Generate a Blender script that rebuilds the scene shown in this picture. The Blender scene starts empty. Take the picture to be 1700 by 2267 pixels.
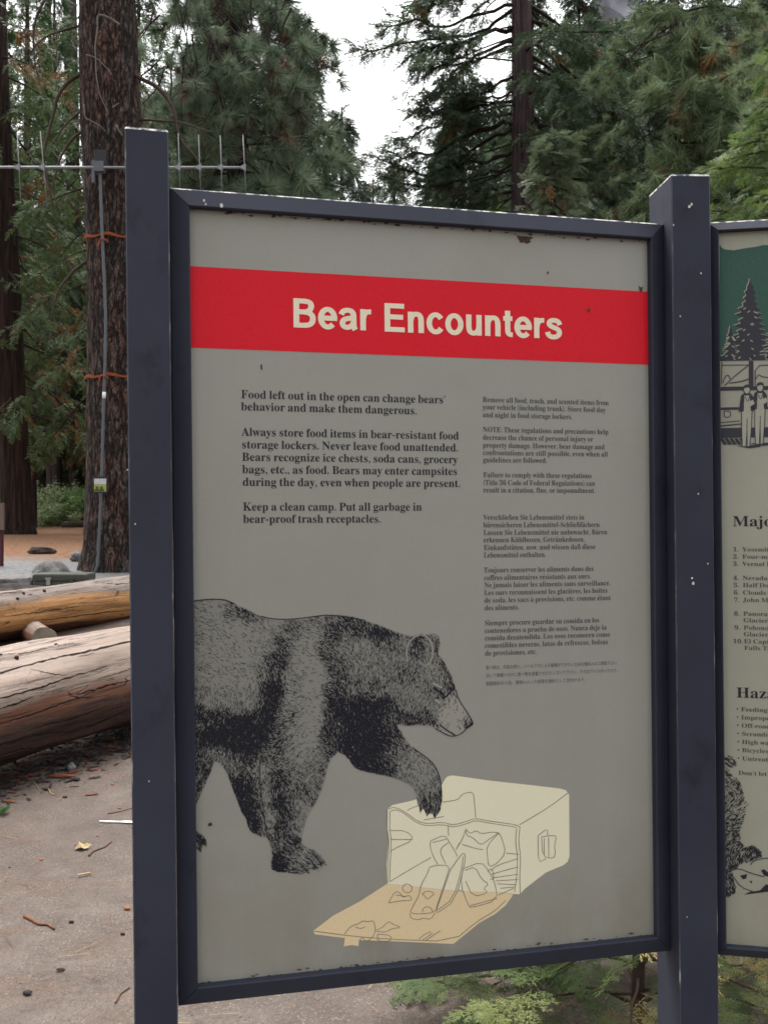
import bpy, math, random
import numpy as np
from mathutils import Vector, Matrix, noise
from mathutils.geometry import tessellate_polygon

# ------------------------------------------------------------------ camera, sky, sun, exposure
sc = bpy.context.scene
COL = sc.collection
F = 2140.0            # focal length in photo pixels (photo 1700 x 2267)
CX, CY = 850.0, 1133.5
EYE = 1.6
cam = bpy.data.cameras.new("camera")
camo = bpy.data.objects.new("camera", cam)
COL.objects.link(camo)
camo.location = (0, 0, EYE)
camo.rotation_euler = (math.radians(90), 0, 0)
cam.sensor_width = 36.0
cam.sensor_fit = 'AUTO'
cam.lens = F / 2267.0 * 36.0
cam.clip_start = 0.05
cam.clip_end = 2000
cam.dof.use_dof = True
cam.dof.focus_distance = 2.3
cam.dof.aperture_fstop = 26.0
sc.camera = camo
sc.render.resolution_x, sc.render.resolution_y = 767, 1024

SUN_EL, SUN_AZ = math.radians(66), math.radians(-15)     # azimuth clockwise from +Y
world = bpy.data.worlds.new("World")
sc.world = world
world.use_nodes = True
wt = world.node_tree
sky = wt.nodes.new('ShaderNodeTexSky')
sky.sky_type = 'NISHITA'
sky.sun_disc = False
sky.sun_elevation = SUN_EL
sky.sun_rotation = SUN_AZ
sky.dust_density = 7.0
sky.air_density = 1.2
sky.ozone_density = 1.0
hs = wt.nodes.new('ShaderNodeHueSaturation')               # overcast: nearly colourless sky
hs.inputs['Saturation'].default_value = 0.16
wt.links.new(sky.outputs[0], hs.inputs['Color'])
bgn = wt.nodes['Background']
wt.links.new(hs.outputs[0], bgn.inputs['Color'])
bgn.inputs['Strength'].default_value = 0.14
sun = bpy.data.lights.new("sun", 'SUN')
sun.energy = 0.8
sun.angle = math.radians(30)
sun.color = (1.0, 0.96, 0.9)
suno = bpy.data.objects.new("sun", sun)
COL.objects.link(suno)
suno.location = (0, -5, 20)
sd = Vector((math.sin(SUN_AZ) * math.cos(SUN_EL), math.cos(SUN_AZ) * math.cos(SUN_EL), math.sin(SUN_EL)))
suno.rotation_euler = (-sd).to_track_quat('-Z', 'Y').to_euler()
sc.view_settings.view_transform = 'Standard'
sc.view_settings.look = 'None'
sc.view_settings.exposure = 1.6
sc.view_settings.gamma = 1.0
sc.cycles.use_denoising = True
sc.cycles.sample_clamp_indirect = 2.0
sc.cycles.blur_glossy = 1.0
sc.cycles.filter_width = 1.6
sc.cycles.max_bounces = 6
sc.cycles.transparent_max_bounces = 4

# ------------------------------------------------------------------ helpers
rng = np.random.default_rng(7)
random.seed(7)


def smooth_interp(x, xs, ys):
    return float(np.interp(x, xs, ys))


TY = [-40, 0, 6.5, 8, 9.5, 12, 16, 22, 30, 40, 60, 120, 400]
TZ = [0, 0, 0.0, 0.08, 0.22, 0.50, 0.66, 0.80, 0.92, 0.94, 1.1, 2.2, 6.0]


def zg(x, y):
    """height of the ground"""
    z = float(np.interp(y, TY, TZ))
    z += 0.02 * noise.noise(Vector((x * 0.5, y * 0.5, 3.3))) + 0.008 * noise.noise(Vector((x * 2.1, y * 2.1, 8.1)))
    return z


def ray(px, py):
    return ((px - CX) / F, -(py - CY) / F)


def at(px, py, d):
    a, b = ray(px, py)
    return np.array((a * d, d, EYE + b * d))


def ground_at(px, py):
    a, b = ray(px, py)
    lo = 1.0
    d = 1.0
    while d < 200:
        if EYE + b * d <= zg(a * d, d):
            break
        d += 0.02
    return np.array((a * d, d, zg(a * d, d)))


def D(x, y):
    """display pixels of the 1659-wide view to photo pixels"""
    return (x / 0.9759, y / 0.9759)


def build(name, parts, mats, origin=(0, 0, 0), tone=False):
    """parts: list of (V, F, mat, smooth); F an (m,k) array or a list of tuples"""
    Vs, loops, starts, totals, mi, sm = [], [], [], [], [], []
    off = 0
    nl = 0
    for p in parts:
        V = np.asarray(p[0], dtype=np.float64).reshape(-1, 3)
        Fc = p[1]
        m = p[2] if len(p) > 2 else 0
        s = p[3] if len(p) > 3 else False
        if not isinstance(Fc, np.ndarray):
            groups = {}
            for f in Fc:
                groups.setdefault(len(f), []).append(f)
            arrs = [np.array(g, dtype=np.int64) for g in groups.values()]
        else:
            arrs = [Fc]
        for A in arrs:
            if A.size == 0:
                continue
            n, k = A.shape
            loops.append((A + off).ravel())
            starts.append(nl + np.arange(n) * k)
            totals.append(np.full(n, k))
            mi.append(np.full(n, m) if np.isscalar(m) else np.asarray(m))
            sm.append(np.full(n, bool(s)))
            nl += n * k
        Vs.append(V)
        off += len(V)
    V = np.concatenate(Vs) - np.asarray(origin)
    me = bpy.data.meshes.new(name)
    L = np.concatenate(loops)
    S = np.concatenate(starts)
    me.vertices.add(len(V))
    me.vertices.foreach_set('co', V.astype(np.float32).ravel())
    me.loops.add(len(L))
    me.loops.foreach_set('vertex_index', L.astype(np.int32))
    me.polygons.add(len(S))
    me.polygons.foreach_set('loop_start', S.astype(np.int32))
    me.polygons.foreach_set('material_index', np.concatenate(mi).astype(np.int32))
    me.polygons.foreach_set('use_smooth', np.concatenate(sm))
    for mm in mats:
        me.materials.append(mm)
    if any(len(p) > 4 for p in parts):
        tn = np.concatenate([p[4] if len(p) > 4 else np.full(len(p[1]), 0.5) for p in parts])
        at_ = me.attributes.new('tone', 'FLOAT', 'FACE')
        at_.data.foreach_set('value', tn.astype(np.float32))
    me.update(calc_edges=True)
    me.validate()
    return me


def obj(name, parts, mats, parent=None, origin=None, label=None, cat=None, group=None, kind=None):
    if not isinstance(mats, (list, tuple)):
        mats = [mats]
    if parent is not None and origin is None:
        r = parent
        o3 = np.zeros(3)
        while r is not None:
            o3 = o3 + np.array(r.location)
            r = r.parent
        origin = o3
        loc = (0, 0, 0)
    else:
        origin = np.zeros(3) if origin is None else np.asarray(origin, dtype=float)
        loc = tuple(origin)
    me = build(name, parts, mats, origin)
    o = bpy.data.objects.new(name, me)
    COL.objects.link(o)
    o.location = loc
    if parent is not None:
        o.parent = parent
    props(o, label, cat, group, kind)
    return o


def props(o, label=None, cat=None, group=None, kind=None):
    if label: o['label'] = label
    if cat: o['category'] = cat
    if group: o['group'] = group
    if kind: o['kind'] = kind
    return o


def thing(name, loc, label, cat, group=None):
    o = bpy.data.objects.new(name, None)
    COL.objects.link(o)
    o.location = tuple(loc)
    o.empty_display_size = 0.1
    return props(o, label, cat, group)


def copy_tree(o, loc, rotz, scale, label, group):
    r = o.copy()
    COL.objects.link(r)
    r.location = tuple(loc)
    r.rotation_euler = (0, 0, rotz)
    r.scale = scale
    r['label'] = label
    r['group'] = group
    for ch in list(o.children):
        c = ch.copy()
        COL.objects.link(c)
        c.parent = r
        for g in list(ch.children):
            e = g.copy()
            COL.objects.link(e)
            e.parent = c
    return r


def nrm(v):
    v = np.asarray(v, dtype=float)
    n = np.linalg.norm(v)
    return v / n if n > 1e-9 else v


def box(c, s, R=None):
    c = np.asarray(c, float)
    h = np.asarray(s, float) / 2
    V = np.array([[x, y, z] for x in (-1, 1) for y in (-1, 1) for z in (-1, 1)], float) * h
    if R is not None:
        V = V @ np.asarray(R).T
    Fc = np.array([[0, 1, 3, 2], [4, 6, 7, 5], [0, 4, 5, 1], [2, 3, 7, 6], [0, 2, 6, 4], [1, 5, 7, 3]])
    return V + c, Fc


def tube(pts, rad, n=8, cap=True, rough=0.0, seed=0):
    pts = np.asarray(pts, float)
    m = len(pts)
    rad = np.broadcast_to(np.asarray(rad, float), (m,))
    tan = np.gradient(pts, axis=0) if m > 1 else np.array([[0, 0, 1.]])
    tan /= np.linalg.norm(tan, axis=1)[:, None] + 1e-12
    ref = np.array([0, 0, 1.]) if abs(tan[0][2]) < 0.9 else np.array([0, 1., 0])
    V = []
    a = np.arange(n) * 2 * math.pi / n
    s0 = nrm(np.cross(ref, tan[0]))
    for i in range(m):
        t = tan[i]
        s0 = s0 - t * np.dot(s0, t)
        s0 = nrm(s0)
        b = np.cross(t, s0)
        V.append(pts[i] + rad[i] * (np.cos(a)[:, None] * s0 + np.sin(a)[:, None] * b))
    V = np.concatenate(V)
    i, j = np.meshgrid(np.arange(m - 1), np.arange(n), indexing='ij')
    j2 = (j + 1) % n
    Fq = np.stack([i * n + j, i * n + j2, (i + 1) * n + j2, (i + 1) * n + j], -1).reshape(-1, 4)
    Fl = [tuple(f) for f in Fq]
    if cap:
        Fl.append(tuple(range(n - 1, -1, -1)))
        Fl.append(tuple((m - 1) * n + k for k in range(n)))
        return V, Fl
    return V, Fq


def extrude_poly(P2, z0, z1, frame):
    """prism: polygon (list of (a,b)) mapped by frame(a,b,h)"""
    n = len(P2)
    V = [frame(a, b, z0) for a, b in P2] + [frame(a, b, z1) for a, b in P2]
    tri = tessellate_polygon([[Vector((a, b, 0)) for a, b in P2]])
    Fc = [tuple(t) for t in tri] + [tuple(k + n for k in reversed(t)) for t in tri]
    Fc += [(i, (i + 1) % n, n + (i + 1) % n, n + i) for i in range(n)]
    return np.array(V), Fc


def rot_from_axes(x, y, z):
    return np.stack([x, y, z], -1)


def instances(tV, tF, pos, R, scl):
    """N copies of a template: pos (N,3), R (N,3,3), scl (N,)"""
    pos = np.asarray(pos)
    N = len(pos)
    V = np.einsum('nij,vj->nvi', R, tV) * np.asarray(scl)[:, None, None] + pos[:, None, :]
    k = len(tV)
    Fc = (tF[None] + (np.arange(N) * k)[:, None, None]).reshape(-1, tF.shape[1])
    return V.reshape(-1, 3), Fc


def frames_from_dir(d, up=None, roll=None):
    """rotation matrices whose local X is d, local Z close to up"""
    d = d / (np.linalg.norm(d, axis=1)[:, None] + 1e-9)
    N = len(d)
    if up is None:
        up = np.tile(np.array([0, 0, 1.]), (N, 1))
    y = np.cross(up, d)
    y /= np.linalg.norm(y, axis=1)[:, None] + 1e-9
    z = np.cross(d, y)
    if roll is not None:
        c, s = np.cos(roll)[:, None], np.sin(roll)[:, None]
        y, z = c * y + s * z, -s * y + c * z
    return np.stack([d, y, z], -1)


def ico(sub=1):
    t = (1 + 5 ** 0.5) / 2
    V = [(-1, t, 0), (1, t, 0), (-1, -t, 0), (1, -t, 0), (0, -1, t), (0, 1, t), (0, -1, -t), (0, 1, -t),
         (t, 0, -1), (t, 0, 1), (-t, 0, -1), (-t, 0, 1)]
    V = [nrm(v) for v in V]
    Fc = [(0, 11, 5), (0, 5, 1), (0, 1, 7), (0, 7, 10), (0, 10, 11), (1, 5, 9), (5, 11, 4), (11, 10, 2), (10, 7, 6),
          (7, 1, 8), (3, 9, 4), (3, 4, 2), (3, 2, 6), (3, 6, 8), (3, 8, 9), (4, 9, 5), (2, 4, 11), (6, 2, 10),
          (8, 6, 7), (9, 8, 1)]
    for _ in range(sub):
        cache = {}
        G = []

        def mid(a, b):
            k = (min(a, b), max(a, b))
            if k not in cache:
                V.append(nrm(V[a] + V[b]))
                cache[k] = len(V) - 1
            return cache[k]
        for a, b, c in Fc:
            x, y, z = mid(a, b), mid(b, c), mid(c, a)
            G += [(a, x, z), (b, y, x), (c, z, y), (x, y, z)]
        Fc = G
    return np.array(V), np.array(Fc)


def rock(c, s, seed, sub=3, amp=0.25, flat=0.0):
    V, Fc = ico(sub)
    o = Vector((seed * 7.3, seed * 1.7, seed * 3.1))
    r = np.array([1 + amp * noise.noise(Vector(v) * 1.3 + o) + amp * 0.5 * noise.noise(Vector(v) * 3.1 + o)
                  + amp * 0.2 * noise.noise(Vector(v) * 8 + o) for v in V])
    V = V * r[:, None]
    if flat:
        V[:, 2] = np.where(V[:, 2] > flat, flat + (V[:, 2] - flat) * 0.2, V[:, 2])
    return V * np.asarray(s) + np.asarray(c), Fc


# ------------------------------------------------------------------ materials
class NT:
    def __init__(self, name, rough=0.8, spec=0.3):
        self.m = bpy.data.materials.new(name)
        self.m.use_nodes = True
        self.t = self.m.node_tree
        self.b = self.t.nodes['Principled BSDF']
        self.b.inputs['Roughness'].default_value = rough
        self.b.inputs['Specular IOR Level'].default_value = spec
        self.tc = None

    def n(self, typ, **kw):
        nd = self.t.nodes.new(typ)
        for k, v in kw.items():
            setattr(nd, k, v)
        return nd

    def l(self, a, b):
        self.t.links.new(a, b)

    def coord(self, scale=(1, 1, 1), kind='Object'):
        if self.tc is None:
            self.tc = self.n('ShaderNodeTexCoord')
        mp = self.n('ShaderNodeMapping')
        mp.inputs['Scale'].default_value = scale
        self.l(self.tc.outputs[kind], mp.inputs['Vector'])
        return mp.outputs[0]

    def noise(self, scale, detail=4, vec=None, rough=0.6, dist=0.0):
        nd = self.n('ShaderNodeTexNoise')
        nd.inputs['Scale'].default_value = scale
        nd.inputs['Detail'].default_value = detail
        nd.inputs['Roughness'].default_value = rough
        nd.inputs['Distortion'].default_value = dist
        if vec is not None:
            self.l(vec, nd.inputs['Vector'])
        return nd.outputs['Fac']

    def voro(self, scale, vec=None, feature='F1', out='Distance', rand=1.0):
        nd = self.n('ShaderNodeTexVoronoi', feature=feature)
        nd.inputs['Scale'].default_value = scale
        nd.inputs['Randomness'].default_value = rand
        if vec is not None:
            self.l(vec, nd.inputs['Vector'])
        return nd.outputs[out]

    def ramp(self, fac, stops, interp='LINEAR'):
        nd = self.n('ShaderNodeValToRGB')
        nd.color_ramp.interpolation = interp
        el = nd.color_ramp.elements
        while len(el) < len(stops):
            el.new(0.5)
        for e, (p, c) in zip(el, stops):
            e.position = p
            e.color = (c, c, c, 1) if np.isscalar(c) else (*c, 1)
        self.l(fac, nd.inputs['Fac'])
        return nd.outputs['Color']

    def mix(self, fac, a, b, blend='MIX'):
        nd = self.n('ShaderNodeMix', data_type='RGBA', blend_type=blend)
        ins = nd.inputs
        for sock, v in ((ins[0], fac), (ins[6], a), (ins[7], b)):
            if isinstance(v, bpy.types.NodeSocket):
                self.l(v, sock)
            elif np.isscalar(v):
                sock.default_value = v if sock == ins[0] else (v, v, v, 1)
            else:
                sock.default_value = (*v, 1)
        return nd.outputs[2]

    def math(self, op, a, b=0.0):
        nd = self.n('ShaderNodeMath', operation=op)
        for sock, v in ((nd.inputs[0], a), (nd.inputs[1], b)):
            if isinstance(v, bpy.types.NodeSocket):
                self.l(v, sock)
            else:
                sock.default_value = v
        return nd.outputs[0]

    def maprange(self, v, a, b, c=0.0, d=1.0):
        nd = self.n('ShaderNodeMapRange')
        self.l(v, nd.inputs[0])
        for i, x in enumerate((a, b, c, d)):
            nd.inputs[i + 1].default_value = x
        return nd.outputs[0]

    def sep(self, vec):
        nd = self.n('ShaderNodeSeparateXYZ')
        self.l(vec, nd.inputs[0])
        return nd.outputs

    def color(self, c):
        if isinstance(c, bpy.types.NodeSocket):
            self.l(c, self.b.inputs['Base Color'])
        else:
            self.b.inputs['Base Color'].default_value = (*c, 1)
        return self

    def bump(self, h, strength=0.5, dist=0.01):
        nd = self.n('ShaderNodeBump')
        nd.inputs['Strength'].default_value = strength
        nd.inputs['Distance'].default_value = dist
        self.l(h, nd.inputs['Height'])
        self.l(nd.outputs[0], self.b.inputs['Normal'])
        return self


def m_plain(name, c, rough=0.7, spec=0.3, metal=0.0, var=0.12, vscale=20):
    t = NT(name, rough, spec)
    f = t.noise(vscale, 4, t.coord())
    c = np.array(c)
    t.color(t.ramp(f, [(0.3, tuple(c * (1 - var))), (0.7, tuple(np.minimum(c * (1 + var), 1)))]))
    t.b.inputs['Metallic'].default_value = metal
    return t.m


def m_leaf(name, c1, c2, trans=0.25, scale=0.8, tip=None):
    """foliage: colour differs from clump to clump and from leaf to leaf"""
    t = NT(name, 0.65, 0.25)
    geo = t.n('ShaderNodeNewGeometry')
    f = t.noise(scale, 3, t.coord())
    at_ = t.n('ShaderNodeAttribute', attribute_name='tone')
    g = t.math('ADD', t.math('MULTIPLY', t.maprange(f, 0.3, 0.7), 0.25), t.math('MULTIPLY', geo.outputs['Random Per Island'], 0.15))
    g = t.math('ADD', g, t.math('MULTIPLY', at_.outputs['Fac'], 0.6))
    col = t.ramp(g, [(0.1, c1), (0.9, c2)] if tip is None else [(0.1, c1), (0.7, c2), (0.97, tip)])
    t.color(col)
    tr = t.n('ShaderNodeBsdfTranslucent')
    t.l(col, tr.inputs['Color'])
    ms = t.n('ShaderNodeMixShader')
    ms.inputs[0].default_value = trans
    out = t.t.nodes['Material Output']
    t.l(t.b.outputs[0], ms.inputs[1])
    t.l(tr.outputs[0], ms.inputs[2])
    t.l(ms.outputs[0], out.inputs['Surface'])
    return t.m


def m_pine_bark(name, red=(0.205, 0.118, 0.092), grey=(0.155, 0.125, 0.113), dark=(0.014, 0.011, 0.010), s=1.0):
    """plated bark: upright plates parted by ragged dark furrows"""
    t = NT(name, 0.92, 0.12)
    n1 = t.noise(1.0, 6, t.coord((11 * s, 11 * s, 2.6 * s)), 0.6, 0.4)
    n2 = t.noise(1.0, 4, t.coord((26 * s, 26 * s, 8 * s)), 0.6, 0.3)
    r1 = t.maprange(t.math('ABSOLUTE', t.math('SUBTRACT', n1, 0.5)), 0.0, 0.075)
    r2 = t.maprange(t.math('ABSOLUTE', t.math('SUBTRACT', n2, 0.5)), 0.0, 0.05)
    plate = t.math('MULTIPLY', r1, t.math('ADD', t.math('MULTIPLY', r2, 0.6), 0.4))
    col = t.mix(t.maprange(t.noise(1.0, 4, t.coord((3, 3, 1.2))), 0.42, 0.62), grey, red)
    fine = t.noise(1.0, 6, t.coord((60, 60, 22)))
    col = t.mix(t.maprange(fine, 0.35, 0.7), t.mix(1.0, col, 0.55, 'MULTIPLY'), col)
    tint = t.noise(1.0, 3, t.coord((16, 16, 5)))
    col = t.mix(t.maprange(tint, 0.6, 0.75, 0, 0.5), col, (0.21, 0.115, 0.07))
    col = t.mix(plate, dark, col)
    t.color(col)
    t.bump(t.math('ADD', plate, t.math('MULTIPLY', fine, 0.3)), 1.0, 0.04)
    return t.m


def m_cedar_bark(name, a=(0.15, 0.078, 0.056), b=(0.075, 0.045, 0.038), dark=(0.016, 0.011, 0.01)):
    t = NT(name, 0.92, 0.12)
    v = t.coord((9, 9, 0.45))
    f = t.noise(1.6, 7, v, 0.65, 0.6)
    col = t.ramp(f, [(0.34, dark), (0.47, b), (0.62, a), (0.8, tuple(np.array(a) * 1.25))])
    t.color(col)
    t.bump(f, 0.9, 0.05)
    return t.m

# ------------------------------------------------------------------ the notice board
H_P = 1.38
ZL, ZR = H_P * F / 1724.5, H_P * F / 1542.0
PL = np.array(((418 - CX) / F * ZL, ZL))
PR = np.array(((1445 - CX) / F * ZR, ZR))
U1 = nrm(PR - PL)
A2 = math.radians(-11.0)
P2 = np.array(((D(1557, 0)[0] - CX) / F * 1.905 * 1.5 / 1.5, 1.905))
U2 = np.array((math.cos(A2), math.sin(A2)))
LEAN = 0.0105            # the whole board leans a little to the left


class Plane:
    """board plane: s along the board, h height above the eye, n towards the viewer"""
    def __init__(self, p, u):
        self.p, self.u = p, u
        self.nv = np.array((u[1], -u[0]))

    def w(self, s, h, n=0.0):
        q = self.p + self.u * (s - LEAN * h) + self.nv * n
        return np.array((q[0], q[1], EYE + h))

    def hit(self, px, py, n=0.0):
        a, b = ray(px, py)
        q = self.p + self.nv * n
        # a*d = q0+u0*t ; d = q1+u1*t
        t = (a * q[1] - q[0]) / (self.u[0] - a * self.u[1])
        d = q[1] + self.u[1] * t
        h = b * d
        return t + LEAN * h, h


B1, B2 = Plane(PL, U1), Plane(P2, U2)


def m_paint():
    t = NT('slate_blue_paint', 0.7, 0.2)
    o = t.coord()
    f = t.noise(3.0, 5, o)
    col = t.ramp(f, [(0.3, (0.028, 0.031, 0.046)), (0.7, (0.040, 0.044, 0.065))])
    blot = t.noise(6.0, 4, t.coord((1.6, 1.6, 1.1)), 0.65)
    col = t.mix(t.maprange(blot, 0.58, 0.72, 0, 0.6), col, (0.014, 0.015, 0.022))
    chalk = t.noise(2.2, 6, t.coord((1, 1, 0.35)), 0.7)
    col = t.mix(t.maprange(chalk, 0.5, 0.75, 0, 0.35), col, (0.055, 0.057, 0.072))
    sp = t.voro(55, o)
    rnd = t.noise(14, 1, o)
    col = t.mix(t.math('MULTIPLY', t.maprange(sp, 0.05, 0.03), t.maprange(rnd, 0.80, 0.82)), col, (0.4, 0.39, 0.38))
    drip = t.noise(26, 3, t.coord((1, 1, 0.05)))
    col = t.mix(t.maprange(drip, 0.66, 0.8, 0, 0.25), col, (0.05,0.05,0.057))
    t.color(col)
    fine = t.noise(900, 2, o)
    t.bump(fine, 0.25, 0.001)
    return t.m


def m_worn():
    t = NT('worn_paint_edge', 0.8, 0.2)
    f = t.noise(60, 5, t.coord())
    t.color(t.ramp(f, [(0.44, (0.06, 0.065, 0.1)), (0.5, (0.42, 0.40, 0.37)), (0.62, (0.72, 0.70, 0.66))]))
    return t.m


def m_panel(name, c, c2):
    t = NT(name, 0.42, 0.35)
    o = t.coord()
    f = t.noise(5, 5, o)
    col = t.ramp(f, [(0.3, c), (0.7, c2)])
    fib = t.noise(240, 3, o)
    col = t.mix(t.maprange(fib, 0.25, 0.75, 0.0, 0.2), col, (0.42, 0.40, 0.35))
    z = t.sep(t.tc.outputs['Object'])[2]
    dirt = t.noise(9, 6, t.coord((1, 1, 0.6)))
    low = t.math('MULTIPLY', t.maprange(z, -0.58, -0.86), t.maprange(dirt, 0.3, 0.8))
    col = t.mix(t.math('MULTIPLY', low, 0.6), col, (0.15, 0.12, 0.075))
    sp = t.voro(26, o)
    rnd = t.noise(9, 1, o)
    col = t.mix(t.math('MULTIPLY', t.maprange(sp, 0.045, 0.02), t.maprange(rnd, 0.68, 0.7)), col, (0.05, 0.045, 0.04))
    streak = t.noise(1.0, 5, t.coord((14, 14, 0.7)), 0.65)
    col = t.mix(t.maprange(streak, 0.52, 0.75, 0, 0.22), col, (0.36, 0.345, 0.30))
    blot = t.noise(2.6, 5, o, 0.6)
    col = t.mix(t.maprange(blot, 0.5, 0.72, 0, 0.22), col, (0.19, 0.175, 0.14))
    t.color(col)
    t.l(t.maprange(blot, 0.3, 0.7, 0.3, 0.5), t.b.inputs['Roughness'])
    t.bump(t.noise(7, 2, o), 0.06, 0.01)
    return t.m


M_PAINT, M_WORN = m_paint(), m_worn()
M_EDGE = NT('rubbed_paint_edge', 0.6, 0.3)
M_EDGE.color(M_EDGE.ramp(M_EDGE.noise(38, 5, M_EDGE.coord((1, 1, 0.25))), [(0.5, (0.05, 0.054, 0.075)), (0.6, (0.10, 0.105, 0.13)), (0.68, (0.42, 0.40, 0.37))]))
M_EDGE = M_EDGE.m
M_PANEL = m_panel('grey_fibreglass_panel', (0.284, 0.282, 0.246), (0.304, 0.301, 0.262))
M_PANEL2 = m_panel('pale_green_panel', (0.315, 0.318, 0.245), (0.335, 0.336, 0.26))


def m_ink(name, c, c2=None, rough=0.5):
    t = NT(name, rough, 0.18)
    c2 = c2 or tuple(np.minimum(np.array(c) * 1.08, 1))
    t.color(t.ramp(t.noise(260, 3, t.coord()), [(0.3, c), (0.7, c2)]))
    return t.m


M_INK = m_ink('navy_print_ink', (0.022, 0.022, 0.030))
M_INKL = m_ink('faded_print_ink', (0.068, 0.066, 0.066))
M_INKJ = m_ink('pale_print_ink', (0.105, 0.10, 0.093))
M_FUR = m_ink('bear_print_ink', (0.014, 0.014, 0.020))
M_FURL = m_ink('bear_print_grey', (0.225, 0.222, 0.195))
M_FURM = m_ink('bear_print_mid_ink', (0.062, 0.061, 0.064))
M_MUZ = m_ink('bear_print_pale', (0.30, 0.291, 0.252))
M_RED = m_ink('red_print', (0.64, 0.009, 0.020), (0.72, 0.014, 0.028))
M_CREAM = m_ink('cream_print', (0.80, 0.71, 0.54))
M_COOL = m_ink('cooler_cream_print', (0.79, 0.745, 0.54), (0.82, 0.775, 0.57))
M_LID = m_ink('cooler_lid_print', (0.74, 0.58, 0.34), (0.78, 0.63, 0.39))
M_LINE = m_ink('tan_line_print', (0.20, 0.18, 0.145))
M_INKG = m_ink('soft_picture_ink', (0.04, 0.04, 0.048))
M_GREEN = m_ink('green_print', (0.035, 0.088, 0.068), (0.048, 0.112, 0.085))

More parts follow.
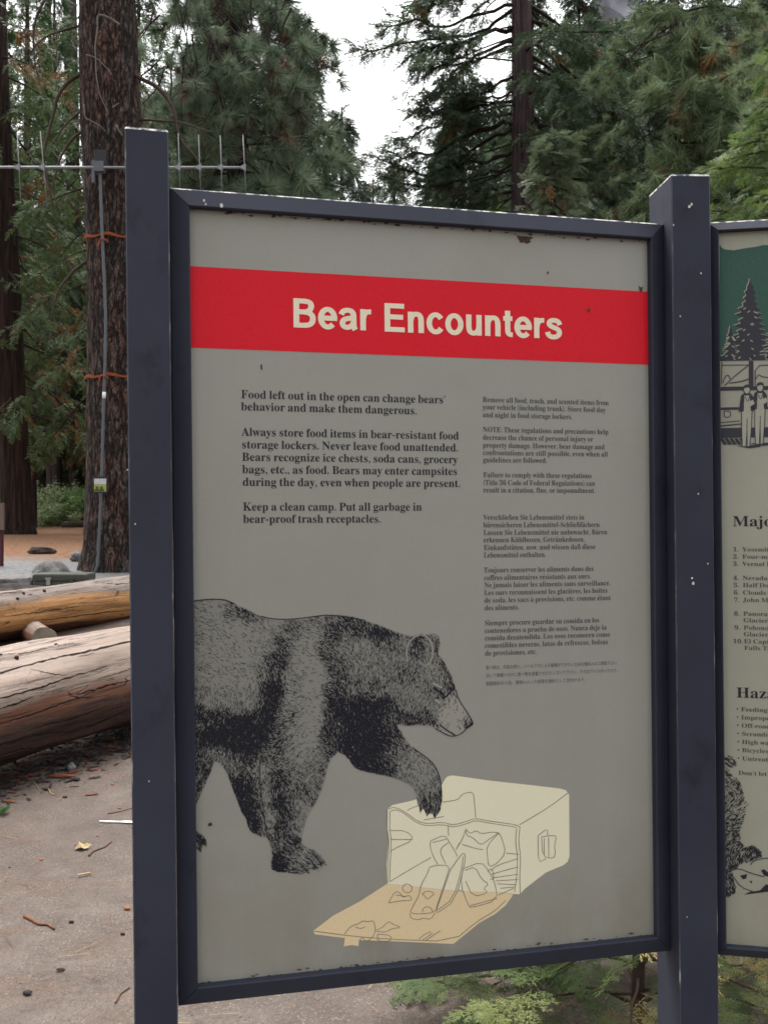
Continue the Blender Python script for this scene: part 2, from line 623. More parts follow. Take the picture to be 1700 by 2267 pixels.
# letter outlines: character number, advance, loops of x,y in thousandths of an em
SERIF = {chr(g[0]): [g[1], g[2]] for g in [
[97, 344, [[255,-10,216,1,200,35,151,2,95,-9,64,-4,40,11,25,34,20,63,31,104,63,136,119,164,199,190,199,241,196,266,187,282,171,292,148,296,115,290,104,274,121,243,123,231,120,215,110,202,95,194,77,191,59,194,45,203,36,218,33,236,37,259,49,278,69,295,95,308,126,316,162,318,223,312,263,292,285,259,293,210,293,48,298,36,304,34,312,36,320,42,329,28,294,-1],[151,34,162,35,174,41,187,50,199,63,199,169,138,139,118,84,126,46]]],
[98, 361, [[43,-11,43,388,41,414,37,428,26,436,8,439,8,455,138,455,138,279,175,308,221,318,254,313,284,299,308,276,326,245,338,208,342,166,337,118,323,75,300,40,270,13,233,-4,192,-10,148,-1,105,28,53,-11],[183,14,213,23,232,49,242,95,245,160,242,213,231,251,212,273,184,280,169,277,155,270,144,257,138,242,138,69,149,28]]],
[99, 293, [[156,-10,119,-5,87,11,59,35,38,68,24,106,19,150,25,196,40,237,64,271,96,297,133,313,175,319,218,314,250,298,271,275,277,245,275,228,266,215,253,207,236,204,206,216,196,251,197,271,190,290,169,297,126,269,112,187,118,123,137,76,166,48,204,38,239,47,271,72,285,60,227,8]]],
[100, 370, [[140,-10,107,-5,78,10,53,35,35,66,23,104,19,147,24,196,36,237,55,272,81,297,112,313,146,318,189,309,223,280,223,401,220,419,212,430,198,437,176,439,176,455,319,455,320,54,325,41,335,32,353,28,353,11,294,6,223,-10,223,39,188,2],[171,28,187,31,202,41,215,56,223,76,223,242,217,257,206,270,191,278,174,281,147,273,130,250,121,210,118,153,121,98,130,58,146,36]]],
[101, 301, [[154,-10,117,-5,85,10,58,35,37,69,24,109,19,157,24,201,38,240,59,273,87,298,120,313,157,318,209,309,249,280,274,234,283,166,117,166,138,73,199,42,237,53,270,86,285,73,228,11],[116,192,201,192,199,252,193,277,181,292,161,297,127,274]]],
[102, 214, [[15,0,15,16,30,18,46,27,50,35,52,48,52,277,16,277,16,310,52,310,52,353,60,400,85,436,123,457,174,465,212,460,240,446,257,425,263,400,260,381,252,367,239,358,224,355,208,358,195,365,187,376,185,391,187,405,197,430,193,441,180,443,163,440,153,430,149,413,148,390,148,310,203,310,203,277,148,277,148,65,150,40,158,26,173,18,199,16,199,0]]],
[103, 327, [[146,-140,89,-136,48,-122,22,-100,14,-75,28,-46,69,-26,35,-1,24,30,28,54,42,74,67,92,102,110,42,150,22,212,27,242,40,268,60,289,88,305,120,315,157,318,196,315,233,304,317,304,317,268,268,268,286,237,291,203,288,176,276,151,258,131,234,116,205,106,126,102,112,94,104,84,101,71,111,55,141,49,223,47,259,40,285,29,303,13,312,-9,316,-37,305,-80,272,-113,219,-133],[157,124,178,130,190,146,197,173,199,211,197,249,190,276,178,292,157,297,137,292,124,276,117,249,114,211,117,173,124,146,137,130],[161,-116,238,-104,263,-66,260,-51,249,-41,231,-36,205,-34,97,-34,79,-52,73,-73,79,-89,95,-103,122,-113]]],
[104, 381, [[18,0,18,16,35,19,45,26,51,37,52,56,51,417,46,429,36,437,19,440,19,455,148,455,148,267,190,305,243,318,309,292,330,212,330,56,332,38,337,26,347,19,363,16,363,0,202,0,202,16,207,16,228,26,235,56,234,241,229,258,219,268,203,271,173,262,148,235,149,38,154,26,164,19,180,16,180,0]]],
[105, 198, [[101,362,81,366,65,376,54,393,50,412,54,432,65,449,81,460,101,463,120,460,137,449,147,432,151,412,147,393,136,376,120,366],[18,0,18,16,35,19,45,26,51,37,51,272,47,285,37,291,20,293,21,310,148,310,148,56,154,26,164,19,180,16,180,0]]],
[106, 210, [[106,363,86,367,70,378,59,394,56,414,59,434,71,450,87,461,106,465,126,461,142,450,153,434,157,414,153,394,142,378,126,367],[36,-140,11,-138,-11,-131,-29,-120,-44,-105,-53,-88,-56,-70,-53,-53,-45,-40,-32,-32,-15,-29,2,-31,15,-39,23,-51,26,-66,24,-76,11,-103,16,-113,31,-117,49,-113,58,-100,64,-54,64,250,62,271,56,284,43,291,22,294,22,310,159,310,159,-21,151,-73,127,-110,88,-133]]],
[107, 359, [[17,0,17,16,35,19,45,26,51,38,52,56,51,417,47,429,38,436,20,439,21,455,148,455,148,169,227,248,240,264,244,278,235,290,206,293,206,310,345,310,345,293,308,284,275,260,222,209,346,34,360,21,376,16,376,0,211,0,211,16,234,20,239,32,237,40,163,147,148,134,149,38,154,26,164,19,180,16,180,0]]],
[108, 199, [[18,0,18,16,35,19,45,26,51,37,52,56,52,398,51,417,47,429,38,436,20,439,20,455,148,455,148,56,154,26,164,19,180,16,180,0]]],
[109, 554, [[18,0,18,16,35,19,45,26,51,37,52,56,51,271,46,284,36,291,19,294,19,310,146,310,146,265,188,305,237,318,292,304,320,261,364,304,418,318,482,292,504,212,505,38,510,26,520,19,536,16,536,0,377,0,377,16,393,19,403,26,408,38,410,56,410,217,408,241,404,258,394,268,377,271,349,263,324,237,324,56,326,38,331,26,340,19,356,16,356,0,199,0,199,16,215,19,225,26,230,38,232,56,232,217,230,241,226,258,216,268,199,271,170,262,146,235,146,56,148,38,152,27,162,19,177,16,177,0]]],
[110, 381, [[18,0,18,16,35,19,45,26,51,37,52,56,51,271,46,284,36,291,19,294,19,310,148,310,148,267,190,306,243,318,309,292,330,212,330,56,332,38,337,26,347,19,363,16,363,0,202,0,202,16,207,16,228,26,235,56,234,241,229,258,219,268,203,271,173,262,148,235,149,38,154,26,164,19,180,16,180,0]]],
[111, 336, [[169,-10,127,-5,90,11,60,37,38,70,24,110,19,154,24,199,38,239,60,272,90,297,127,313,168,318,209,313,245,298,275,273,298,240,312,200,317,154,312,108,298,69,275,36,245,11,210,-5],[169,11,193,18,209,39,214,56,217,81,220,154,217,227,208,271,192,292,169,299,144,292,128,271,120,227,117,154,120,82,123,56,128,39,144,18]]],
[112, 371, [[17,-139,17,-124,31,-122,47,-110,52,-86,51,269,46,283,37,291,19,295,19,310,143,310,143,263,180,305,230,319,264,314,293,298,317,274,335,241,346,203,350,160,346,113,334,72,316,38,291,12,261,-5,227,-10,183,1,148,32,148,-58,152,-99,158,-110,167,-118,197,-123,197,-139],[195,28,222,36,239,59,249,99,253,154,250,208,241,248,225,270,199,278,171,267,148,235,148,69,167,38]]],
[113, 364, [[175,-139,175,-123,199,-120,214,-114,221,-102,224,-83,224,29,187,0,142,-9,108,-5,79,10,54,33,36,64,24,101,20,144,25,192,40,234,63,270,93,297,129,313,170,319,215,310,257,281,309,320,320,320,321,-102,326,-113,337,-120,354,-123,354,-139],[179,30,194,32,208,40,218,52,224,67,224,241,213,281,179,295,150,286,131,261,120,218,117,156,120,100,131,60,150,37]]],
[114, 287, [[18,0,18,16,35,19,45,26,51,37,52,56,51,273,46,285,37,291,20,293,21,310,146,310,146,252,165,280,187,301,210,314,233,318,258,315,275,304,286,287,289,266,287,248,278,234,265,225,248,222,233,224,222,231,199,257,189,260,175,255,162,241,152,220,149,192,149,56,152,37,159,25,173,19,197,16,197,0]]],
[115, 288, [[151,-10,122,-6,73,9,60,4,51,-9,36,-9,36,105,53,105,66,68,87,39,112,21,140,15,162,18,179,27,189,40,192,58,183,84,156,105,76,148,54,169,41,193,37,220,44,259,65,291,98,312,141,319,181,312,213,305,223,308,230,319,244,319,244,222,228,222,215,254,196,277,174,291,149,296,130,294,116,286,108,274,105,259,107,244,115,232,128,222,221,172,241,151,253,127,257,95,250,51,228,18,194,-3]]],
[116, 228, [[124,-9,89,-4,66,10,53,36,48,71,48,279,20,279,20,300,88,369,112,398,129,424,144,424,144,310,208,310,208,279,144,279,144,82,149,51,157,43,168,40,189,49,206,75,222,66,182,9]]],
[117, 375, [[131,-10,91,-3,65,17,51,51,46,97,46,248,44,268,39,282,29,291,11,294,11,310,142,310,142,74,144,58,151,46,162,38,177,36,205,43,228,66,228,248,226,269,221,283,209,291,189,294,189,310,324,310,324,70,326,51,331,39,342,33,360,30,360,13,300,7,228,-10,228,40,209,19,186,3,160,-7]]],
[118, 306, [[142,-10,30,267,22,281,12,290,-3,293,-3,310,164,310,164,294,136,290,129,272,185,122,236,253,241,272,232,289,203,294,203,310,305,310,305,295,289,289,278,279,269,264,160,-10]]],
[119, 435, [[122,-10,17,265,6,284,-1,290,-11,293,-11,310,138,310,138,293,120,289,114,276,117,259,167,127,211,235,195,280,190,288,181,293,168,295,168,310,323,310,323,293,302,288,296,276,296,269,336,141,386,266,385,283,380,289,356,295,356,310,445,310,445,295,433,292,418,273,304,-10,289,-10,223,197,140,-10]]],
[120, 319, [[5,0,5,15,34,29,62,56,123,136,43,263,24,285,4,293,4,310,169,310,169,294,147,291,140,280,149,260,183,206,232,268,234,279,233,286,227,290,201,294,201,310,311,310,311,296,283,283,254,254,198,184,291,36,303,21,319,15,319,0,155,0,155,16,178,19,184,24,185,30,182,43,138,114,97,61,88,46,85,34,92,20,118,15,118,0]]],
[121, 300, [[52,-140,29,-137,10,-125,-3,-107,-7,-84,-4,-67,5,-53,18,-43,36,-40,51,-42,64,-49,72,-61,75,-76,74,-87,77,-96,86,-99,99,-93,114,-74,129,-44,140,-5,25,275,8,292,-5,293,-5,310,162,310,162,293,136,289,130,284,128,275,131,262,185,119,234,251,238,274,236,284,229,289,203,293,203,310,300,310,300,293,287,290,277,281,268,265,162,-24,145,-65,129,-96,113,-117,95,-131,76,-138]]],
[122, 293, [[13,0,13,14,168,287,128,287,96,283,72,272,55,250,44,216,26,216,32,310,275,310,275,291,126,25,152,25,194,30,223,44,244,69,260,107,276,107,268,0]]],
[65, 437, [[-9,0,-9,18,9,21,24,30,36,47,49,75,206,466,224,465,399,55,411,34,425,22,443,18,443,0,229,0,229,18,270,25,283,46,281,59,253,132,103,132,79,71,75,48,87,26,128,18,128,0],[113,161,242,161,177,319]]],
[66, 443, [[16,0,16,17,45,22,62,32,72,51,75,82,75,369,69,412,62,425,51,433,15,439,15,455,220,455,352,429,396,351,369,283,287,247,385,206,418,132,407,76,371,35,314,9,238,0],[182,252,234,257,263,272,279,301,285,345,281,385,269,412,248,428,216,434,198,432,188,425,183,412,182,391],[222,24,259,30,283,49,296,81,301,128,295,176,277,208,245,225,182,231,182,65,184,46,190,33,202,26]]],
[67, 468, [[257,-11,193,-3,137,20,91,56,56,104,34,162,26,228,34,294,56,351,92,399,139,435,195,458,259,465,309,459,377,436,388,435,408,443,419,465,437,465,437,308,420,308,392,364,356,407,313,434,265,443,174,389,144,226,177,74,278,24,318,29,358,45,395,71,428,106,447,89,365,14]]],
[68, 496, [[20,0,20,17,47,21,63,30,71,46,74,75,74,374,71,407,61,426,43,435,15,439,15,455,222,455,328,441,405,396,452,325,468,228,408,57,228,0],[222,24,279,37,319,75,343,139,351,229,319,382,223,433,202,431,190,423,184,409,182,385,182,72,184,48,190,34,202,27]]],
[69, 442, [[14,0,14,17,44,20,62,30,72,48,75,78,75,369,72,405,62,425,44,435,16,439,16,455,399,455,399,320,383,320,369,373,340,406,295,424,232,430,213,430,191,424,186,417,183,388,183,246,232,252,259,269,277,300,288,345,304,345,304,118,287,118,282,154,273,181,259,201,241,213,216,220,183,222,183,67,185,47,192,35,206,29,276,30,313,39,345,53,371,75,393,105,411,143,430,143,402,0]]],
[70, 404, [[15,0,15,17,45,23,62,34,72,53,75,84,75,375,71,405,61,423,43,433,14,439,14,455,394,455,394,320,377,320,369,357,355,385,336,406,310,420,275,428,230,431,212,431,191,427,186,421,182,398,182,247,229,253,256,270,274,301,284,347,302,347,302,118,285,118,274,168,257,200,229,218,182,224,182,81,183,59,188,43,196,31,210,24,229,19,257,17,257,0]]],
[71, 508, [[268,-10,200,-3,141,19,93,55,57,103,35,161,28,229,35,295,57,352,93,399,139,435,195,458,257,465,311,459,379,437,388,436,398,438,406,443,419,465,437,465,437,308,420,308,403,346,382,379,357,406,329,426,299,439,267,443,176,389,146,228,154,135,180,67,221,26,275,13,308,16,328,27,339,45,343,71,343,128,339,154,329,170,309,179,275,182,275,198,500,198,500,182,473,179,457,171,449,155,446,128,446,29,357,0]]],
[72, 523, [[15,0,15,17,45,22,62,32,72,50,75,81,75,379,71,406,62,424,44,434,16,439,16,455,242,455,242,439,204,432,193,425,187,415,183,400,182,379,182,251,342,251,342,379,341,400,337,415,331,425,320,432,282,439,282,455,507,455,507,439,478,434,461,424,452,407,449,379,449,81,452,52,461,33,478,22,507,17,507,0,282,0,282,17,311,21,329,31,339,49,342,81,342,221,182,221,182,81,185,50,194,32,212,22,242,17,242,0]]],
[73, 261, [[13,0,13,17,42,23,61,32,72,49,75,75,75,387,72,412,63,427,45,435,13,439,13,455,244,455,244,439,214,435,196,427,186,412,183,387,183,77,187,44,194,34,206,26,246,17,246,0]]],
[74, 330, [[109,-65,78,-62,51,-54,29,-40,11,-22,0,-1,-3,23,0,44,11,61,26,71,44,75,64,71,79,62,89,47,93,28,91,13,77,-19,84,-35,105,-40,126,-36,139,-25,145,-6,148,21,148,367,146,391,142,409,135,422,122,430,79,439,79,455,314,455,314,439,292,436,277,431,266,423,260,411,256,392,255,89,219,-27]]],
[75, 510, [[16,0,16,17,45,22,63,32,72,50,75,81,75,379,72,406,63,424,45,434,17,439,17,455,242,455,242,439,205,432,194,425,187,415,183,379,183,234,321,373,342,398,349,418,334,434,291,439,291,455,486,455,486,439,477,439,415,419,345,361,271,285,463,46,487,25,519,17,519,0,281,0,281,17,322,21,331,27,334,34,329,47,316,66,199,214,183,198,183,81,186,50,195,32,213,22,242,17,242,0]]],
[76, 426, [[15,0,15,17,45,22,62,32,72,50,75,81,75,379,71,407,62,425,44,434,16,439,16,455,250,455,250,439,208,434,196,427,188,416,183,401,182,379,182,83,185,47,191,37,200,31,214,28,278,31,315,40,345,56,370,80,391,112,409,154,427,154,402,0]]],
[77, 634, [[14,0,14,17,43,22,61,32,72,50,75,79,74,402,71,416,64,426,53,432,15,439,15,455,185,455,317,142,449,455,617,455,617,439,590,433,573,423,563,405,560,378,561,61,565,43,571,31,582,23,617,17,617,0,396,0,396,17,433,25,443,32,450,44,453,61,455,83,455,399,288,0,270,0,105,389,105,80,109,48,120,30,139,20,169,17,169,0]]],
[78, 494, [[403,-11,107,350,107,79,110,49,119,31,136,21,167,17,167,0,18,0,18,17,54,23,65,30,71,41,75,57,76,79,76,388,49,421,36,433,28,436,18,439,18,455,156,455,391,169,390,399,386,414,379,425,369,431,353,436,331,439,331,455,480,455,480,439,450,434,433,425,425,407,422,377,422,-11]]],
[79, 525, [[261,-11,213,-6,169,7,129,29,94,58,66,93,45,134,32,179,28,228,32,276,45,321,66,362,95,397,130,426,170,448,216,462,265,466,313,462,357,448,397,427,431,399,459,364,481,323,494,277,498,228,494,179,481,134,459,93,430,58,395,29,355,7,310,-6],[265,12,351,66,379,228,371,321,348,389,310,430,260,443,174,389,145,228,153,135,177,67,215,26]]],
[80, 418, [[15,0,15,17,45,22,62,32,72,50,75,81,75,379,71,406,62,424,44,434,16,439,16,455,214,455,287,451,336,440,366,422,390,398,404,367,409,332,398,280,367,240,314,214,242,206,182,206,182,81,185,50,194,32,212,22,242,17,242,0],[182,230,244,235,272,253,287,283,292,329,288,375,275,406,252,425,216,431,199,429,189,424,184,414,182,398]]],
[81, 525, [[378,-116,262,-87,187,-1,141,21,101,50,70,86,47,129,32,176,28,228,32,276,45,321,66,362,95,397,130,426,170,448,216,462,265,466,313,462,357,448,397,427,431,399,459,364,481,323,494,277,498,228,487,152,454,86,401,34,330,0,378,-60,445,-81,467,-79,492,-73,495,-92,435,-110],[265,12,351,66,380,228,372,321,348,389,310,430,260,443,174,389,145,228,153,135,178,67,216,26]]],
[82, 473, [[15,0,15,17,45,22,62,32,72,50,75,81,75,379,71,406,62,424,44,434,16,439,16,455,217,455,305,448,367,426,405,388,417,334,392,265,315,224,443,36,452,26,463,19,480,17,480,0,338,0,201,212,182,212,182,81,185,50,194,32,212,22,242,17,242,0],[182,234,203,234,249,240,280,258,298,290,304,336,284,407,224,431,202,429,190,422,184,409,182,385]]],
[83, 390, [[43,-11,43,158,62,158,83,94,111,50,149,24,197,15,231,20,257,36,273,60,279,89,265,129,225,160,163,191,112,221,77,253,56,289,50,332,54,370,67,403,88,429,115,449,148,462,185,466,206,465,300,445,313,450,320,466,339,466,339,319,322,319,310,354,293,385,272,410,248,429,222,441,194,445,163,440,140,426,125,406,120,380,124,356,137,336,159,319,290,253,317,233,337,211,350,188,357,162,359,133,354,93,339,58,314,29,281,8,240,-6,192,-10,158,-8,85,12,75,11,69,7,61,-11]]],
[84, 423, [[92,0,92,17,123,21,142,31,152,50,156,81,156,433,102,426,65,403,41,367,29,318,11,318,11,455,410,455,410,317,394,317,357,404,269,433,263,433,263,81,267,49,276,30,296,21,328,17,328,0]]],
[85, 492, [[248,-13,168,-2,114,29,83,81,73,155,73,379,70,406,61,424,43,434,15,439,15,455,240,455,240,439,202,432,192,425,185,415,182,400,181,140,186,88,203,51,232,29,275,22,363,56,392,159,392,378,389,406,379,423,360,433,328,439,328,455,474,455,474,439,448,432,433,421,425,404,422,378,422,181,412,92,380,32,325,-2]]],
[86, 428, [[212,-13,44,381,22,420,8,432,-14,439,-14,455,211,455,211,439,184,437,166,432,156,423,152,410,161,378,259,143,348,377,355,409,351,423,342,432,324,437,299,439,299,455,442,455,442,439,423,436,408,427,395,411,382,383,230,-13]]],
[87, 611, [[171,-11,32,393,24,413,15,427,3,435,-15,439,-15,455,181,455,181,439,162,437,150,432,143,423,140,410,142,394,223,153,301,353,278,418,267,429,252,435,229,439,229,455,439,455,439,439,404,432,393,412,394,401,474,166,541,369,549,406,546,421,538,430,524,436,503,439,503,455,624,455,624,439,607,433,594,421,584,404,446,-11,428,-11,316,309,190,-11]]],
[88, 471, [[11,0,11,17,53,30,90,66,193,208,62,409,47,425,33,435,14,439,14,455,244,455,244,439,229,439,200,433,190,415,201,388,265,289,322,373,335,396,339,414,328,432,293,439,293,455,458,455,458,439,427,435,403,423,380,403,281,265,425,40,436,28,448,20,464,17,464,0,238,0,238,17,278,23,290,41,286,57,275,79,210,183,138,81,128,62,124,45,137,24,174,17,174,0]]],
[89, 426, [[101,0,101,17,131,22,148,32,157,50,161,81,161,179,29,414,14,429,-13,438,-13,455,207,455,207,438,179,436,167,432,158,425,156,416,158,405,248,226,333,366,345,389,349,408,336,430,295,438,295,455,439,455,439,438,423,434,396,411,268,203,268,81,271,50,280,32,298,22,328,17,328,0]]],
[90, 442, [[20,0,20,11,276,430,214,430,174,427,141,420,115,407,94,386,76,356,61,316,44,316,57,455,406,455,406,443,153,29,239,29,302,37,349,61,384,103,407,164,424,164,407,0]]],
[48, 375, [[188,-7,133,1,91,24,60,61,39,111,27,171,23,241,27,311,39,371,60,420,91,456,133,479,189,486,242,479,283,456,314,419,336,370,348,310,353,240,348,171,336,110,314,61,283,24,241,1],[188,37,219,50,237,91,246,155,248,240,246,326,237,390,219,429,189,443,157,429,139,390,130,326,127,240,130,155,139,91,157,50]]],
[49, 375, [[65,0,65,36,135,38,146,45,152,58,154,79,154,416,108,365,87,351,67,346,52,349,40,359,31,375,28,396,50,402,101,426,179,482,254,482,254,79,256,61,261,47,271,38,343,36,343,0]]],
[50, 375, [[24,0,24,69,160,210,187,245,206,277,218,307,224,338,226,371,223,405,212,427,196,441,174,445,145,438,126,416,116,380,112,329,77,333,50,344,32,365,26,396,30,419,43,441,63,459,92,474,129,483,174,486,240,479,288,456,318,421,328,375,326,352,319,329,308,306,268,252,201,182,87,74,244,74,263,77,279,86,292,101,300,120,305,141,345,141,341,0]]],
[51, 375, [[163,-7,117,-4,81,5,53,18,34,35,23,54,19,74,23,96,36,113,54,123,76,126,82,89,99,62,125,46,158,40,180,42,199,49,216,61,230,79,238,105,241,139,234,174,214,202,181,221,137,227,95,227,95,269,140,269,178,275,204,296,220,327,225,367,221,400,211,424,193,440,169,445,148,441,133,430,122,413,116,391,111,341,75,345,47,356,30,374,24,401,34,434,62,461,108,480,173,486,237,479,286,458,317,423,328,377,320,335,298,301,265,275,225,256,252,249,279,238,305,222,326,201,340,174,345,138,341,101,329,70,312,44,288,25,261,10,230,1,197,-5]]],
[52, 375, [[121,0,121,36,161,38,179,44,191,58,195,84,195,125,9,125,9,166,199,480,293,480,293,169,363,169,363,125,293,125,293,84,297,58,309,44,327,38,357,36,357,0],[56,169,195,169,195,317,199,416,195,406,158,338]]],
[53, 375, [[165,-7,119,-4,84,5,58,18,40,35,30,54,27,75,31,95,42,109,59,118,81,121,82,102,88,83,97,66,111,52,130,43,154,40,176,43,195,50,212,63,226,83,234,111,237,148,231,192,213,223,184,241,146,247,122,246,87,240,71,235,40,247,62,480,316,480,319,357,281,357,272,391,267,399,258,404,244,406,105,406,94,281,147,291,168,291,238,282,293,256,328,211,340,148,336,108,324,75,306,48,282,27,255,12,226,1,195,-5]]],
[54, 375, [[197,-7,150,-1,109,18,76,49,51,93,35,151,30,222,33,275,42,325,57,370,77,409,104,441,137,466,176,481,222,486,261,484,291,476,313,464,329,449,338,431,340,412,336,393,322,376,298,364,260,360,256,400,251,419,243,434,232,443,216,447,180,435,152,401,134,345,125,269,161,286,186,292,218,294,273,285,315,258,343,214,352,155,342,90,313,38,264,5],[199,38,222,44,239,64,251,98,255,148,250,196,238,228,219,247,193,253,174,251,154,243,125,221,131,138,147,81,170,48]]],
[55, 375, [[111,0,289,406,113,406,86,398,74,372,70,338,30,338,33,480,353,480,353,447,168,0]]],
[56, 375, [[183,-7,132,-2,91,11,60,31,38,57,25,88,20,122,27,162,47,193,79,219,119,242,83,267,57,296,41,327,36,364,39,395,50,423,70,449,99,469,140,482,191,486,254,478,299,453,325,415,334,369,328,333,310,305,281,282,244,260,296,230,330,199,349,166,355,127,344,71,310,29,256,2],[203,283,224,298,239,317,247,340,250,370,243,407,234,423,222,436,206,444,187,447,163,442,145,426,134,402,130,372,135,341,149,318,172,300],[187,32,218,37,241,55,257,82,262,116,256,146,239,170,208,192,164,216,143,199,126,178,115,152,111,120,116,84,132,56,156,38]]],
[57, 375, [[152,-7,116,-4,88,4,67,17,53,33,45,51,42,69,44,83,50,94,61,102,75,107,87,80,103,56,126,41,156,36,223,84,251,230,234,212,212,198,186,188,155,185,103,194,60,220,33,264,24,324,28,369,42,409,64,441,95,466,133,481,177,486,223,480,264,463,298,433,323,390,340,332,345,261,343,207,334,157,321,111,301,72,274,39,241,14,200,-2],[184,233,206,236,224,245,239,260,251,278,245,352,231,403,209,432,181,441,156,434,137,413,125,377,121,328,137,257]]]]}
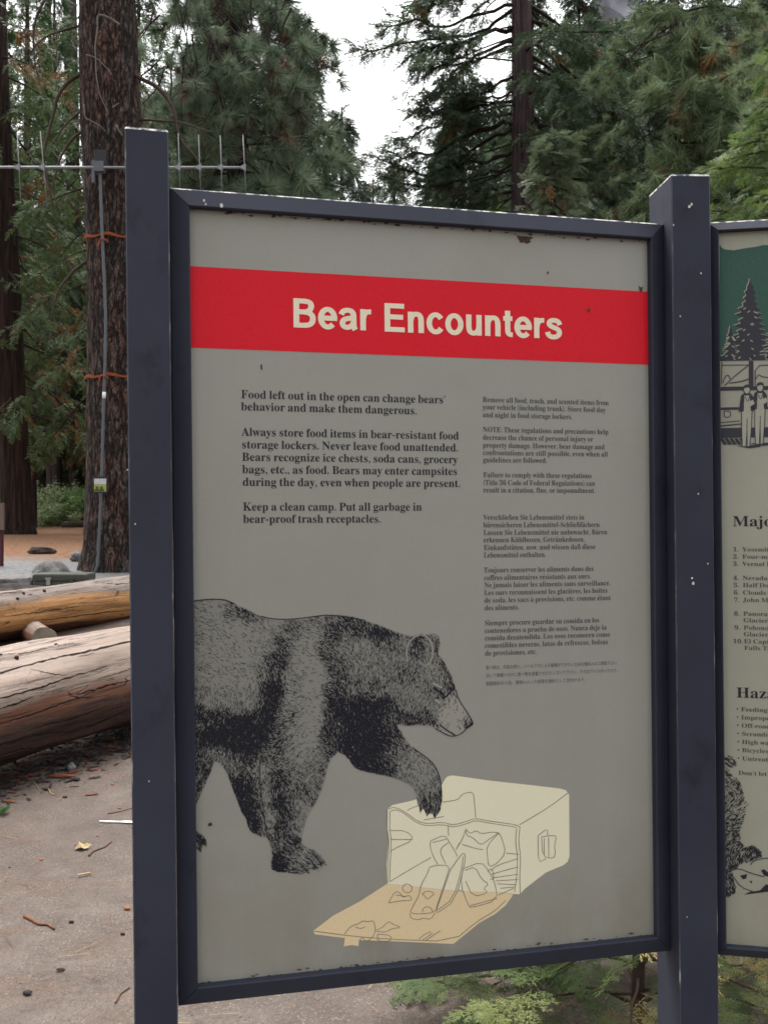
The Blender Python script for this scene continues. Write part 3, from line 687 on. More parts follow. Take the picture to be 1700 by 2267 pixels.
KANA = {chr(g[0]): [g[1], g[2]] for g in [
[12289, 350, [[96,-20,119,1,41,78,18,58]]],
[12290, 350, [[68,85,15,32,68,-21,121,32],[68,-4,33,32,68,68,104,32]]],
[12356, 350, [[78,244,44,245,50,120,125,-3,191,77,169,102,125,30,78,127,75,210],[261,235,233,225,294,49,322,61]]],
[12363, 350, [[274,236,248,224,311,98,338,111],[27,196,30,166,106,175,32,0,61,-11,134,178,172,180,209,142,193,35,162,17,119,24,124,-5,165,-10,216,19,236,146,180,205,140,202,153,273,121,277,112,200]]],
[12364, 350, [[269,231,243,220,306,94,333,107],[273,282,254,275,283,226,302,234],[312,296,293,289,322,240,341,249],[22,195,26,165,102,174,28,-1,56,-12,130,176,167,179,204,141,188,34,157,16,114,23,119,-6,160,-11,211,18,232,144,175,204,136,201,148,272,116,275,107,199]]],
[12365, 350, [[107,93,79,98,66,48,173,-17,255,-11,256,17,173,10,92,53],[176,244,178,236,63,240,64,214,185,212,201,166,56,168,57,142,211,143,239,92,186,98,184,77,261,65,275,87,262,102,237,145,301,158,297,184,227,169,211,214,280,228,276,254,204,238,196,279,166,276]]],
[12369, 350, [[89,268,57,271,42,108,60,-3,84,0,83,12,85,27,107,105,92,114,74,60,83,245],[139,201,139,173,240,172,240,161,200,21,166,-1,192,-21,266,161,266,173,323,179,323,208,266,200,266,273,234,273,239,198,195,197]]],
[12373, 350, [[109,109,82,116,65,57,174,-15,264,-7,265,21,175,12,93,61],[55,221,56,193,203,192,245,112,187,118,185,94,270,85,284,104,269,123,229,195,302,209,299,237,221,220,204,279,175,276,194,217]]],
[12375, 350, [[119,273,84,273,86,237,83,60,168,-18,314,60,294,83,169,11,112,63,116,237]]],
[12377, 350, [[199,130,168,81,132,116,168,153],[34,229,34,202,191,208,191,172,168,176,106,115,164,57,194,66,101,4,125,-19,229,105,218,150,217,208,325,206,325,232,217,232,220,277,188,277,190,232]]],
[12379, 350, [[16,175,19,146,92,155,92,68,182,-6,284,0,285,29,181,21,119,72,119,158,231,169,227,111,214,102,179,106,178,82,224,77,251,97,256,171,323,173,323,200,257,196,259,270,229,270,231,194,119,183,120,259,90,259,92,181]]],
[12383, 350, [[188,169,188,143,253,146,312,142,313,169,252,172],[195,84,169,86,164,45,249,-7,317,-2,318,27,250,20,190,52],[77,217,35,220,36,192,109,192,100,154,41,-2,72,-13,127,148,138,195,211,207,211,234,144,222,155,276,121,278,120,249,115,219]]],
[12387, 350, [[56,140,68,111,210,152,270,100,127,19,139,-8,298,99,213,177]]],
[12388, 350, [[26,183,39,152,213,201,287,136,114,34,126,5,318,135,214,228]]],
[12390, 350, [[30,232,33,202,197,223,132,104,271,-11,281,18,160,111,240,221,309,227,309,255,214,249]]],
[12391, 350, [[28,230,31,200,195,221,130,102,269,-13,279,16,158,108,238,219,307,225,307,253],[256,182,238,174,267,125,285,133],[294,196,277,188,307,139,325,148]]],
[12392, 350, [[108,272,80,261,131,153,70,62,184,-10,294,-1,294,30,182,18,99,65,152,136,285,209,270,234,245,217,155,168]]],
[12394, 350, [[311,160,326,183,245,230,230,209],[218,58,218,42,179,7,139,35,182,63],[241,170,213,170,217,82,183,85,113,33,183,-18,244,33,244,48,300,7,315,31,243,75,240,132],[158,278,127,281,116,220,77,218,34,221,36,195,108,195,33,64,60,50,136,197,200,210,199,237,144,224]]],
[12395, 350, [[160,236,160,208,304,208,304,237],[173,94,148,96,142,55,227,2,315,10,314,39,227,30,168,62],[93,263,62,266,43,101,56,-12,82,-10,81,2,82,18,107,97,92,108,72,57,69,106,86,240]]],
[12398, 350, [[167,225,147,130,94,48,58,111],[196,225,289,124,200,20,170,15,187,-11,318,123,184,251,31,109,93,15,175,124]]],
[12399, 350, [[89,268,58,270,40,98,54,-13,78,-11,77,1,79,17,104,94,89,105,69,54,66,103,83,244],[237,65,237,53,199,14,156,42,201,70],[262,270,231,270,232,205,199,204,140,207,140,181,199,178,232,179,236,89,203,92,131,39,204,-11,264,46,264,53,317,12,333,36,263,81,259,181,320,187,320,214,259,206]]],
[12409, 350, [[16,90,42,63,126,171,160,172,225,95,307,6,330,32,242,120,172,200,110,196,42,113],[242,236,222,228,255,171,276,180],[287,254,268,245,302,189,322,199]]],
[12414, 350, [[175,62,175,39,138,8,90,37,141,66],[65,166,65,139,173,134,174,87,145,89,64,35,141,-16,203,33,202,55,287,2,303,27,201,81,199,135,296,143,296,169,198,160,198,164,198,209,293,217,293,243,198,233,201,278,171,278,172,232,67,240,67,214,172,208,172,159]]],
[12418, 350, [[34,142,33,115,106,102,103,62,189,-16,305,68,269,148,238,142,276,71,189,11,130,66,132,101,214,104,214,131,141,126,135,126,143,190,216,193,217,219,146,215,155,275,124,277,119,216,43,229,41,203,117,191,109,127]]],
[12420, 350, [[194,222,214,238,163,283,143,268],[21,150,34,121,102,154,115,125,163,-18,193,-10,140,137,126,166,241,201,292,162,237,116,188,127,187,99,239,90,320,160,242,226,116,189,83,252,54,241,71,216,91,178]]],
[12424, 350, [[163,69,164,46,125,10,72,40,129,72],[189,275,156,275,159,240,162,95,132,97,44,39,128,-16,192,37,192,61,283,2,299,29,190,89,187,179,292,185,291,211,187,204]]],
[12426, 350, [[119,276,88,277,74,134,78,78,105,81,104,124,193,233,249,138,113,8,130,-18,277,138,197,258,102,179]]],
[12427, 350, [[203,12,175,9,128,37,156,59],[83,258,84,229,215,236,39,89,59,68,193,138,272,78,228,18,157,80,103,35,179,-15,300,78,200,160,151,153,263,244,247,264,228,261]]],
[12428, 350, [[103,252,101,219,50,213,28,213,30,184,99,193,97,159,19,52,37,28,94,111,91,-13,122,-13,120,8,120,134,223,201,251,172,238,42,277,-2,341,27,336,57,284,28,265,49,278,180,230,227,122,168,124,188,139,213,129,225,127,224,134,277,101,278]]],
[12434, 350, [[309,154,297,181,205,139,158,170,110,157,141,211,257,221,258,247,151,236,161,277,132,279,124,236,100,235,41,239,41,213,114,211,33,104,57,86,89,123,149,148,181,126,98,38,189,-16,285,-9,285,19,190,10,126,42,182,100,181,46,208,46,207,113]]],
[12450, 350, [[326,237,309,253,284,251,83,251,43,254,43,222,83,224,283,224,206,146,229,127,317,224],[186,190,155,190,156,165,94,24,63,8,89,-13]]],
[12452, 350, [[30,126,44,99,178,156,178,27,175,-11,210,-11,208,174,302,252,279,274,183,192]]],
[12463, 350, [[188,272,155,283,145,255,35,137,59,118,147,204,266,204,210,95,70,7,96,-15,235,80,297,200,305,219,282,233,259,230,164,230]]],
[12473, 350, [[280,234,262,248,236,245,65,247,65,215,237,217,179,120,35,16,57,-8,194,95,290,-9,315,12,213,116]]],
[12483, 350, [[169,202,144,193,171,117,197,126],[296,182,266,192,217,72,104,-3,127,-26,241,57,291,165],[88,184,62,174,93,95,120,105]]],
[12508, 350, [[263,277,245,269,272,221,291,230],[305,287,286,279,314,232,333,240],[113,129,88,140,21,49,46,33],[259,140,235,127,294,34,320,49],[32,211,32,181,159,182,159,25,146,11,105,15,108,-13,158,-15,188,13,188,182,309,182,309,211,188,209,190,270,157,270,159,209]]],
[12510, 350, [[160,56,223,-16,249,5,189,69,325,222,303,240,280,237,72,237,36,240,36,208,72,210,278,210,168,89,103,143,80,125]]],
[19976, 350, [[199,289,199,226,22,226,22,200,198,200,160,65,96,184,71,178,141,46,23,-3,39,-26,162,28,318,-28,334,-3,182,48,226,200,328,200,328,226,227,226,228,289]]],
[19979, 350, [[19,268,19,242,154,242,154,-28,182,-28,182,158,294,88,312,111,187,185,182,179,182,242,331,242,331,268]]],
[20445, 350, [[158,254,289,254,289,190,158,190],[133,278,133,166,209,166,209,123,107,123,107,98,194,98,97,8,115,-13,209,81,209,-28,236,-28,236,82,325,-13,343,8,251,98,334,98,334,123,236,123,236,166,315,166,315,278],[97,293,8,154,23,129,61,174,61,-27,86,-27,86,213,121,285]]],
[20837, 350, [[103,264,160,207,14,-5,39,-26,181,172,325,-25,338,5,119,287]]],
[20998, 350, [[236,288,211,278,315,138,336,160],[113,287,15,155,38,134,65,160,65,136,133,136,23,-7,39,-29,161,136,256,136,238,5,223,1,171,3,179,-23,235,-24,262,-12,284,149,284,162,67,162,141,279]]],
[21487, 350, [[20,269,20,243,262,243,262,10,251,0,186,1,197,-27,270,-23,289,10,289,243,332,243,332,269],[81,166,173,166,173,86,81,86],[55,192,55,33,81,33,81,61,199,61,199,192]]],
[22730, 350, [[255,199,291,199,291,156,255,156],[200,199,235,199,235,156,200,156],[145,199,180,199,180,156,145,156],[204,290,204,262,109,262,109,241,204,241,204,216,122,216,122,138,316,138,316,216,230,216,230,241,330,241,330,262,230,262,230,290],[12,56,20,29,113,74,109,92,186,92,85,33,101,15,155,42,155,13,143,-12,154,-30,240,0,239,20,179,2,179,57,209,83,321,-23,338,-2,270,37,315,73,297,88,255,52,229,92,331,92,331,113,232,113,217,138,194,131,204,113,107,113,107,97,76,83,76,184,107,184,107,209,76,209,76,290,53,290,53,209,18,209,18,184,53,184,53,73]]],
[22827, 350, [[160,294,160,241,47,241,47,214,160,214,157,142,23,142,23,115,151,115,14,-5,30,-28,174,92,321,-27,339,-2,192,115,328,115,328,142,186,142,188,214,308,214,308,241,188,241,188,294]]],
[25918, 350, [[72,288,90,240,114,248,95,295],[15,237,15,213,57,213,57,140,9,-11,28,-28,82,142,130,142,119,4,109,-1,76,0,82,-24,120,-24,141,-12,155,166,82,166,82,213,171,213,171,237],[219,204,285,204,251,90,218,201],[214,294,156,138,176,118,202,162,236,64,151,-6,166,-29,250,40,321,-27,340,-5,266,63,311,204,337,204,337,229,227,229,241,290]]],
[26009, 350, [[19,267,38,189,59,194,38,272],[132,273,109,194,126,188,155,267],[181,251,236,206,250,226,194,269],[163,163,221,121,234,142,175,181],[16,176,16,152,66,152,11,42,25,17,73,117,73,-28,97,-28,97,117,133,57,150,77,97,147,97,152,155,152,155,176,97,176,97,293,73,293,73,176],[154,71,159,47,268,67,268,-28,293,-28,293,71,338,79,334,104,293,96,293,294,268,294,268,92]]],
[27700, 350, [[25,204,25,178,111,178,14,27,35,6,143,199,125,206,120,204],[286,228,218,152,190,209,190,293,162,293,162,8,154,0,110,0,120,-28,175,-23,190,8,190,156,322,8,341,33,231,132,310,211]]],
[27770, 350, [[32,272,95,232,110,254,46,291],[13,177,77,140,92,162,28,197],[23,-6,46,-23,104,91,83,107],[282,134,221,134,222,174,222,213,282,213],[196,294,196,238,127,238,127,213,196,213,194,134,107,134,107,109,190,109,91,-10,112,-29,216,99,321,-29,339,-6,238,109,336,109,336,134,307,134,307,238,222,238,222,294]]],
[28845, 350, [[141,123,109,61,130,48,164,118],[282,120,248,57,269,49,306,112],[162,294,162,239,71,239,71,282,45,282,45,216,306,216,306,282,279,282,279,239,188,239,188,294],[105,210,99,179,23,179,23,155,94,155,13,33,31,15,120,155,328,155,328,179,126,179,130,205],[196,144,75,-7,89,-29,207,59,319,-29,335,-6,220,112,222,144]]],
[29289, 350, [[187,294,125,159,145,144,186,211,216,211,131,66,152,51,238,211,267,211,153,-6,175,-22,290,211,307,211,281,6,268,1,231,2,238,-24,278,-24,303,-10,333,235,195,235,211,290],[34,274,10,157,30,145,46,197,78,197,78,118,12,100,19,75,78,93,78,-28,102,-28,102,100,146,114,143,138,102,125,102,197,138,197,138,222,102,222,102,294,78,294,78,222,50,222,57,270]]],
[30772, 350, [[18,276,18,251,61,251,10,115,22,86,41,115,41,-12,64,-12,64,16,127,16,127,168,64,168,87,251,136,251,136,276],[64,144,104,144,104,40,64,40],[153,240,153,150,119,-15,139,-27,176,129,229,38,160,-7,174,-27,245,20,319,-28,336,-6,262,38,319,152,303,158,249,157,249,216,302,216,289,173,310,167,331,237,314,241,249,240,249,294,226,294,226,240],[226,216,226,157,177,157,177,216],[289,134,245,55,199,134]]],
[31561, 350, [[202,296,152,220,161,214,161,190,51,190,51,168,161,168,161,136,17,136,17,113,233,113,233,82,28,82,28,59,233,59,233,4,225,-3,174,-3,184,-28,244,-24,259,3,259,59,325,59,325,82,259,82,259,113,335,113,335,136,188,136,188,168,301,168,301,190,188,190,188,214,182,214,204,242,228,242,253,201,276,210,256,242,331,242,331,265,217,265,228,290],[78,44,138,-10,158,7,97,59],[65,296,12,214,34,199,67,242,81,242,96,202,119,211,107,242,171,242,171,265,79,265,90,289]]],
[31649, 350, [[74,153,74,-28,100,-28,100,-16,270,-16,270,-28,296,-28,296,59,100,59,100,83,277,83,277,153],[270,4,100,4,100,38,270,38],[154,218,165,196,35,196,35,138,61,138,61,175,294,175,294,138,320,138,320,196,192,196,178,223],[100,133,252,133,252,103,100,103],[58,296,15,216,38,203,66,246,90,246,109,207,131,215,116,246,169,246,169,265,75,265,84,291],[207,295,172,228,194,216,214,246,239,246,264,206,286,216,266,246,329,246,329,265,223,265,232,290]]],
[31975, 350, [[180,233,290,233,290,214,180,214],[180,267,290,267,290,249,180,249],[157,283,157,197,314,197,314,283],[18,265,33,189,54,194,37,270],[118,273,96,196,114,190,141,266],[151,144,151,56,222,56,222,38,146,38,146,19,222,19,222,-3,129,-3,129,-23,336,-23,336,-3,246,-3,246,19,322,19,322,38,246,38,246,56,319,56,319,144],[174,93,222,93,222,72,174,72],[246,93,295,93,295,72,246,72],[174,128,222,128,222,108,174,108],[246,128,295,128,295,108,246,108],[16,174,16,149,61,149,12,46,25,20,66,103,66,-28,90,-28,90,103,121,55,137,76,90,133,90,149,136,149,136,161,335,161,335,181,135,181,135,174,90,174,90,294,66,294,66,174]]],
[32566, 350, [[54,101,54,-9,271,-9,271,-21,298,-21,298,102,271,102,271,16,189,16,189,125,328,125,328,151,189,151,189,226,305,226,305,252,102,252,114,291,87,296,30,179,53,164,91,226,161,226,161,151,22,151,22,125,161,125,161,16,81,16,81,101]]],
[32622, 350, [[228,262,287,262,287,230,228,230],[146,262,204,262,204,230,146,230],[66,262,122,262,122,230,66,230],[67,150,67,2,20,2,20,-18,331,-18,331,2,283,2,283,150,173,150,178,170,323,170,323,191,182,191,186,211,313,211,313,281,41,281,41,211,159,211,156,191,24,191,24,170,153,170,148,150],[92,2,92,24,257,24,257,2],[92,96,257,96,257,76,92,76],[92,112,92,132,257,132,257,112],[92,60,257,60,257,40,92,40]]],
[33021, 350, [[134,147,134,117,60,117,60,147],[35,169,35,-28,60,-28,60,44,134,44,134,3,129,-3,92,-3,101,-27,148,-23,160,2,160,169],[60,96,134,96,134,64,60,64],[300,268,219,235,219,293,193,293,193,177,235,140,296,140,334,195,311,205,293,164,237,164,219,178,219,213,318,248],[305,112,219,75,219,131,193,131,193,12,236,-25,297,-25,337,35,314,45,295,-1,238,-1,219,12,219,53,322,92],[29,194,145,205,153,187,176,197,131,273,109,265,134,225,57,221,100,286,73,295,37,232,20,219]]],
[34955, 350, [[236,280,287,246,304,260,252,292],[147,161,171,122,195,133,169,170],[91,-23,200,7,199,29,121,11,121,61,175,98,321,-18,338,6,252,41,314,78,293,93,235,55,202,98,332,98,332,121,19,121,19,98,141,98,13,44,28,24,96,49,96,16,83,-2],[176,294,187,235,113,229,116,206,195,214,296,138,333,186,312,197,297,163,223,216,330,226,327,248,214,238,202,294],[102,294,8,199,28,180,69,214,69,138,94,138,94,241,126,285]]],
[35211, 350, [[90,200,260,200,260,164,90,164],[90,142,260,142,260,105,90,105],[90,258,260,258,260,222,90,222],[65,282,65,82,112,82,14,-5,29,-28,140,82,197,82,197,12,240,-25,297,-25,337,39,313,49,294,0,242,0,224,12,224,82,286,82,286,282]]],
[36023, 350, [[226,257,287,257,287,221,226,221],[145,257,204,257,204,221,145,221],[65,257,122,257,122,221,65,221],[41,278,41,200,312,200,312,278],[88,118,265,118,265,91,88,91],[88,74,265,74,265,47,88,47],[88,161,265,161,265,135,88,135],[61,180,61,29,292,29,292,180],[204,11,307,-29,334,-14,225,25],[122,26,18,-9,37,-29,146,14]]],
[37240, 350, [[262,186,319,121,338,134,279,198],[217,195,161,133,178,116,239,187],[179,197,298,211,309,190,330,203,280,278,261,268,286,232,212,227,256,285,229,293,188,235,171,222],[221,93,287,93,252,44,220,91],[227,147,161,64,180,47,204,72,234,29,157,-8,171,-28,251,12,324,-27,340,-5,270,28,319,108,303,115,235,114,250,140],[42,55,134,55,134,19,42,19],[42,75,42,105,51,96,78,166,78,194,97,194,97,127,114,107,134,107,134,75],[16,280,16,258,59,258,59,216,22,216,22,-27,42,-27,42,-2,134,-2,134,-22,154,-22,154,216,116,216,116,258,159,258,159,280],[77,216,77,258,98,258,98,216],[42,108,42,194,63,194,63,166],[112,194,134,194,134,123,129,123,116,123,112,128]]],
[38480, 350, [[32,280,32,-27,56,-27,56,256,106,256,79,177,110,105,103,81,92,78,71,78,78,55,102,56,120,62,134,103,103,180,137,271,120,281],[284,191,284,148,181,148,181,191],[284,213,181,213,181,256,284,256],[154,-28,244,0,243,24,181,9,181,125,214,125,320,-26,338,-3,270,53,330,95,313,113,258,72,237,125,309,125,309,279,155,279,155,19,142,-6]]],
[39135, 350, [[248,128,248,97,102,97,102,128],[248,148,102,148,102,177,248,177],[153,54,289,-27,308,-9,245,31,306,72,286,87,274,77,274,190,324,170,341,193,191,276,197,285,174,297,13,187,30,166,76,185,76,17,64,-5,74,-27,187,-1,187,22,102,6,102,75,271,75,223,43,171,69],[150,227,167,199,100,199,176,259,256,199,194,199,173,234]]],
[39154, 350, [[208,294,164,154,187,139,216,206,304,206,289,137,310,131,333,226,315,231,222,230,234,291],[108,60,120,37,63,16,63,75,156,75,156,193,114,193,100,230,78,223,90,193,39,193,39,26,22,1,33,-24,129,19,141,-11,150,-6,146,-9,166,-27,248,82,322,-28,341,-6,258,138,258,181,232,181,232,165,161,2,127,68],[132,126,132,96,63,96,63,126],[132,146,63,146,63,173,132,173],[92,296,9,219,21,195,95,260,159,206,174,225,108,278,114,288]]]]}



def circ(x, y, r, n=10):
    return [c for k in range(n) for c in (x + r * math.cos(2 * math.pi * k / n), y + r * math.sin(2 * math.pi * k / n))]


def q4(*p):
    return list(p)


SERIF[' '] = [150, []]
SERIF['.'] = [150, [circ(75, 42, 44)]]
SERIF[','] = [150, [q4(35, 55, 75, 88, 115, 60, 112, -5, 60, -95, 45, -82, 78, -20, 40, 5)]]
SERIF['-'] = [220, [q4(25, 130, 195, 130, 195, 190, 25, 190)]]
SERIF['’'] = [150, [q4(35, 445, 75, 470, 115, 445, 110, 390, 65, 310, 50, 320, 76, 380, 42, 400)]]
SERIF["'"] = SERIF['’']
SERIF[':'] = [160, [circ(80, 42, 44), circ(80, 270, 44)]]
SERIF['('] = [190, [q4(160, 500, 75, 400, 45, 190, 75, -20, 160, -120, 172, -108, 118, -10, 104, 190, 118, 390, 172, 488)]]
SERIF[')'] = [190, [[v if k % 2 else 190 - v for k, v in enumerate(SERIF['('][1][0])]]]
SERIF['•'] = [190, [circ(80, 170, 72, 12)]]
SERIF['ß'] = [380, [q4(20, 0, 20, 22, 62, 26, 62, 360, 90, 440, 160, 485, 240, 470, 290, 410, 285, 330, 235, 270, 330, 210, 365, 130, 340, 40, 270, -8, 200, 0, 205, 50, 250, 60, 270, 120, 240, 190, 180, 240, 180, 275, 215, 330, 215, 400, 180, 445, 150, 430, 140, 370, 140, 0)]]


def acc(base, kind):
    a, L = SERIF[base]
    xs = [v for l in L for v in l[0::2]]
    c = (min(xs) + max(xs)) / 2
    if base == 'i':
        L = sorted(L, key=lambda l: min(l[1::2]))[:1]
    if kind == '"':
        e = [circ(c - 70, 420, 42), circ(c + 70, 420, 42)]
    elif kind == '/':
        e = [q4(c - 30, 365, c + 60, 490, c + 110, 470, c + 5, 365)]
    elif kind == '\\':
        e = [q4(c + 30, 365, c - 60, 490, c - 110, 470, c - 5, 365)]
    else:
        e = [q4(c - 100, 365, c, 470, c + 100, 365, c + 60, 365, c, 415, c - 60, 365)]
    return [a, L + e]


for ch, bs, k in (('ä', 'a', '"'), ('ü', 'u', '"'), ('ö', 'o', '"'), ('é', 'e', '/'), ('è', 'e', '\\'), ('à', 'a', '\\'), ('î', 'i', '^')):
    SERIF[ch] = acc(bs, k)
KANA[' '] = [300, []]
_tess = {}


def inside(Q, poly):
    P = np.array(poly)
    x, y = Q[:, 0], Q[:, 1]
    r = np.zeros(len(Q), bool)
    for (x1, y1), (x2, y2) in zip(P, np.roll(P, -1, axis=0)):
        c = (y1 > y) != (y2 > y)
        xi = x1 + (y - y1) * (x2 - x1) / ((y2 - y1) if y2 != y1 else 1e-9)
        r ^= c & (x < xi)
    return r




def glyph(font, ch):
    k = (id(font), ch)
    if k not in _tess:
        a, L = font[ch]
        if L:
            cu = bpy.data.curves.new('letter', 'CURVE')
            cu.dimensions = '2D'
            cu.fill_mode = 'BOTH'
            for l in L:
                sp = cu.splines.new('POLY')
                sp.points.add(len(l) // 2 - 1)
                for i in range(len(l) // 2):
                    sp.points[i].co = (l[2 * i] / 1000.0, l[2 * i + 1] / 1000.0, 0, 1)
                sp.use_cyclic_u = True
            tmp = bpy.data.objects.new('letter', cu)
            me = tmp.to_mesh()
            V = np.array([(v.co.x, v.co.y) for v in me.vertices])
            T = [tuple(f.vertices) for f in me.polygons]
            tmp.to_mesh_clear()
            bpy.data.objects.remove(tmp)
            bpy.data.curves.remove(cu)
            _tess[k] = (a / 1000.0, V, T)
        else:
            _tess[k] = (a / 1000.0, None, None)
    return _tess[k]


def ell(a0, a1, n=26, cx=190, cy=187, rx=122, ry=157):
    return [(cx + rx * math.cos(math.radians(a0 + (a1 - a0) * k / n)), cy + ry * math.sin(math.radians(a0 + (a1 - a0) * k / n))) for k in range(n + 1)]


ARCH = [(84, 200), (90, 250), (108, 298), (150, 333), (200, 341), (246, 327), (272, 288), (280, 235), (280, 120), (280, 0)]
# heavy sans serif title letters: advance, strokes (centre lines)
SANS = {
    'B': (468, [[(100, 0), (100, 510)], [(100, 468), (270, 468), (326, 456), (362, 424), (368, 372), (346, 318), (300, 286), (250, 277), (100, 277)],
                [(100, 277), (265, 277), (338, 262), (388, 216), (396, 150), (374, 86), (320, 50), (250, 42), (100, 42)]]),
    'E': (446, [[(100, 0), (100, 510)], [(100, 467), (412, 467)], [(100, 268), (392, 268)], [(100, 43), (420, 43)]]),
    'o': (382, [ell(0, 363, 40)]),
    'c': (354, [ell(34, 326, 34)]),
    'e': (374, [ell(-4, 318, 36), [(70, 187), (358, 187)]]),
    'n': (364, [[(84, 0), (84, 376)], ARCH]),
    'u': (364, [[(280, 0), (280, 376)], [(364 - x, 376 - y) for x, y in ARCH]]),
    'r': (244, [[(84, 0), (84, 376)], [(84, 190), (92, 250), (114, 300), (150, 326), (190, 334), (232, 332)]]),
    't': (222, [[(108, 480), (108, 120), (114, 68), (140, 42), (206, 40)], [(22, 337), (200, 337)]]),
    's': (346, [[(300, 262), (284, 310), (238, 340), (180, 346), (122, 337), (86, 305), (86, 264), (120, 232), (185, 208), (246, 187), (288, 156), (296, 106), (270, 60), (216, 34), (165, 29), (106, 40), (66, 72), (54, 122)]]),
    'a': (372, [[(62, 262), (80, 312), (130, 340), (185, 346), (244, 334), (278, 300), (284, 250), (284, 80), (292, 36), (312, 0)],
                [(284, 216), (230, 206), (150, 192), (94, 164), (76, 110), (96, 60), (142, 36), (196, 40), (250, 72), (282, 122)]]),
}


def stroke_glyph(ch):
    k = ('sans', ch)
    if k not in _tess:
        a, st = SANS[ch]
        Vs, Ts = [], []
        off = 0
        for q, P in enumerate(st):
            P = np.array(P, float)
            if 2 < len(P) < 25:
                for _ in range(2):              # round the path
                    Q = [P[0]]
                    for i in range(len(P) - 1):
                        Q += [P[i] * .75 + P[i + 1] * .25, P[i] * .25 + P[i + 1] * .75]
                    P = np.array(Q + [P[-1]])
            if len(P) > 2:                      # even steps
                ds = np.concatenate([[0], np.cumsum(np.linalg.norm(np.diff(P, axis=0), axis=1))])
                u_ = np.linspace(0, ds[-1], max(8, int(ds[-1] / 14)))
                P = np.stack([np.interp(u_, ds, P[:, 0]), np.interp(u_, ds, P[:, 1])], 1)
                for _ in range(2):
                    P[1:-1] = P[1:-1] * .5 + P[:-2] * .25 + P[2:] * .25
            t = np.gradient(P, axis=0)
            t /= np.linalg.norm(t, axis=1)[:, None] + 1e-9
            nn = np.stack([-t[:, 1], t[:, 0]], 1)
            w = (103 * t[:, 1] ** 2 + 87 * t[:, 0] ** 2)[:, None] / 2
            m = len(P)
            V = np.concatenate([P + nn * w, P - nn * w])
            Vs.append(np.column_stack([V / 1000.0, np.full(len(V), q * 0.00006)]))
            Ts += [(i + off, i + 1 + off, m + i + 1 + off, m + i + off) for i in range(m - 1)]
            off += 2 * m
        _tess[k] = (a / 1000.0, np.concatenate(Vs), Ts)
    return _tess[k]


def title_parts(B, lines, sy, n):
    parts = []
    for st, x0, y0, x1 in lines:
        s0, h0 = B.hit(x0, y0)
        sx = (B.hit(x1, y0)[0] - s0) / sum(stroke_glyph(c)[0] for c in st)
        x = 0.0
        for c in st:
            a, V, T = stroke_glyph(c)
            parts.append((np.array([B.w(s0 + (x + v[0]) * sx, h0 + v[1] * sy, n + v[2]) for v in V]), T, 0))
            x += a
    return parts


def text_parts(B, font, lines, sy, n, mat=0, spread=0.0):
    """lines: (string, x0, baseline y, x1) in photo pixels -> flat letters on the board; sy metres per em"""
    parts = []
    for st, x0, y0, x1 in lines:
        s0, h0 = B.hit(x0, y0)
        W = sum(glyph(font, c)[0] for c in st)
        if x1 is None:
            sx = sy * spread
        else:
            s1 = B.hit(x1, y0)[0]
            sx = (s1 - s0) / W
        x = 0.0
        for c in st:
            a, V, T = glyph(font, c)
            if V is not None:
                P = np.array([B.w(s0 + (x + vx) * sx, h0 + vy * sy, n) for vx, vy in V])
                parts.append((P, T, mat))
            x += a
    return parts


def poly_part(B, pts, n, mat=0):
    """flat printed shape traced in photo pixels"""
    sh = [B.hit(x, y) for x, y in pts]
    tri = tessellate_polygon([[Vector((s, h, 0)) for s, h in sh]])
    return (np.array([B.w(s, h, n) for s, h in sh]), np.array(tri), mat)


_ln = [0]


def line_part(B, pts, w, n, mat=0):
    """printed line: strip of width w (photo pixels)"""
    P = np.array(pts, float)
    if len(P) > 2:                      # soften corners a little
        Q = [P[0]]
        for i in range(1, len(P) - 1):
            Q += [P[i] * 0.75 + P[i - 1] * 0.25, P[i] * 0.75 + P[i + 1] * 0.25]
        Q.append(P[-1])
        P = np.array(Q)
    t = np.gradient(P, axis=0)
    t /= np.linalg.norm(t, axis=1)[:, None] + 1e-9
    nn = np.stack([-t[:, 1], t[:, 0]], 1)
    ww = (w / 2) * (0.85 + 0.3 * rng.random(len(P)))[:, None]
    A, Bq = P + nn * ww, P - nn * ww
    _ln[0] += 1
    h = n + 0.00002 * (_ln[0] % 12)
    V = np.array([B.w(*B.hit(*p), h) for p in np.concatenate([A, Bq])])
    m = len(P)
    Fc = np.array([[i, i + 1, m + i + 1, m + i] for i in range(m - 1)])
    return (V, Fc, mat)


board = thing('notice_board', (0.0, 1.8, 0.0), 'dark slate blue framed notice board with bear panel, standing on two posts', 'notice board')

# posts
sA = B1.hit(*D(278.7, 1106), 0.05)[0]
sB = B1.hit(*D(373.4, 1106), 0.05)[0]
h_top = B1.hit(*D(268, 272), 0.05)[1]
H_FOOT = -EYE - 0.25


def post_prism(foot, frame, htop, name, lab):
    cf = []
    for i in range(len(foot)):
        a, b, c = (np.array(foot[k % len(foot)], float) for k in (i - 1, i, i + 1))
        cf += [tuple(b + nrm(a - b) * 0.0022), tuple(b + nrm(c - b) * 0.0022)]
    foot = cf
    n = len(foot)
    c = np.mean(foot, axis=0)
    ins = [tuple(c + (np.array(p) - c) * 0.965) for p in foot]
    rings = [(foot, H_FOOT), (foot, htop - 0.004), (ins, htop)]
    V = np.array([frame(a, b, h) for ring, h in rings for a, b in ring])
    Fc, mi = [], []
    for r in range(2):
        for i in range(n):
            j = (i + 1) % n
            Fc.append((r * n + i, r * n + j, (r + 1) * n + j, (r + 1) * n + i))
            mi.append((2 if i % 2 == 0 else 0) if r == 0 else 1)
    Fc.append(tuple(2 * n + i for i in range(n)))
    mi.append(1)
    return (V, Fc, mi)


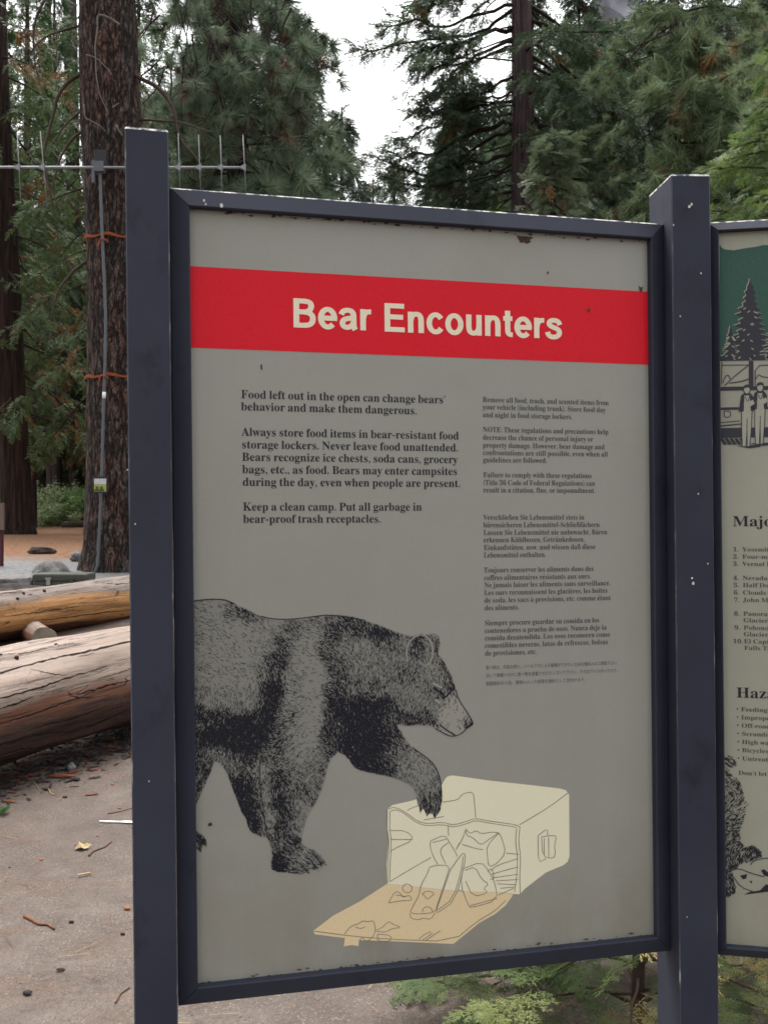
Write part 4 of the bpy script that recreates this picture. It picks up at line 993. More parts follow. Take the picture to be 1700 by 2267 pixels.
def build_mi(name, V, Fc, mi, mats, parent):
    me = bpy.data.meshes.new(name)
    o3 = np.zeros(3)
    r = parent
    while r is not None:
        o3 = o3 + np.array(r.location)
        r = r.parent
    me.from_pydata([tuple(v - o3) for v in V], [], Fc)
    for m in mats:
        me.materials.append(m)
    me.polygons.foreach_set('material_index', mi)
    me.update()
    o = bpy.data.objects.new(name, me)
    COL.objects.link(o)
    o.parent = parent
    # outward normals
    import bmesh
    bm = bmesh.new()
    bm.from_mesh(me)
    bmesh.ops.recalc_face_normals(bm, faces=bm.faces)
    bm.to_mesh(me)
    bm.free()
    return o


def f1(a, b, h):
    return B1.w(a, h, b)


V, Fc, mi = post_prism([(sA, 0.05), (sB, 0.05), (sB, -0.08), (sA, -0.08)], f1, h_top, 'post', '')
post_l = build_mi('post', V, Fc, mi, [M_PAINT, M_WORN, M_EDGE], board)
# right post: corner A (front left), B (front right), 0.13 deep
pA = np.array(((D(1457, 0)[0] - CX) / F * 1.871, 1.871))
pB = np.array(((D(1541, 0)[0] - CX) / F * 1.873, 1.873))
pD = np.array(((D(1408, 0)[0] - CX) / F * 2.0, 2.0))
pC = pD + (pB - pA)


def f2(a, b, h):
    return np.array((a - LEAN * h, b, EYE + h))


V, Fc, mi = post_prism([tuple(pA), tuple(pB), tuple(pC), tuple(pD)], f2, h_top, 'post', '')
post_r = build_mi('post', V, Fc, mi, [M_PAINT, M_WORN, M_EDGE], board)
# far post of the second panel, outside the frame
S2 = 0.93
V, Fc, mi = post_prism([(S2 + 0.03, 0.05), (S2 + 0.11, 0.05), (S2 + 0.11, -0.08), (S2 + 0.03, -0.08)],
                       lambda a, b, h: B2.w(a, h, b), h_top, 'post', '')
build_mi('post', V, Fc, mi, [M_PAINT, M_WORN, M_EDGE], board)

# paint flakes, droppings on posts
flk = []


def flake(B, px, py, r, n, seed):
    k = 9
    rr = np.random.default_rng(seed)
    pts = [(px + r * (0.6 + 0.6 * rr.random()) * math.cos(2 * math.pi * i / k), py + r * 1.4 * (0.6 + 0.6 * rr.random()) * math.sin(2 * math.pi * i / k)) for i in range(k)]
    sh = [B.hit(x, y, n) for x, y in pts]
    return (np.array([B.w(s, h, n) for s, h in sh]), [tuple(range(k))], 0)


M_FLAKE = m_plain('pale_droppings', (0.62, 0.60, 0.56), 0.9, 0.1)


def frame_profile(B, s0, s1, h0, h1, w, parent):
    """picture frame: bevelled rails, mitred corners. Outer rectangle s0..s1, h0..h1, width w"""
    fr = thing('panel_frame', (0, 0, 0), None, None)
    fr.parent = parent
    fr.location = (0, 0, 0)
    no, ni, nb = 0.004, 0.017, -0.03
    io, ii = 0.0, w
    corners = {'tl': (s0, h1, 1, -1), 'tr': (s1, h1, -1, -1), 'br': (s1, h0, -1, 1), 'bl': (s0, h0, 1, 1)}

    def prof(c):
        s, h, ds, dh = corners[c]
        e = 0.0022
        return [(s, h, nb), (s, h, no), (s + ds * e, h + dh * e, no + 0.0018), (s + ds * (w - e), h + dh * (w - e), ni), (s + ds * w, h + dh * w, ni - 0.002), (s + ds * w, h + dh * w, -0.004), ]
    for nm, a, b in (('top_rail', 'tl', 'tr'), ('side_rail', 'tr', 'br'), ('bottom_rail', 'br', 'bl'), ('side_rail', 'bl', 'tl')):
        pa, pb = prof(a), prof(b)
        g = 0.0006
        ln = math.hypot(pb[0][0] - pa[0][0], pb[0][1] - pa[0][1])
        # hairline gap at the mitres
        ex, ey = (pb[0][0] - pa[0][0]) / ln * g, (pb[0][1] - pa[0][1]) / ln * g
        V = [B.w(s + ex, h + ey, n) for s, h, n in pa] + [B.w(s - ex, h - ey, n) for s, h, n in pb]
        k = len(pa)
        Fc = [(i, i + 1, k + i + 1, k + i) for i in range(k - 1)] + [(k - 1, 0, k, 2 * k - 1), tuple(range(k)), tuple(range(2 * k - 1, k - 1, -1))]
        mi = [0] * len(Fc)
        if nm == 'top_rail':
            mi[1] = 1
            mi[0] = 1
        build_mi(nm, np.array(V), Fc, mi, [M_PAINT, M_WORN], fr)
    return fr


sl, ht = B1.hit(*D(401, 447))
sr = B1.hit(*D(1402, 517))[0]
hb = B1.hit(*D(415, 2130))[1]
FW = 0.034
frame_profile(B1, sl - FW * 0.8, sr + FW * 0.85, hb - FW * 0.9, ht + FW * 0.9, FW, board)
s2l = 0.0
frame_profile(B2, s2l - FW * 0.65, S2 + 0.03 - 0.002, hb - FW * 0.9, ht + FW * 0.9, FW * 0.62, board)


def slab(B, s0, s1, h0, h1, n0, n1):
    V = np.array([B.w(s, h, n) for n in (n0, n1) for s, h in ((s0, h0), (s1, h0), (s1, h1), (s0, h1))])
    return V, np.array([[0, 1, 2, 3], [7, 6, 5, 4], [0, 4, 5, 1], [1, 5, 6, 2], [2, 6, 7, 3], [3, 7, 4, 0]])


def panel(B, s0, s1, h0, h1, mat, label):
    p = thing('sign_panel', (0, 0, 0), None, None)
    p.parent = board
    p['label'] = label
    V, Fc = slab(B, s0, s1, h0, h1, -0.022, 0.0)
    # material coordinates measured from eye height: give the slab its own origin
    o = obj('panel_sheet', [(V, Fc, 0)], mat, p)
    for v in o.data.vertices:
        v.co.z -= EYE
    o.location = (0, 0, EYE)
    return p


pan1 = panel(B1, sl - 0.01, sr + 0.01, hb - 0.012, ht + 0.012, M_PANEL, 'grey panel with red title band, bear and spilled food box')
pan2 = panel(B2, s2l - 0.01, S2 + 0.01, hb - 0.012, ht + 0.012, M_PANEL2, 'pale green panel with forest picture and list of trails')

# red band
e = 2.0
band = [D(398, 572.6), D(1404, 632.2), D(1404, 788.2), D(400, 751)]
shb = [B1.hit(*p) for p in band]
shb = [(sl - 0.003, shb[0][1]), (sr + 0.003, shb[1][1]), (sr + 0.003, shb[2][1]), (sl - 0.003, shb[3][1])]
hb1 = (shb[0][1] + shb[1][1]) / 2
hb0 = (shb[2][1] + shb[3][1]) / 2
obj('title_band', [(np.array([B1.w(s, h, 0.0004) for s, h in ((sl - .003, hb0), (sr + .003, hb0), (sr + .003, hb1), (sl - .003, hb1))]), [(0, 1, 2, 3)], 0)], M_RED, pan1)


def Z8(x, y): return (380 + x / 1.508, 570 + y / 1.508)
def Z1(x, y): return (500 + x / 3.016, 830 + y / 3.016)
def Z2(x, y): return (1040 + x / 4.608, 860 + y / 4.608)
def Z3(x, y): return (1040 + x / 4.608, 1240 + y / 4.608)


def em(B, px, py, cap_px, cap_em):
    """metres per em for capitals cap_px tall at that place"""
    return (B.hit(px, py - cap_px)[1] - B.hit(px, py)[1]) / cap_em


tl = [('Bear', *Z8(398, 233), Z8(668, 0)[0]), ('Encounters', *Z8(702, 247), Z8(1302, 0)[0])]
obj('title_lettering', title_parts(B1, tl, em(B1, *Z8(409, 233), 97 / 1.508, 0.51), 0.0009), M_CREAM, pan1)
L = [("Food left out in the open can change bears’", 102, 155, 1468), ("behavior and make them dangerous.", 102, 236, 1276),
     ("Always store food items in bear-resistant food", 106, 406, 1555), ("storage lockers. Never leave food unattended.", 106, 490, 1552),
     ("Bears recognize ice chests, soda cans, grocery", 108, 573, 1547), ("bags, etc., as food. Bears may enter campsites", 110, 656, 1545),
     ("during the day, even when people are present.", 112, 740, 1566), ("Keep a clean camp. Put all garbage in", 114, 906, 1309),
     ("bear-proof trash receptacles.", 116, 988, 1036)]
lines = [(t, *Z1(x, y), Z1(x1, 0)[0]) for t, x, y, x1 in L]
sy = em(B1, *Z1(102, 155), 18.2, 0.46)
for i0, i1 in ((0, 2), (2, 7), (7, 9)):
    obj('paragraph', text_parts(B1, SERIF, lines[i0:i1], sy, 0.0005), M_INK, pan1)
L = [("Remove all food, trash, and scented items from", 128, 137, 1413), ("your vehicle (including trunk). Store food day", 128, 212, 1383),
     ("and night in food storage lockers.", 128, 292, 1045), ("NOTE: These regulations and precautions help", 130, 443, 1410),
     ("decrease the chance of personal injury or", 130, 522, 1255), ("property damage. However, bear damage and", 130, 602, 1372),
     ("confrontations are still possible, even when all", 130, 678, 1405), ("guidelines are followed.", 132, 752, 785),
     ("Failure to comply with these regulations", 134, 905, 1240), ("(Title 36 Code of Federal Regulations) can", 134, 985, 1275),
     ("result in a citation, fine, or impoundment.", 134, 1060, 1278), ("Verschließen Sie Lebensmittel stets in", 135, 1340, 1165),
     ("bärensicheren Lebensmittel-Schließfächern.", 135, 1417, 1335), ("Lassen Sie Lebensmittel nie unbewacht. Bären", 137, 1495, 1400),
     ("erkennen Kühlboxen, Getränkedosen,", 137, 1570, 1170), ("Einkaufstüten, usw. und wissen daß diese", 139, 1648, 1280),
     ("Lebensmittel enthalten.", 139, 1725, 775)]
lines = [(t, *Z2(x, y), Z2(x1, 0)[0]) for t, x, y, x1 in L]
L = [("Toujours conserver les aliments dans des", 140, 127, 1262), ("coffres alimentaires résistants aux ours.", 142, 205, 1235),
     ("Ne jamais laiser les aliments sans surveillance.", 144, 280, 1432), ("Les ours reconnaissent les glacières, les boîtes", 144, 358, 1402),
     ("de soda, les sacs à provisions, etc. comme étant", 146, 435, 1435), ("des aliments.", 148, 512, 503),
     ("Siempre procure guardar su comida en los", 148, 667, 1320), ("contenedores a prueba de osos. Nunca deje la", 148, 745, 1393),
     ("comida desatendida. Los osos reconocen como", 150, 820, 1428), ("comestibles neveras, latas de refrescos, bolsas", 150, 897, 1408),
     ("de provisiones, etc.", 152, 975, 683)]
lines += [(t, *Z3(x, y), Z3(x1, 0)[0]) for t, x, y, x1 in L]
sy = em(B1, *Z2(128, 137), 11.4, 0.46)
for i0, i1 in ((0, 3), (3, 8), (8, 11), (11, 17), (17, 23), (23, 28)):
    obj('small_paragraph', text_parts(B1, SERIF, lines[i0:i1], sy, 0.0005), M_INKL, pan1)
L = [("食べ物は、可能な限り、いつもクマによる破壊ができない丈夫な食料入れに保管下さい。", 160, 1115, 1530),
     ("決して食糧のなかに食べ物を放置させたりしないで下さい。クマはアイスボックスや、", 160, 1195, 1530),
     ("炭酸飲料水の缶、買物の入った袋等を食料として見分けます。", 160, 1278, 1200)]
lines = [(t, *Z3(x, y), Z3(x1, 0)[0]) for t, x, y, x1 in L]
obj('japanese_lettering', text_parts(B1, KANA, lines, em(B1, *Z3(160, 1115), 8.6, 0.30), 0.0005), M_INKJ, pan1)

# ---- bear drawing: ink strokes following the fur
BEAR = [(424, 1331), (455, 1327), (484, 1326), (504, 1329), (520, 1337), (540, 1346), (559, 1355), (578, 1364), (598, 1369), (622, 1371), (653, 1370),
        (684, 1366), (709, 1362), (733, 1360), (755, 1361), (780, 1364), (808, 1373), (835, 1382), (859, 1391), (883, 1400), (905, 1407),
        (910, 1409), (917, 1406), (931, 1402), (943, 1405), (951, 1403), (961, 1401), (970, 1408), (974, 1424), (972, 1438), (970, 1449),
        (977, 1455), (989, 1477), (999, 1496), (1006, 1516), (1009, 1528), (1013, 1545), (1023, 1561), (1033, 1576), (1040, 1588), (1046, 1599),
        (1045, 1605), (1033, 1611), (1023, 1622), (1011, 1628), (997, 1630), (980, 1622), (963, 1612), (948, 1607), (929, 1606), (900, 1608),
        (878, 1604), (886, 1617), (898, 1637), (912, 1654), (927, 1666), (943, 1676), (958, 1689), (968, 1706), (974, 1725), (977, 1738),
        (978, 1772), (974, 1796), (961, 1813), (958, 1803), (950, 1801), (944, 1809), (941, 1798), (936, 1790), (930, 1800), (928, 1788), (924, 1780), (920, 1757), (913, 1744),
        (901, 1734), (872, 1722), (834, 1714), (806, 1708), (787, 1701), (780, 1692), (772, 1681), (763, 1671), (748, 1666), (734, 1680), (727, 1696),
        (719, 1728), (711, 1754), (697, 1783), (682, 1807), (675, 1827), (669, 1851), (668, 1868), (680, 1876), (697, 1882), (711, 1894),
        (719, 1906), (725, 1917), (716, 1914), (712, 1917), (716, 1926), (708, 1921), (704, 1923), (708, 1931), (699, 1925), (685, 1927), (688, 1936), (680, 1931), (665, 1936), (641, 1932),
        (612, 1930), (600, 1923), (599, 1911), (602, 1892), (598, 1870), (592, 1854), (578, 1853), (557, 1843), (548, 1827), (545, 1812),
        (536, 1800), (528, 1778), (518, 1752), (508, 1725), (501, 1708), (494, 1699), (483, 1689), (475, 1686), (471, 1701), (460, 1725),
        (448, 1754), (436, 1778), (428, 1795), (423, 1800), (421, 1700), (419, 1500)]
FOOT = [(424, 1832), (438, 1840), (452, 1851), (458, 1863), (459, 1877), (452, 1872), (448, 1874), (446, 1888), (436, 1881), (424, 1888)]
TONE = np.array([(440, 1345, .2), (480, 1340, .15), (520, 1350, .6), (545, 1358, .9), (570, 1366, .6), (430, 1400, .25), (480, 1400, .15), (530, 1390, .12),
    (570, 1385, .08), (610, 1380, .15), (450, 1450, .18), (500, 1450, .08), (550, 1440, .1), (590, 1430, .2), (440, 1500, .2), (500, 1500, .14), (550, 1500, .2),
    (590, 1490, .5), (430, 1540, .45), (470, 1550, .3), (520, 1555, .35), (560, 1550, .3), (440, 1580, .92), (480, 1590, .95), (520, 1600, 1), (560, 1595, .95),
    (625, 1400, .5), (650, 1395, .6), (640, 1420, .75), (620, 1430, .8), (615, 1460, .85), (605, 1500, 1), (600, 1530, 1), (590, 1560, 1), (580, 1590, 1), (570, 1620, 1),
    (460, 1630, 1), (510, 1640, 1), (550, 1650, 1), (480, 1680, .55), (520, 1700, .5), (560, 1710, .45), (540, 1690, .9), (430, 1620, .8), (440, 1680, .75),
    (435, 1740, .65), (455, 1700, .95), (540, 1750, 1), (560, 1800, 1), (570, 1840, .97), (530, 1720, 1), (565, 1738, 1), (530, 1745, 1), (548, 1785, 1), (572, 1825, 1), (558, 1725, 1), (550, 1820, 1), (566, 1775, 1),
    (660, 1430, .1), (690, 1410, .12), (680, 1470, .08), (650, 1500, .25), (700, 1500, .03), (690, 1550, .02), (660, 1550, .22), (640, 1580, .55), (690, 1600, .02),
    (680, 1640, .04), (650, 1640, .35), (620, 1640, .75), (600, 1680, .7), (660, 1680, .2), (700, 1680, .25), (640, 1700, .6), (690, 1710, .5), (610, 1720, .9),
    (700, 1385, .45), (730, 1375, .5), (740, 1400, .9), (770, 1385, .7), (800, 1385, .85), (720, 1430, .65), (740, 1450, .7), (750, 1490, .8), (740, 1530, .85),
    (745, 1570, .95), (735, 1610, .9), (725, 1650, .8), (715, 1690, .7), (770, 1440, .4), (800, 1440, .38), (780, 1480, .45), (820, 1480, .4), (790, 1520, .6),
    (830, 1520, .6), (860, 1460, .45), (850, 1400, .9), (880, 1420, .85), (860, 1430, .55), (800, 1560, 1), (850, 1570, 1), (780, 1600, 1), (870, 1585, .8),
    (810, 1605, 1), (905, 1435, .85), (918, 1420, .95), (930, 1435, .9), (935, 1450, .85), (900, 1425, .1), (903, 1460, .15), (957, 1440, .05), (950, 1420, .2), (952, 1462, .1),
    (962, 1412, .55), (970, 1430, .8), (966, 1447, .95), (900, 1480, .75), (890, 1520, .45), (920, 1500, .55), (950, 1480, .3), (975, 1490, .35), (995, 1505, .9), (985, 1475, .8),
    (962, 1508, .25), (975, 1518, .1), (966, 1525, .9), (978, 1533, .95), (986, 1541, .9), (1000, 1530, .85), (972, 1543, .05), (900, 1560, .45), (930, 1550, .4), (960, 1560, .25),
    (915, 1592, .8), (950, 1580, .75), (955, 1600, .8), (890, 1597, .9), (935, 1600, .85), (1000, 1560, 0), (990, 1590, 0), (1020, 1580, .03), (1010, 1610, 0), (1003, 1545, 0), (1020, 1560, .02),
    (975, 1575, .12), (1038, 1598, .6), (800, 1640, 1), (820, 1660, 1), (840, 1690, 1), (780, 1660, 1), (860, 1640, 1), (870, 1680, .75), (885, 1650, .75), (893, 1665, .4), (890, 1700, .3), (920, 1690, .15),
    (940, 1700, .2), (930, 1730, .2), (860, 1710, .95), (900, 1722, .5), (955, 1740, .35), (945, 1770, .55), (960, 1770, .6), (935, 1760, .5), (970, 1765, .85), (950, 1795, .75),
    (583, 1715, .12), (581, 1740, .12), (583, 1765, .12), (588, 1795, .12), (594, 1830, .15), (560, 1760, 1), (568, 1790, 1), (605, 1740, .95), (608, 1780, .95), (620, 1780, 1), (650, 1760, .6), (680, 1760, .6), (665, 1790, .3), (640, 1800, .9), (660, 1830, .4), (620, 1830, 1), (610, 1860, .7), (650, 1870, .85),
    (620, 1910, 1), (650, 1890, .55), (680, 1895, .25), (700, 1905, .3), (660, 1920, .45), (690, 1920, .75), (630, 1925, 1), (710, 1910, .75), (430, 1850, .5), (445, 1860, .75), (440, 1875, .8)], float)
DIRS = np.array([(450, 1400, 20), (550, 1400, 38), (500, 1500, 30), (560, 1580, 100), (470, 1580, 118), (600, 1500, 105), (680, 1450, -15), (680, 1550, -20),
    (660, 1640, -38), (740, 1450, 60), (740, 1600, 95), (800, 1480, 80), (860, 1540, 75), (920, 1520, 130), (960, 1480, 60), (830, 1680, 40), (920, 1700, 60),
    (950, 1780, 85), (640, 1800, 80), (560, 1800, 75), (520, 1690, 80), (440, 1700, 95), (660, 1910, 20), (630, 1400, 55), (610, 1440, 40)], float)


def blend(Q, P, sg):
    """smooth weights of the control points P at the places Q"""
    d2 = ((Q[:, None, 0] - P[None, :, 0]) ** 2 + (Q[:, None, 1] - P[None, :, 1]) ** 2)
    w = np.exp(-d2 / (2 * sg * sg)) + 30.0 / (d2 + 60.0) ** 2
    return w / w.sum(1)[:, None]


def hit_many(B, Q, n):
    a, b = (Q[:, 0] - CX) / F, -(Q[:, 1] - CY) / F
    q, u = B.p, B.u
    t = (a * q[1] - q[0]) / (u[0] - a * u[1])
    d = q[1] + u[1] * t
    g = q[None] + u[None] * t[:, None] + B.nv[None] * np.asarray(n)[:, None]
    return np.column_stack([g, EYE + b * d])


def ink(B, poly, tone, dirs, N, mats, lo=0.0007, cell=2.6, seed=1, clipx=None):
    r = np.random.default_rng(seed)
    P = np.array(poly)
    x0, y0, x1, y1 = P[:, 0].min(), P[:, 1].min(), P[:, 0].max(), P[:, 1].max()
    parts = []
    Q = r.random((N, 2)) * (x1 - x0, y1 - y0) + (x0, y0)
    Q = Q[inside(Q, poly)]
    tv, an = np.empty(len(Q)), np.empty(len(Q))
    for k in range(0, len(Q), 20000):
        q = Q[k:k + 20000]
        tv[k:k + 20000] = blend(q, tone, 13.0) @ tone[:, 2]
        wd = blend(q, dirs, 40.0)
        an[k:k + 20000] = np.arctan2(wd @ np.sin(np.radians(dirs[:, 2])), wd @ np.cos(np.radians(dirs[:, 2])))
    # tufts of fur: streaky noise along the coat
    c, s = np.cos(an), np.sin(an)
    nz = np.array([noise.noise(Vector(((x * c_ + y * s_) * 0.05, (y * c_ - x * s_) * 0.22, 7.0))) * 0.38 + noise.noise(Vector((x * 0.05, y * 0.05, 9.0))) * 0.16 for (x, y), c_, s_ in zip(Q, c, s)])
    mid = np.clip(1.15 - np.abs(tv - 0.5) * 1.7, 0, 1)
    tv = np.clip(0.05 + 0.93 * np.clip(tv, 0, 1) ** (1.2 - 0.2 * np.clip(tv, 0, 1)) + nz * mid * 0.85, 0.015, 0.985)
    an += r.normal(0, 0.22, len(Q))
    keep = r.random(len(Q)) < -np.log(1 - tv) / 3.6

    def strokes(K, ln, wid, mat, h):
        q, a = Q[K], an[K]
        l_ = ln * (0.6 + 0.8 * r.random(len(q)))[:, None]
        t = np.stack([np.cos(a), np.sin(a)], 1)
        p = np.stack([-t[:, 1], t[:, 0]], 1)
        ww = wid * (0.6 + 0.8 * r.random(len(q)))[:, None] / 2
        V = np.stack([q - t * l_ / 2, q + p * ww, q + t * l_ / 2, q - p * ww], 1)
        ok = inside(V[:, 0], poly) & inside(V[:, 2], poly)
        V = V[ok]
        hh = np.repeat(h + r.random(len(V)) * 0.0002, 4)
        V = V.reshape(-1, 2)
        parts.append((hit_many(B, V, hh), np.arange(len(V)).reshape(-1, 4), mat))
    strokes(keep & (tv < 0.58), 7.0, 1.5, 2, lo)
    strokes(keep & (tv >= 0.58), 7.0, 1.6, 0, lo + 0.0001)
    # light hairs over the dark coat
    strokes((r.random(len(Q)) < 0.025) & (tv < 0.93) & (tv > 0.3), 9.0, 1.4, 1, lo + 0.0004)
    return parts


bp = [poly_part(B1, BEAR, 0.0005, 1), poly_part(B1, FOOT, 0.0005, 1)]
MUZ = [(1006, 1524), (1013, 1545), (1023, 1561), (1033, 1576), (1040, 1588), (1046, 1599), (1045, 1605), (1033, 1611), (1023, 1622), (1011, 1628), (997, 1630), (980, 1622), (963, 1612), (968, 1585), (975, 1560), (988, 1545)]
bp.append(poly_part(B1, MUZ, 0.0006, 3))
bp += ink(B1, BEAR, TONE, DIRS, 215000, None, seed=3) + ink(B1, FOOT, TONE, DIRS, 3500, None, seed=4)
# contour lines of the drawing
for pts, w in (([(424, 1331), (455, 1327), (484, 1326), (504, 1329), (520, 1337)], 2.0), ([(578, 1364), (598, 1369), (622, 1371), (653, 1370), (684, 1366), (733, 1360), (808, 1373)], 1.8),
               ([(1009, 1528), (1013, 1545), (1023, 1561), (1033, 1576), (1040, 1588), (1046, 1599), (1045, 1605), (1033, 1611), (1023, 1622), (1011, 1628), (997, 1630), (980, 1622), (963, 1612)], 2.0),
               ([(973, 1604), (985, 1614), (998, 1622), (1006, 1627)], 2.6), ([(1046, 1599), (1040, 1606), (1030, 1612)], 5), ([(1036, 1588), (1030, 1596), (1033, 1606)], 1.6),
               ([(1005, 1524), (996, 1532), (988, 1541), (980, 1545)], 3), ([(958, 1522), (968, 1528), (978, 1534), (982, 1541)], 4), ([(943, 1405), (951, 1420), (957, 1440), (953, 1462), (946, 1470)], 1.5),
               ([(912, 1409), (903, 1425), (899, 1445), (901, 1462)], 1.6), ([(912, 1654), (943, 1676), (958, 1689), (968, 1706), (974, 1725), (977, 1750), (977, 1775)], 1.8),
               ([(936, 1790), (938, 1765), (934, 1748)], 2), ([(950, 1800), (953, 1775), (950, 1752)], 2), ([(700, 1922), (690, 1905), (676, 1896)], 2), ([(712, 1917), (704, 1900), (690, 1888)], 2),
               ([(680, 1930), (668, 1914), (655, 1905)], 2), ([(578, 1620), (579, 1660), (574, 1700), (578, 1760), (585, 1810), (592, 1854)], 1.6)):
    bp.append(line_part(B1, pts, w, 0.0016, 0))
for pts, w in (([(902, 1466), (899, 1448), (901, 1432), (907, 1418), (916, 1410), (928, 1405)], 3.2), ([(946, 1472), (954, 1462), (958, 1444), (955, 1426), (947, 1412), (936, 1405)], 3.4), ([(962, 1406), (968, 1412)], 3.0),
               ([(958, 1512), (968, 1518), (978, 1522)], 5.0), ([(962, 1548), (974, 1556)], 5.5),
               ([(962, 1406), (969, 1414)], 1.5)):
    bp.append(line_part(B1, pts, w, 0.0019, 3))
obj('bear_picture', bp, [M_FUR, M_FURL, M_FURM, M_MUZ], pan1)


# ---- spilled food box drawing
def Z7(x, y): return (660 + x / 2.592, 1680 + y / 2.592)


cool = [(815, 215), (822, 150), (850, 105), (868, 97), (890, 95), (1100, 125), (1330, 150), (1500, 170), (1535, 180), (1553, 205), (1555, 560), (1545, 590), (1520, 610), (1420, 652), (1300, 745),
        (1270, 777), (1240, 775), (1190, 768), (940, 760), (700, 737), (510, 715), (507, 600), (520, 470), (507, 400), (510, 290), (540, 265), (660, 238), (690, 228), (760, 215)]
lid = [(511, 716), (700, 738), (940, 761), (1190, 769), (1232, 776), (1226, 790), (1190, 840), (1130, 890), (1040, 940), (890, 1062), (525, 1046), (350, 1040), (345, 1075), (310, 1068), (262, 1076), (268, 1028), (95, 1006), (89, 985), (200, 900), (350, 820)]
cp = [poly_part(B1, [Z7(*p) for p in cool], 0.00025, 0), poly_part(B1, [Z7(*p) for p in lid], 0.00028, 1)]
lines = [[(515, 290), (545, 276), (590, 290), (640, 325), (690, 360), (740, 372), (830, 363), (890, 380), (960, 360), (1015, 340), (1080, 354), (1150, 364), (1250, 378), (1272, 392)],
         [(530, 300), (560, 290), (600, 306), (640, 338), (690, 372), (740, 384), (830, 376), (890, 392), (960, 374), (1015, 352), (1080, 366), (1150, 376), (1250, 392)],
         [(511, 292), (509, 400), (523, 480), (513, 600), (513, 712)], [(526, 300), (524, 400), (536, 480), (527, 600), (525, 705)], [(1271, 390), (1263, 480), (1276, 560), (1269, 680), (1273, 775)],
         [(1252, 395), (1245, 480), (1258, 560), (1252, 680), (1240, 765)], [(1268, 378), (1350, 330), (1450, 268), (1545, 195)], [(625, 297), (642, 285), (700, 264)], [(830, 248), (920, 234), (936, 205), (975, 190), (1005, 195), (1010, 250), (1018, 338)],
         [(860, 380), (862, 440)], [(525, 410), (620, 412), (668, 462), (540, 520), (528, 535)], [(530, 462), (600, 462), (655, 462)], [(525, 705), (640, 635), (762, 565)], [(1190, 540), (1265, 548)],
         [(760, 470), (838, 435), (862, 470), (905, 540), (912, 560)], [(760, 470), (755, 500), (770, 550), (800, 605)], [(862, 480), (820, 510), (815, 540), (845, 600)], [(770, 480), (850, 460)],
         [(905, 520), (945, 455), (960, 400), (985, 430), (1020, 410), (1050, 430), (1100, 420), (1150, 422), (1170, 460), (1190, 540), (1140, 600), (1092, 622), (1085, 560), (1080, 500), (1150, 425)],
         [(960, 400), (965, 440), (1000, 450), (1045, 495), (1080, 472), (1150, 422)], [(905, 520), (925, 480)], [(940, 490), (1020, 515), (1060, 520)],
         [(755, 620), (800, 608), (870, 612), (850, 680), (830, 740), (800, 830), (785, 880), (700, 890), (640, 885), (655, 850), (690, 790), (705, 720), (735, 670), (755, 620)],
         [(870, 640), (940, 540), (958, 545), (955, 600), (900, 810), (800, 885), (790, 870), (830, 760), (870, 640)], [(945, 560), (940, 620), (890, 800), (800, 868)], [(640, 885), (645, 915), (690, 924), (715, 912), (760, 922), (785, 882)],
         [(712, 880), (715, 858), (740, 845), (765, 858), (770, 880)], [(710, 775), (740, 755), (785, 770), (760, 790), (740, 808), (725, 785), (710, 775)], [(597, 745), (605, 722), (628, 716), (652, 730), (655, 752), (635, 768), (610, 765), (597, 745)],
         [(518, 826), (545, 775), (565, 758), (590, 775), (600, 795), (640, 780), (655, 812), (600, 812), (518, 826)], [(560, 780), (620, 790)],
         [(945, 630), (1050, 590), (1090, 640), (1125, 700), (1145, 810), (990, 855), (975, 840), (930, 720), (945, 630)], [(955, 640), (1015, 618), (1050, 690), (1095, 720), (1060, 740), (1090, 770), (1000, 790), (960, 700)], [(985, 842), (1140, 800)],
         [(1105, 640), (1140, 610), (1260, 572)], [(1110, 662), (1180, 640), (1260, 620)], [(1120, 682), (1260, 662)], [(1130, 700), (1260, 692)], [(1140, 716), (1250, 722)], [(1160, 742), (1240, 735)], [(1085, 645), (1110, 625), (1125, 690), (1100, 690)],
         [(1375, 440), (1428, 398), (1430, 440)], [(1375, 440), (1376, 597), (1420, 572)], [(1395, 447), (1470, 437), (1480, 450), (1468, 500), (1475, 540), (1462, 572), (1402, 560), (1395, 447)], [(1410, 455), (1410, 550)], [(1435, 450), (1436, 562)],
         [(265, 1006), (300, 960), (350, 945), (370, 928), (400, 935), (430, 925), (442, 960), (440, 1010), (390, 1052), (372, 1022), (350, 1040)], [(330, 965), (360, 975), (385, 960)], [(440, 985), (480, 970), (520, 930), (545, 950), (595, 968), (540, 972), (500, 995), (450, 990)],
         [(455, 1005), (535, 1012), (530, 1046), (455, 1046), (455, 1005)], [(690, 1035), (720, 1010), (760, 990)], [(735, 1040), (770, 1015), (815, 985)], [(715, 1038), (770, 1000)],
         [(95, 988), (300, 1016), (520, 1034), (885, 1048), (1030, 928), (1120, 878), (1190, 812)], [(940, 760), (915, 750)], [(1150, 780), (1235, 742)], [(720, 350), (835, 330)]]
for l in lines:
    cp.append(line_part(B1, [Z7(*p) for p in l], 1.5, 0.00045, 2))
obj('food_box_picture', cp, [M_COOL, M_LID, M_LINE], pan1)

# ---- second panel: printing
def Y1(x, y): return (1540 + x / 3.95, 480 + y / 3.95)
def Y2(x, y): return (1540 + x / 4.806, 1040 + y / 4.806)
def Y3(x, y): return (1540 + x / 4.256, 1480 + y / 4.256)


W2 = 4560        # the picture runs on to the right edge of its panel
rr = np.random.default_rng(11)
top = [(205, 240), (225, 270), (250, 285), (330, 293), (420, 276), (520, 262), (600, 245)] + [(600 + k * 110, 240 + 25 * math.sin(k * 1.3) - k * 4) for k in range(1, 37)]
g = [Y1(*p) for p in top] + [Y1(top[-1][0], 1240), Y1(203, 1240)]
pp = [poly_part(B2, g, 0.0003, 0)]


